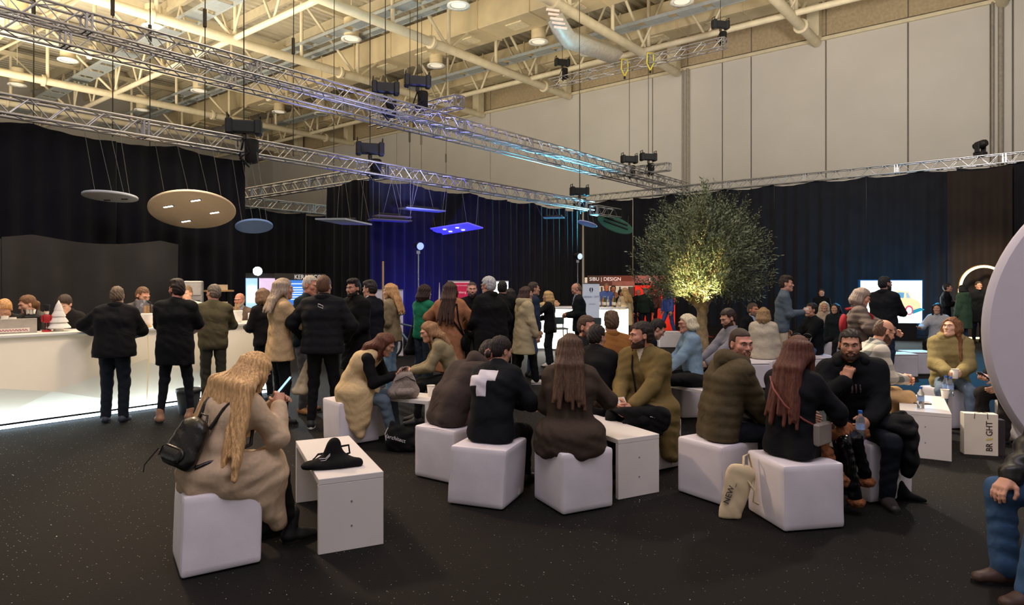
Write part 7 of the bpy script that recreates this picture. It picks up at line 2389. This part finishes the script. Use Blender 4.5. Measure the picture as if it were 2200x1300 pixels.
# black tote across the lap of the trench coat man
p = wp('trench', (-0.06, 0.34, 0))
t = bag_sdf('tote_bag', 'black tote lying across the lap of the man in the olive trench coat', (p[0], p[1], 0.60), R(-12), [('e', (0, -0.02, 0.0), (0.25, 0.15, 0.045)), ('e', (0.08, -0.15, -0.1), (0.2, 0.035, 0.14)), ('e', (0.2, -0.1, -0.05), (0.09, 0.08, 0.09))], BC, 0.012, 0.004)
text('lettering', 'your |', 0.05, M_WPR, t, (-0.04, -0.165, 0.0), (R(62), R(8), 0))
text('lettering', 'show', 0.05, M_WPR, t, (0.17, -0.185, -0.03), (R(70), R(12), 0))
T_ = PEOPLE['trench']
Mi_ = (Matrix.Translation(t.location) @ Matrix.Rotation(R(-12), 4, 'Z')).inverted()
sp_ = [T_['C'] - T_['up'] * 0.26 + T_['fw'] * 0.2 + T_['rx'] * 0.02, T_['C'] - T_['up'] * 0.1 + T_['fw'] * 0.178 + T_['rx'] * 0.04, T_['C'] + T_['up'] * 0.06 + T_['fw'] * 0.168 + T_['rx'] * 0.06, T_['N'] + T_['rx'] * 0.085 + T_['fw'] * 0.06, T_['N'] + T_['rx'] * 0.08 - T_['fw'] * 0.08]
MB().tube([tuple(Mi_ @ Vector(wp('trench', q_))) for q_ in sp_], 0.010, 6).build('strap', M_STRAP, t)
# cream paper tote hanging from the hand of the quilted jacket man
p = (X(655, 8.15), 8.15, 0)
t = empty('tote_bag', (p[0], p[1], 0.0), 0.2, 'cream tote bag hanging beside the quilted jacket man', 'bag')
CRM = mat('cream_canvas', (206, 186, 150), 0.85, var=0.08, scale=12)
s_ = Shape().cap((-0.12, 0, 0.42), (0.12, 0, 0.42), 0.03, 0.03, 0.03).cap((-0.12, 0, 0.42), (0.03, 0, 0.8), 0.03, 0.015, 0.05).cap((0.12, 0, 0.42), (0.07, 0, 0.8), 0.03, 0.015, 0.05).cap((0, 0, 0.42), (0.05, 0, 0.74), 0.05, 0.03, 0.06).fn(wrinkle(0.004, 2, 1.5))
sdf_obj('bag_body', [(s_, 0.012)], CRM, t)
MB().tube([(0.03, 0, 0.79), (0.05, 0.02, 0.98), (0.07, 0, 0.79)], 0.008, 5).build('handle', CRM, t)
text('lettering', 'IN', 0.07, mat('dark_print_b', (60, 56, 60), 0.8), t, (0.06, -0.062, 0.66), (R(90), 0, 0))
# cream tote on the side of the right pouffe
p = fl(1596, 1120)
t = empty('tote_bag', (p[0], p[1] + 0.06, 0.0), R(-10), 'cream canvas tote slumped against the red haired woman\'s pouffe', 'bag')
s_ = Shape().cap((-0.11, -0.02, 0.0), (-0.04, 0.0, 0.34), 0.05, 0.06, 0.06, (0, 1, 0), 0.5).cap((-0.05, -0.01, 0.03), (0.04, 0.01, 0.33), 0.06, 0.07, 0.06, (0, 1, 0), 0.5).cut((0, 0, 0.003), (0, 0, -1)).fn(wrinkle(0.006, 3, 1.0))
sdf_obj('bag_body', [(s_, 0.010)], CRM, t)
MB().tube([(0.02, -0.02, 0.34), (0.03, 0.02, 0.46), (0.07, 0.06, 0.47), (0.11, 0.02, 0.3), (0.1, -0.02, 0.18)], 0.009, 6).build('handle', CRM, t)
MB().tube([(0.05, -0.02, 0.29), (0.1, -0.03, 0.22), (0.09, -0.03, 0.14), (0.13, -0.02, 0.12)], 0.009, 6).build('handle', CRM, t)
text('lettering', 'NEW_', 0.06, mat('dark_print_b', (60, 56, 60), 0.8), t, (-0.08, -0.048, 0.2), (R(88), R(-72), 0))
# fur trimmed coat over the lap of the red haired woman
P_ = PEOPLE['redhair']
FUR = mat('brown_fur', (128, 78, 44), 0.95, var=0.4, scale=30, bump=1.0, bscale=60)
PAT = mat('black_patent', (16, 16, 18), 0.15, var=0.1)
p = wp('redhair', (0.14, 0.36, 0))
fc = empty('fur_trimmed_coat', (p[0], p[1], 0.0), P_['root'].rotation_euler[2], 'black patent coat with brown fur trim over the woman\'s knees', 'coat')
s_ = Shape()
for a, b in (((-0.06, -0.1, 0.60), (0.06, 0.02, 0.61)), ((0.06, 0.02, 0.61), (0.02, 0.2, 0.62)), ((0.02, 0.2, 0.62), (0.1, 0.32, 0.58)), ((-0.06, -0.1, 0.60), (0.04, -0.16, 0.5)), ((0.04, -0.16, 0.5), (0.08, -0.12, 0.36)), ((0.08, -0.12, 0.36), (0.12, -0.06, 0.28))):
    s_.cap(a, b, 0.042, 0.042, 0.03)
s_.fn(lambda D, X_, Y_, Z_: D + 0.006 * np.sin(90 * X_ + 3 * np.sin(50 * Z_)) * np.sin(85 * Y_) + 0.004 * np.sin(120 * Z_))
sdf_obj('fur_trim', [(s_, 0.011)], FUR, fc)
s_ = Shape().cap((0.1, 0.0, 0.56), (0.13, 0.1, 0.14), 0.045, 0.05, 0.04).cap((0.08, 0.22, 0.56), (0.1, 0.34, 0.24), 0.045, 0.045, 0.04).cap((0.08, 0.02, 0.56), (0.06, 0.24, 0.57), 0.05, 0.05, 0.04).fn(wrinkle(0.008, 4, 2))
sdf_obj('patent_sleeve', [(s_, 0.011)], PAT, fc)
for c_ in ((0.13, 0.11, 0.10), (0.1, 0.35, 0.2)):
    s_ = Shape().ell(c_, (0.068, 0.068, 0.045), 0.02).fn(lambda D, X_, Y_, Z_: D + 0.005 * np.sin(110 * X_) * np.sin(105 * Y_) * np.sin(100 * Z_))
    sdf_obj('fur_cuff', [(s_, 0.010)], FUR, fc)
# sunglasses on her head, bag strap
hc_, HM_ = P_['head'], P_['HM']
sg = empty('sunglasses', P_['root'].location, 0, 'black sunglasses pushed up on the red brown hair', 'sunglasses')
sg.rotation_euler = P_['root'].rotation_euler
g_ = MB()
for q_ in (-1, 1):
    g_.tube([tuple(hc_ + HM_ @ np.array([q_ * 0.038 + 0.03 * math.cos(t), 0.06 - 0.02 * math.sin(t), 0.125 + 0.02 * math.sin(t)])) for t in np.linspace(0, 6.2832, 13)[:-1]], 0.006, 5, closed=True)
    g_.tube([tuple(hc_ + HM_ @ np.array([q_ * 0.07, 0.05, 0.12])), tuple(hc_ + HM_ @ np.array([q_ * 0.096, -0.06, 0.07]))], 0.004, 5)
g_.build('frame', M_BLACK, sg)
sbg = empty('shoulder_bag', P_['root'].location, 0, 'small grey shoulder bag with a red brown strap on the long haired woman', 'bag')
sbg.rotation_euler = P_['root'].rotation_euler
C_, fw_, up_, rx_ = P_['C'], P_['fw'], P_['up'], P_['rx']
MB().tube([tuple(C_ - rx_ * 0.13 + up_ * 0.12 - fw_ * 0.1), tuple(C_ - rx_ * 0.06 + up_ * 0.03 - fw_ * 0.16), tuple(C_ + rx_ * 0.04 - up_ * 0.08 - fw_ * 0.155), tuple(C_ + rx_ * 0.15 - up_ * 0.16 - fw_ * 0.08), tuple(C_ + rx_ * 0.2 - up_ * 0.2 + fw_ * 0.04)], 0.008, 6).build('strap', mat('red_brown_strap', (130, 66, 56), 0.5), sbg)
MB().box(tuple(C_ + rx_ * 0.205 - up_ * 0.24 + fw_ * 0.1), (0.05, 0.2, 0.16), ch=0.012).build('pouch', mat('grey_leather', (140, 130, 122), 0.45), sbg)
# black tote at the feet of the hoodie man
p = fl(1925, 1072)
t = bag_sdf('tote_bag', 'black tote with white lettering on the floor at the hoodie man\'s feet', p, R(-30), [('c', (-0.1, 0, 0.06), (0.2, 0, 0.02), 0.06, 0.02), ('c', (-0.1, 0, 0.06), (-0.1, 0.02, 0.3), 0.05, 0.05), ('c', (-0.1, 0.02, 0.3), (0.05, 0, 0.08), 0.04, 0.04)], BC, 0.012, 0.006, post=lambda s__: s__.cut((0, 0, 0.003), (0, 0, -1)))
text('lettering', 'architect)', 0.055, M_WPR, t, (-0.07, -0.075, 0.17), (R(78), R(-24), 0))
# paper carrier bag with lettering
p = fl(2103, 975)
pb = empty('paper_carrier_bag', p, R(-16), 'white paper carrier bag with vertical black lettering by the right table', 'bag')
MB().box((0, 0, 0.21), (0.30, 0.11, 0.42)).build('bag_body', mat('carrier_paper', (232, 222, 204), 0.7, var=0.03), pb)
for s1 in (-1, 1):
    MB().tube([(s1 * -0.06, -0.058, 0.37), (s1 * -0.055, -0.06, 0.43), (s1 * 0.0, -0.06, 0.44)], 0.003, 4).build('cord_handle', M_BLACK, pb)
DKP = mat('dark_print_c', (52, 44, 40), 0.8)
text('lettering', 'BR', 0.082, DKP, pb, (0.075, -0.057, 0.085), (R(90), R(-90), 0), sx=0.9)
text('lettering', 'GHT', 0.082, DKP, pb, (0.075, -0.057, 0.275), (R(90), R(-90), 0), sx=0.9)
MB().add([(0.045, -0.0575, 0.15), (0.105, -0.0575, 0.165), (0.105, -0.0575, 0.185), (0.045, -0.0575, 0.17)], [(0, 1, 2, 3)]).build('yellow_stroke', mat('yellow_print', (226, 206, 120), 0.8), pb)
MB().box((0.19, 0.03, 0.18), (0.07, 0.1, 0.36)).build('dark_gusset', mat('dark_carrier', (50, 44, 46), 0.7), pb)
# black laptop bag on the fourth table
bag_sdf('laptop_bag', 'long black padded bag lying on the table by the light blue sweater', (X(1478, 8.0), 8.02, 0.492), R(-8), [('c', (-0.26, 0, 0.07), (0.26, 0.02, 0.07), 0.068, 0.07), ('e', (0.0, 0, 0.09), (0.27, 0.12, 0.08))], BC, 0.015, 0.006, post=lambda s__: s__.cut((0, 0, 0.002), (0, 0, -1)))
lp = empty('laptop', (X(1500, 8.75), 8.75, 0.62), R(78), 'dark laptop open in front of the man in the grey shirt', 'laptop')
lp.location = (wp('greyshirt', (0, 0.42, 0))[0], wp('greyshirt', (0, 0.42, 0))[1], 0.61)
MB().box((0, 0, 0), (0.32, 0.22, 0.016), ch=0.004).build('keyboard_base', M_BLACKM, lp)
b = MB().box((0, 0.0, 0.1), (0.32, 0.01, 0.2)).build('lid', M_BLACKM, lp, (0, 0.11, 0.01))
# shoulder bags of the standing women
P_ = PEOPLE['e1']
p = wp('e1', (-0.2, -0.02, 0))
t = bag_sdf('tote_bag', 'big black tote on the shoulder of the woman in green', (p[0], p[1], 0.0), P_['root'].rotation_euler[2], [('c', (0, -0.14, 0.62), (0, 0.14, 0.62), 0.06, 0.06), ('c', (0, -0.12, 0.62), (0, -0.03, 1.0), 0.06, 0.025), ('c', (0, 0.12, 0.62), (0, 0.03, 1.0), 0.06, 0.025), ('c', (0, 0, 0.62), (0, 0, 0.9), 0.07, 0.04)], BC, 0.018, 0.006)
MB().tube([(0, -0.03, 1.0), (0.03, 0, 1.4), (0, 0.03, 1.0)], 0.01, 5).build('handle', M_STRAP, t)
P_ = PEOPLE['e2']
p = wp('e2', (0.0, 0, 0))
t = empty('crossbody_bag', p, P_['root'].rotation_euler[2], 'black crossbody bag over the camel coat', 'bag')
MB().tube([(0.12, -0.08, 1.44), (0.02, -0.16, 1.3), (0.16, -0.14, 1.1), (0.24, -0.05, 0.95)], 0.013, 6).build('strap', M_STRAP, t)
MB().tube([(0.13, -0.09, 1.45), (0.17, -0.15, 1.2), (0.24, -0.06, 0.95)], 0.013, 6).build('strap', M_STRAP, t)
s_ = Shape().ell((0.25, -0.05, 0.86), (0.06, 0.12, 0.13), 0.03).fn(wrinkle(0.005, 2))
sdf_obj('bag_body', [(s_, 0.016)], BC, t)
# red backpack of the grey haired woman
P_ = PEOPLE['r8']
t = empty('backpack', P_['root'].location, 0, 'red backpack worn by the woman with grey bobbed hair', 'backpack')
t.rotation_euler = P_['root'].rotation_euler
REDB = cloth((150, 38, 46))
C_, fw_, up_, rx_ = P_['C'], P_['fw'], P_['up'], P_['rx']
s_ = Shape().ell(C_ - fw_ * 0.165 - up_ * 0.08, (0.1, 0.06, 0.15), 0.03)
sdf_obj('bag_body', [(s_, 0.018)], REDB, t)
for q_ in (-1, 1):
    MB().tube([tuple(C_ - fw_ * 0.16 + up_ * 0.13 + rx_ * q_ * 0.09), tuple(P_['N'] - up_ * 0.0 + rx_ * q_ * 0.115), tuple(C_ + fw_ * 0.165 + up_ * 0.08 + rx_ * q_ * 0.1), tuple(C_ + fw_ * 0.165 - up_ * 0.1 + rx_ * q_ * 0.12), tuple(C_ + rx_ * q_ * 0.19 - up_ * 0.2)], 0.018, 6).build('strap', REDB, t)


def lanyard(label, pk, drop=0.42):
    P_ = PEOPLE[pk]
    r = empty('lanyard_badge', P_['root'].location, 0, label, 'badge')
    r.rotation_euler = P_['root'].rotation_euler
    N_, fw_, rx_ = P_['N'], P_['fw'], P_['rx']
    e = N_ + fw_ * 0.175 - np.array([0, 0, drop])
    for q_ in (-1, 1):
        MB().tube([tuple(N_ + rx_ * q_ * 0.075), tuple(N_ + rx_ * q_ * 0.06 + fw_ * 0.12 - np.array([0, 0, 0.1])), tuple(e)], 0.006, 4).build('ribbon', M_STRAP, r)
    MB().box(tuple(e - np.array([0, 0, 0.07])), (0.1, 0.012, 0.14)).build('card', M_PAPER, r)


lanyard('white badge on the lanyard of the blonde woman in black', 'e8')
lanyard('white badge on the lanyard of the far man in black', 'r12', 0.34)
# logo on the quilted jacket's back
P_ = PEOPLE['d3']
d_ = P_['C'] - P_['fw'] * 0.158 + P_['up'] * 0.10 + P_['rx'] * 0.02
lg = MB().tube([tuple(d_ + P_['rx'] * a * 0.03 + P_['up'] * (b * 0.016 - a * 0.012)) for a, b in ((-1, -1), (1, -1), (1, 1), (-1, 1))], 0.004, 4, closed=True).build('back_logo', M_WPR, P_['root'])
# far benches seen as white blocks
for i, (u, v, w, rz, lab) in enumerate(((1655, 836, 0.9, 8, 'long white block bench behind the olive puffer man'), (1750, 822, 0.9, 4, 'long white block bench behind the red haired woman'), (1945, 812, 0.5, 0, 'white block seat right of the man in the dark jacket'), (1985, 806, 0.5, 0, 'white block seat left of the far woman in the pale sweater'), (1440, 748, 0.6, 0, 'white block seat behind the tree trunk'))):
    x_, y_, _ = fl(u, v)
    r = empty('block_bench', (x_, y_ + 0.22, 0), R(rz), lab, 'bench', 'white block benches')
    MB().box((0, 0, 0.21), (w, 0.44, 0.40), ch=0.02).build('block', M_LEATHER, r)
    MB().box((0, 0, 0.425), (w, 0.44, 0.03), ch=0.01).build('seat_pad', M_LEATHER, r)

# pale bag behind the trench coat and the black coat over the hoodie man's leg
p = fl(1438, 1000)
t = bag_sdf('plastic_bag', 'pale blue white plastic bag on the floor behind the olive trench coat', (p[0], p[1] + 0.05, 0), 0.2, [('e', (0, 0, 0.12), (0.10, 0.1, 0.15)), ('c', (0, 0, 0.2), (-0.05, 0.0, 0.40), 0.06, 0.02)], mat('pale_plastic', (196, 212, 214), 0.45, var=0.06), 0.013, 0.008, post=lambda s__: s__.cut((0, 0, 0.003), (0, 0, -1)))
MB().tube([(-0.06, 0, 0.38), (-0.1, 0, 0.46), (-0.04, 0, 0.47), (-0.04, 0, 0.38)], 0.006, 5).build('handle', mat('pale_plastic', (196, 212, 214), 0.45, var=0.06), t)
p = wp('hoodie', (-0.22, 0.2, 0))
t = empty('folded_coat', (p[0], p[1], 0), PEOPLE['hoodie']['root'].rotation_euler[2], 'black wool coat hanging over the leg of the hoodie man', 'coat')
s_ = Shape().ell((0.0, 0.0, 0.62), (0.12, 0.2, 0.07), 0.06).ell((-0.1, 0.02, 0.5), (0.06, 0.22, 0.2), 0.09).ell((-0.09, 0.1, 0.38), (0.05, 0.13, 0.12), 0.08).fn(wrinkle(0.009, 6, 1.2))
sdf_obj('cloth', [(s_, 0.013)], cloth((20, 21, 26)), t)
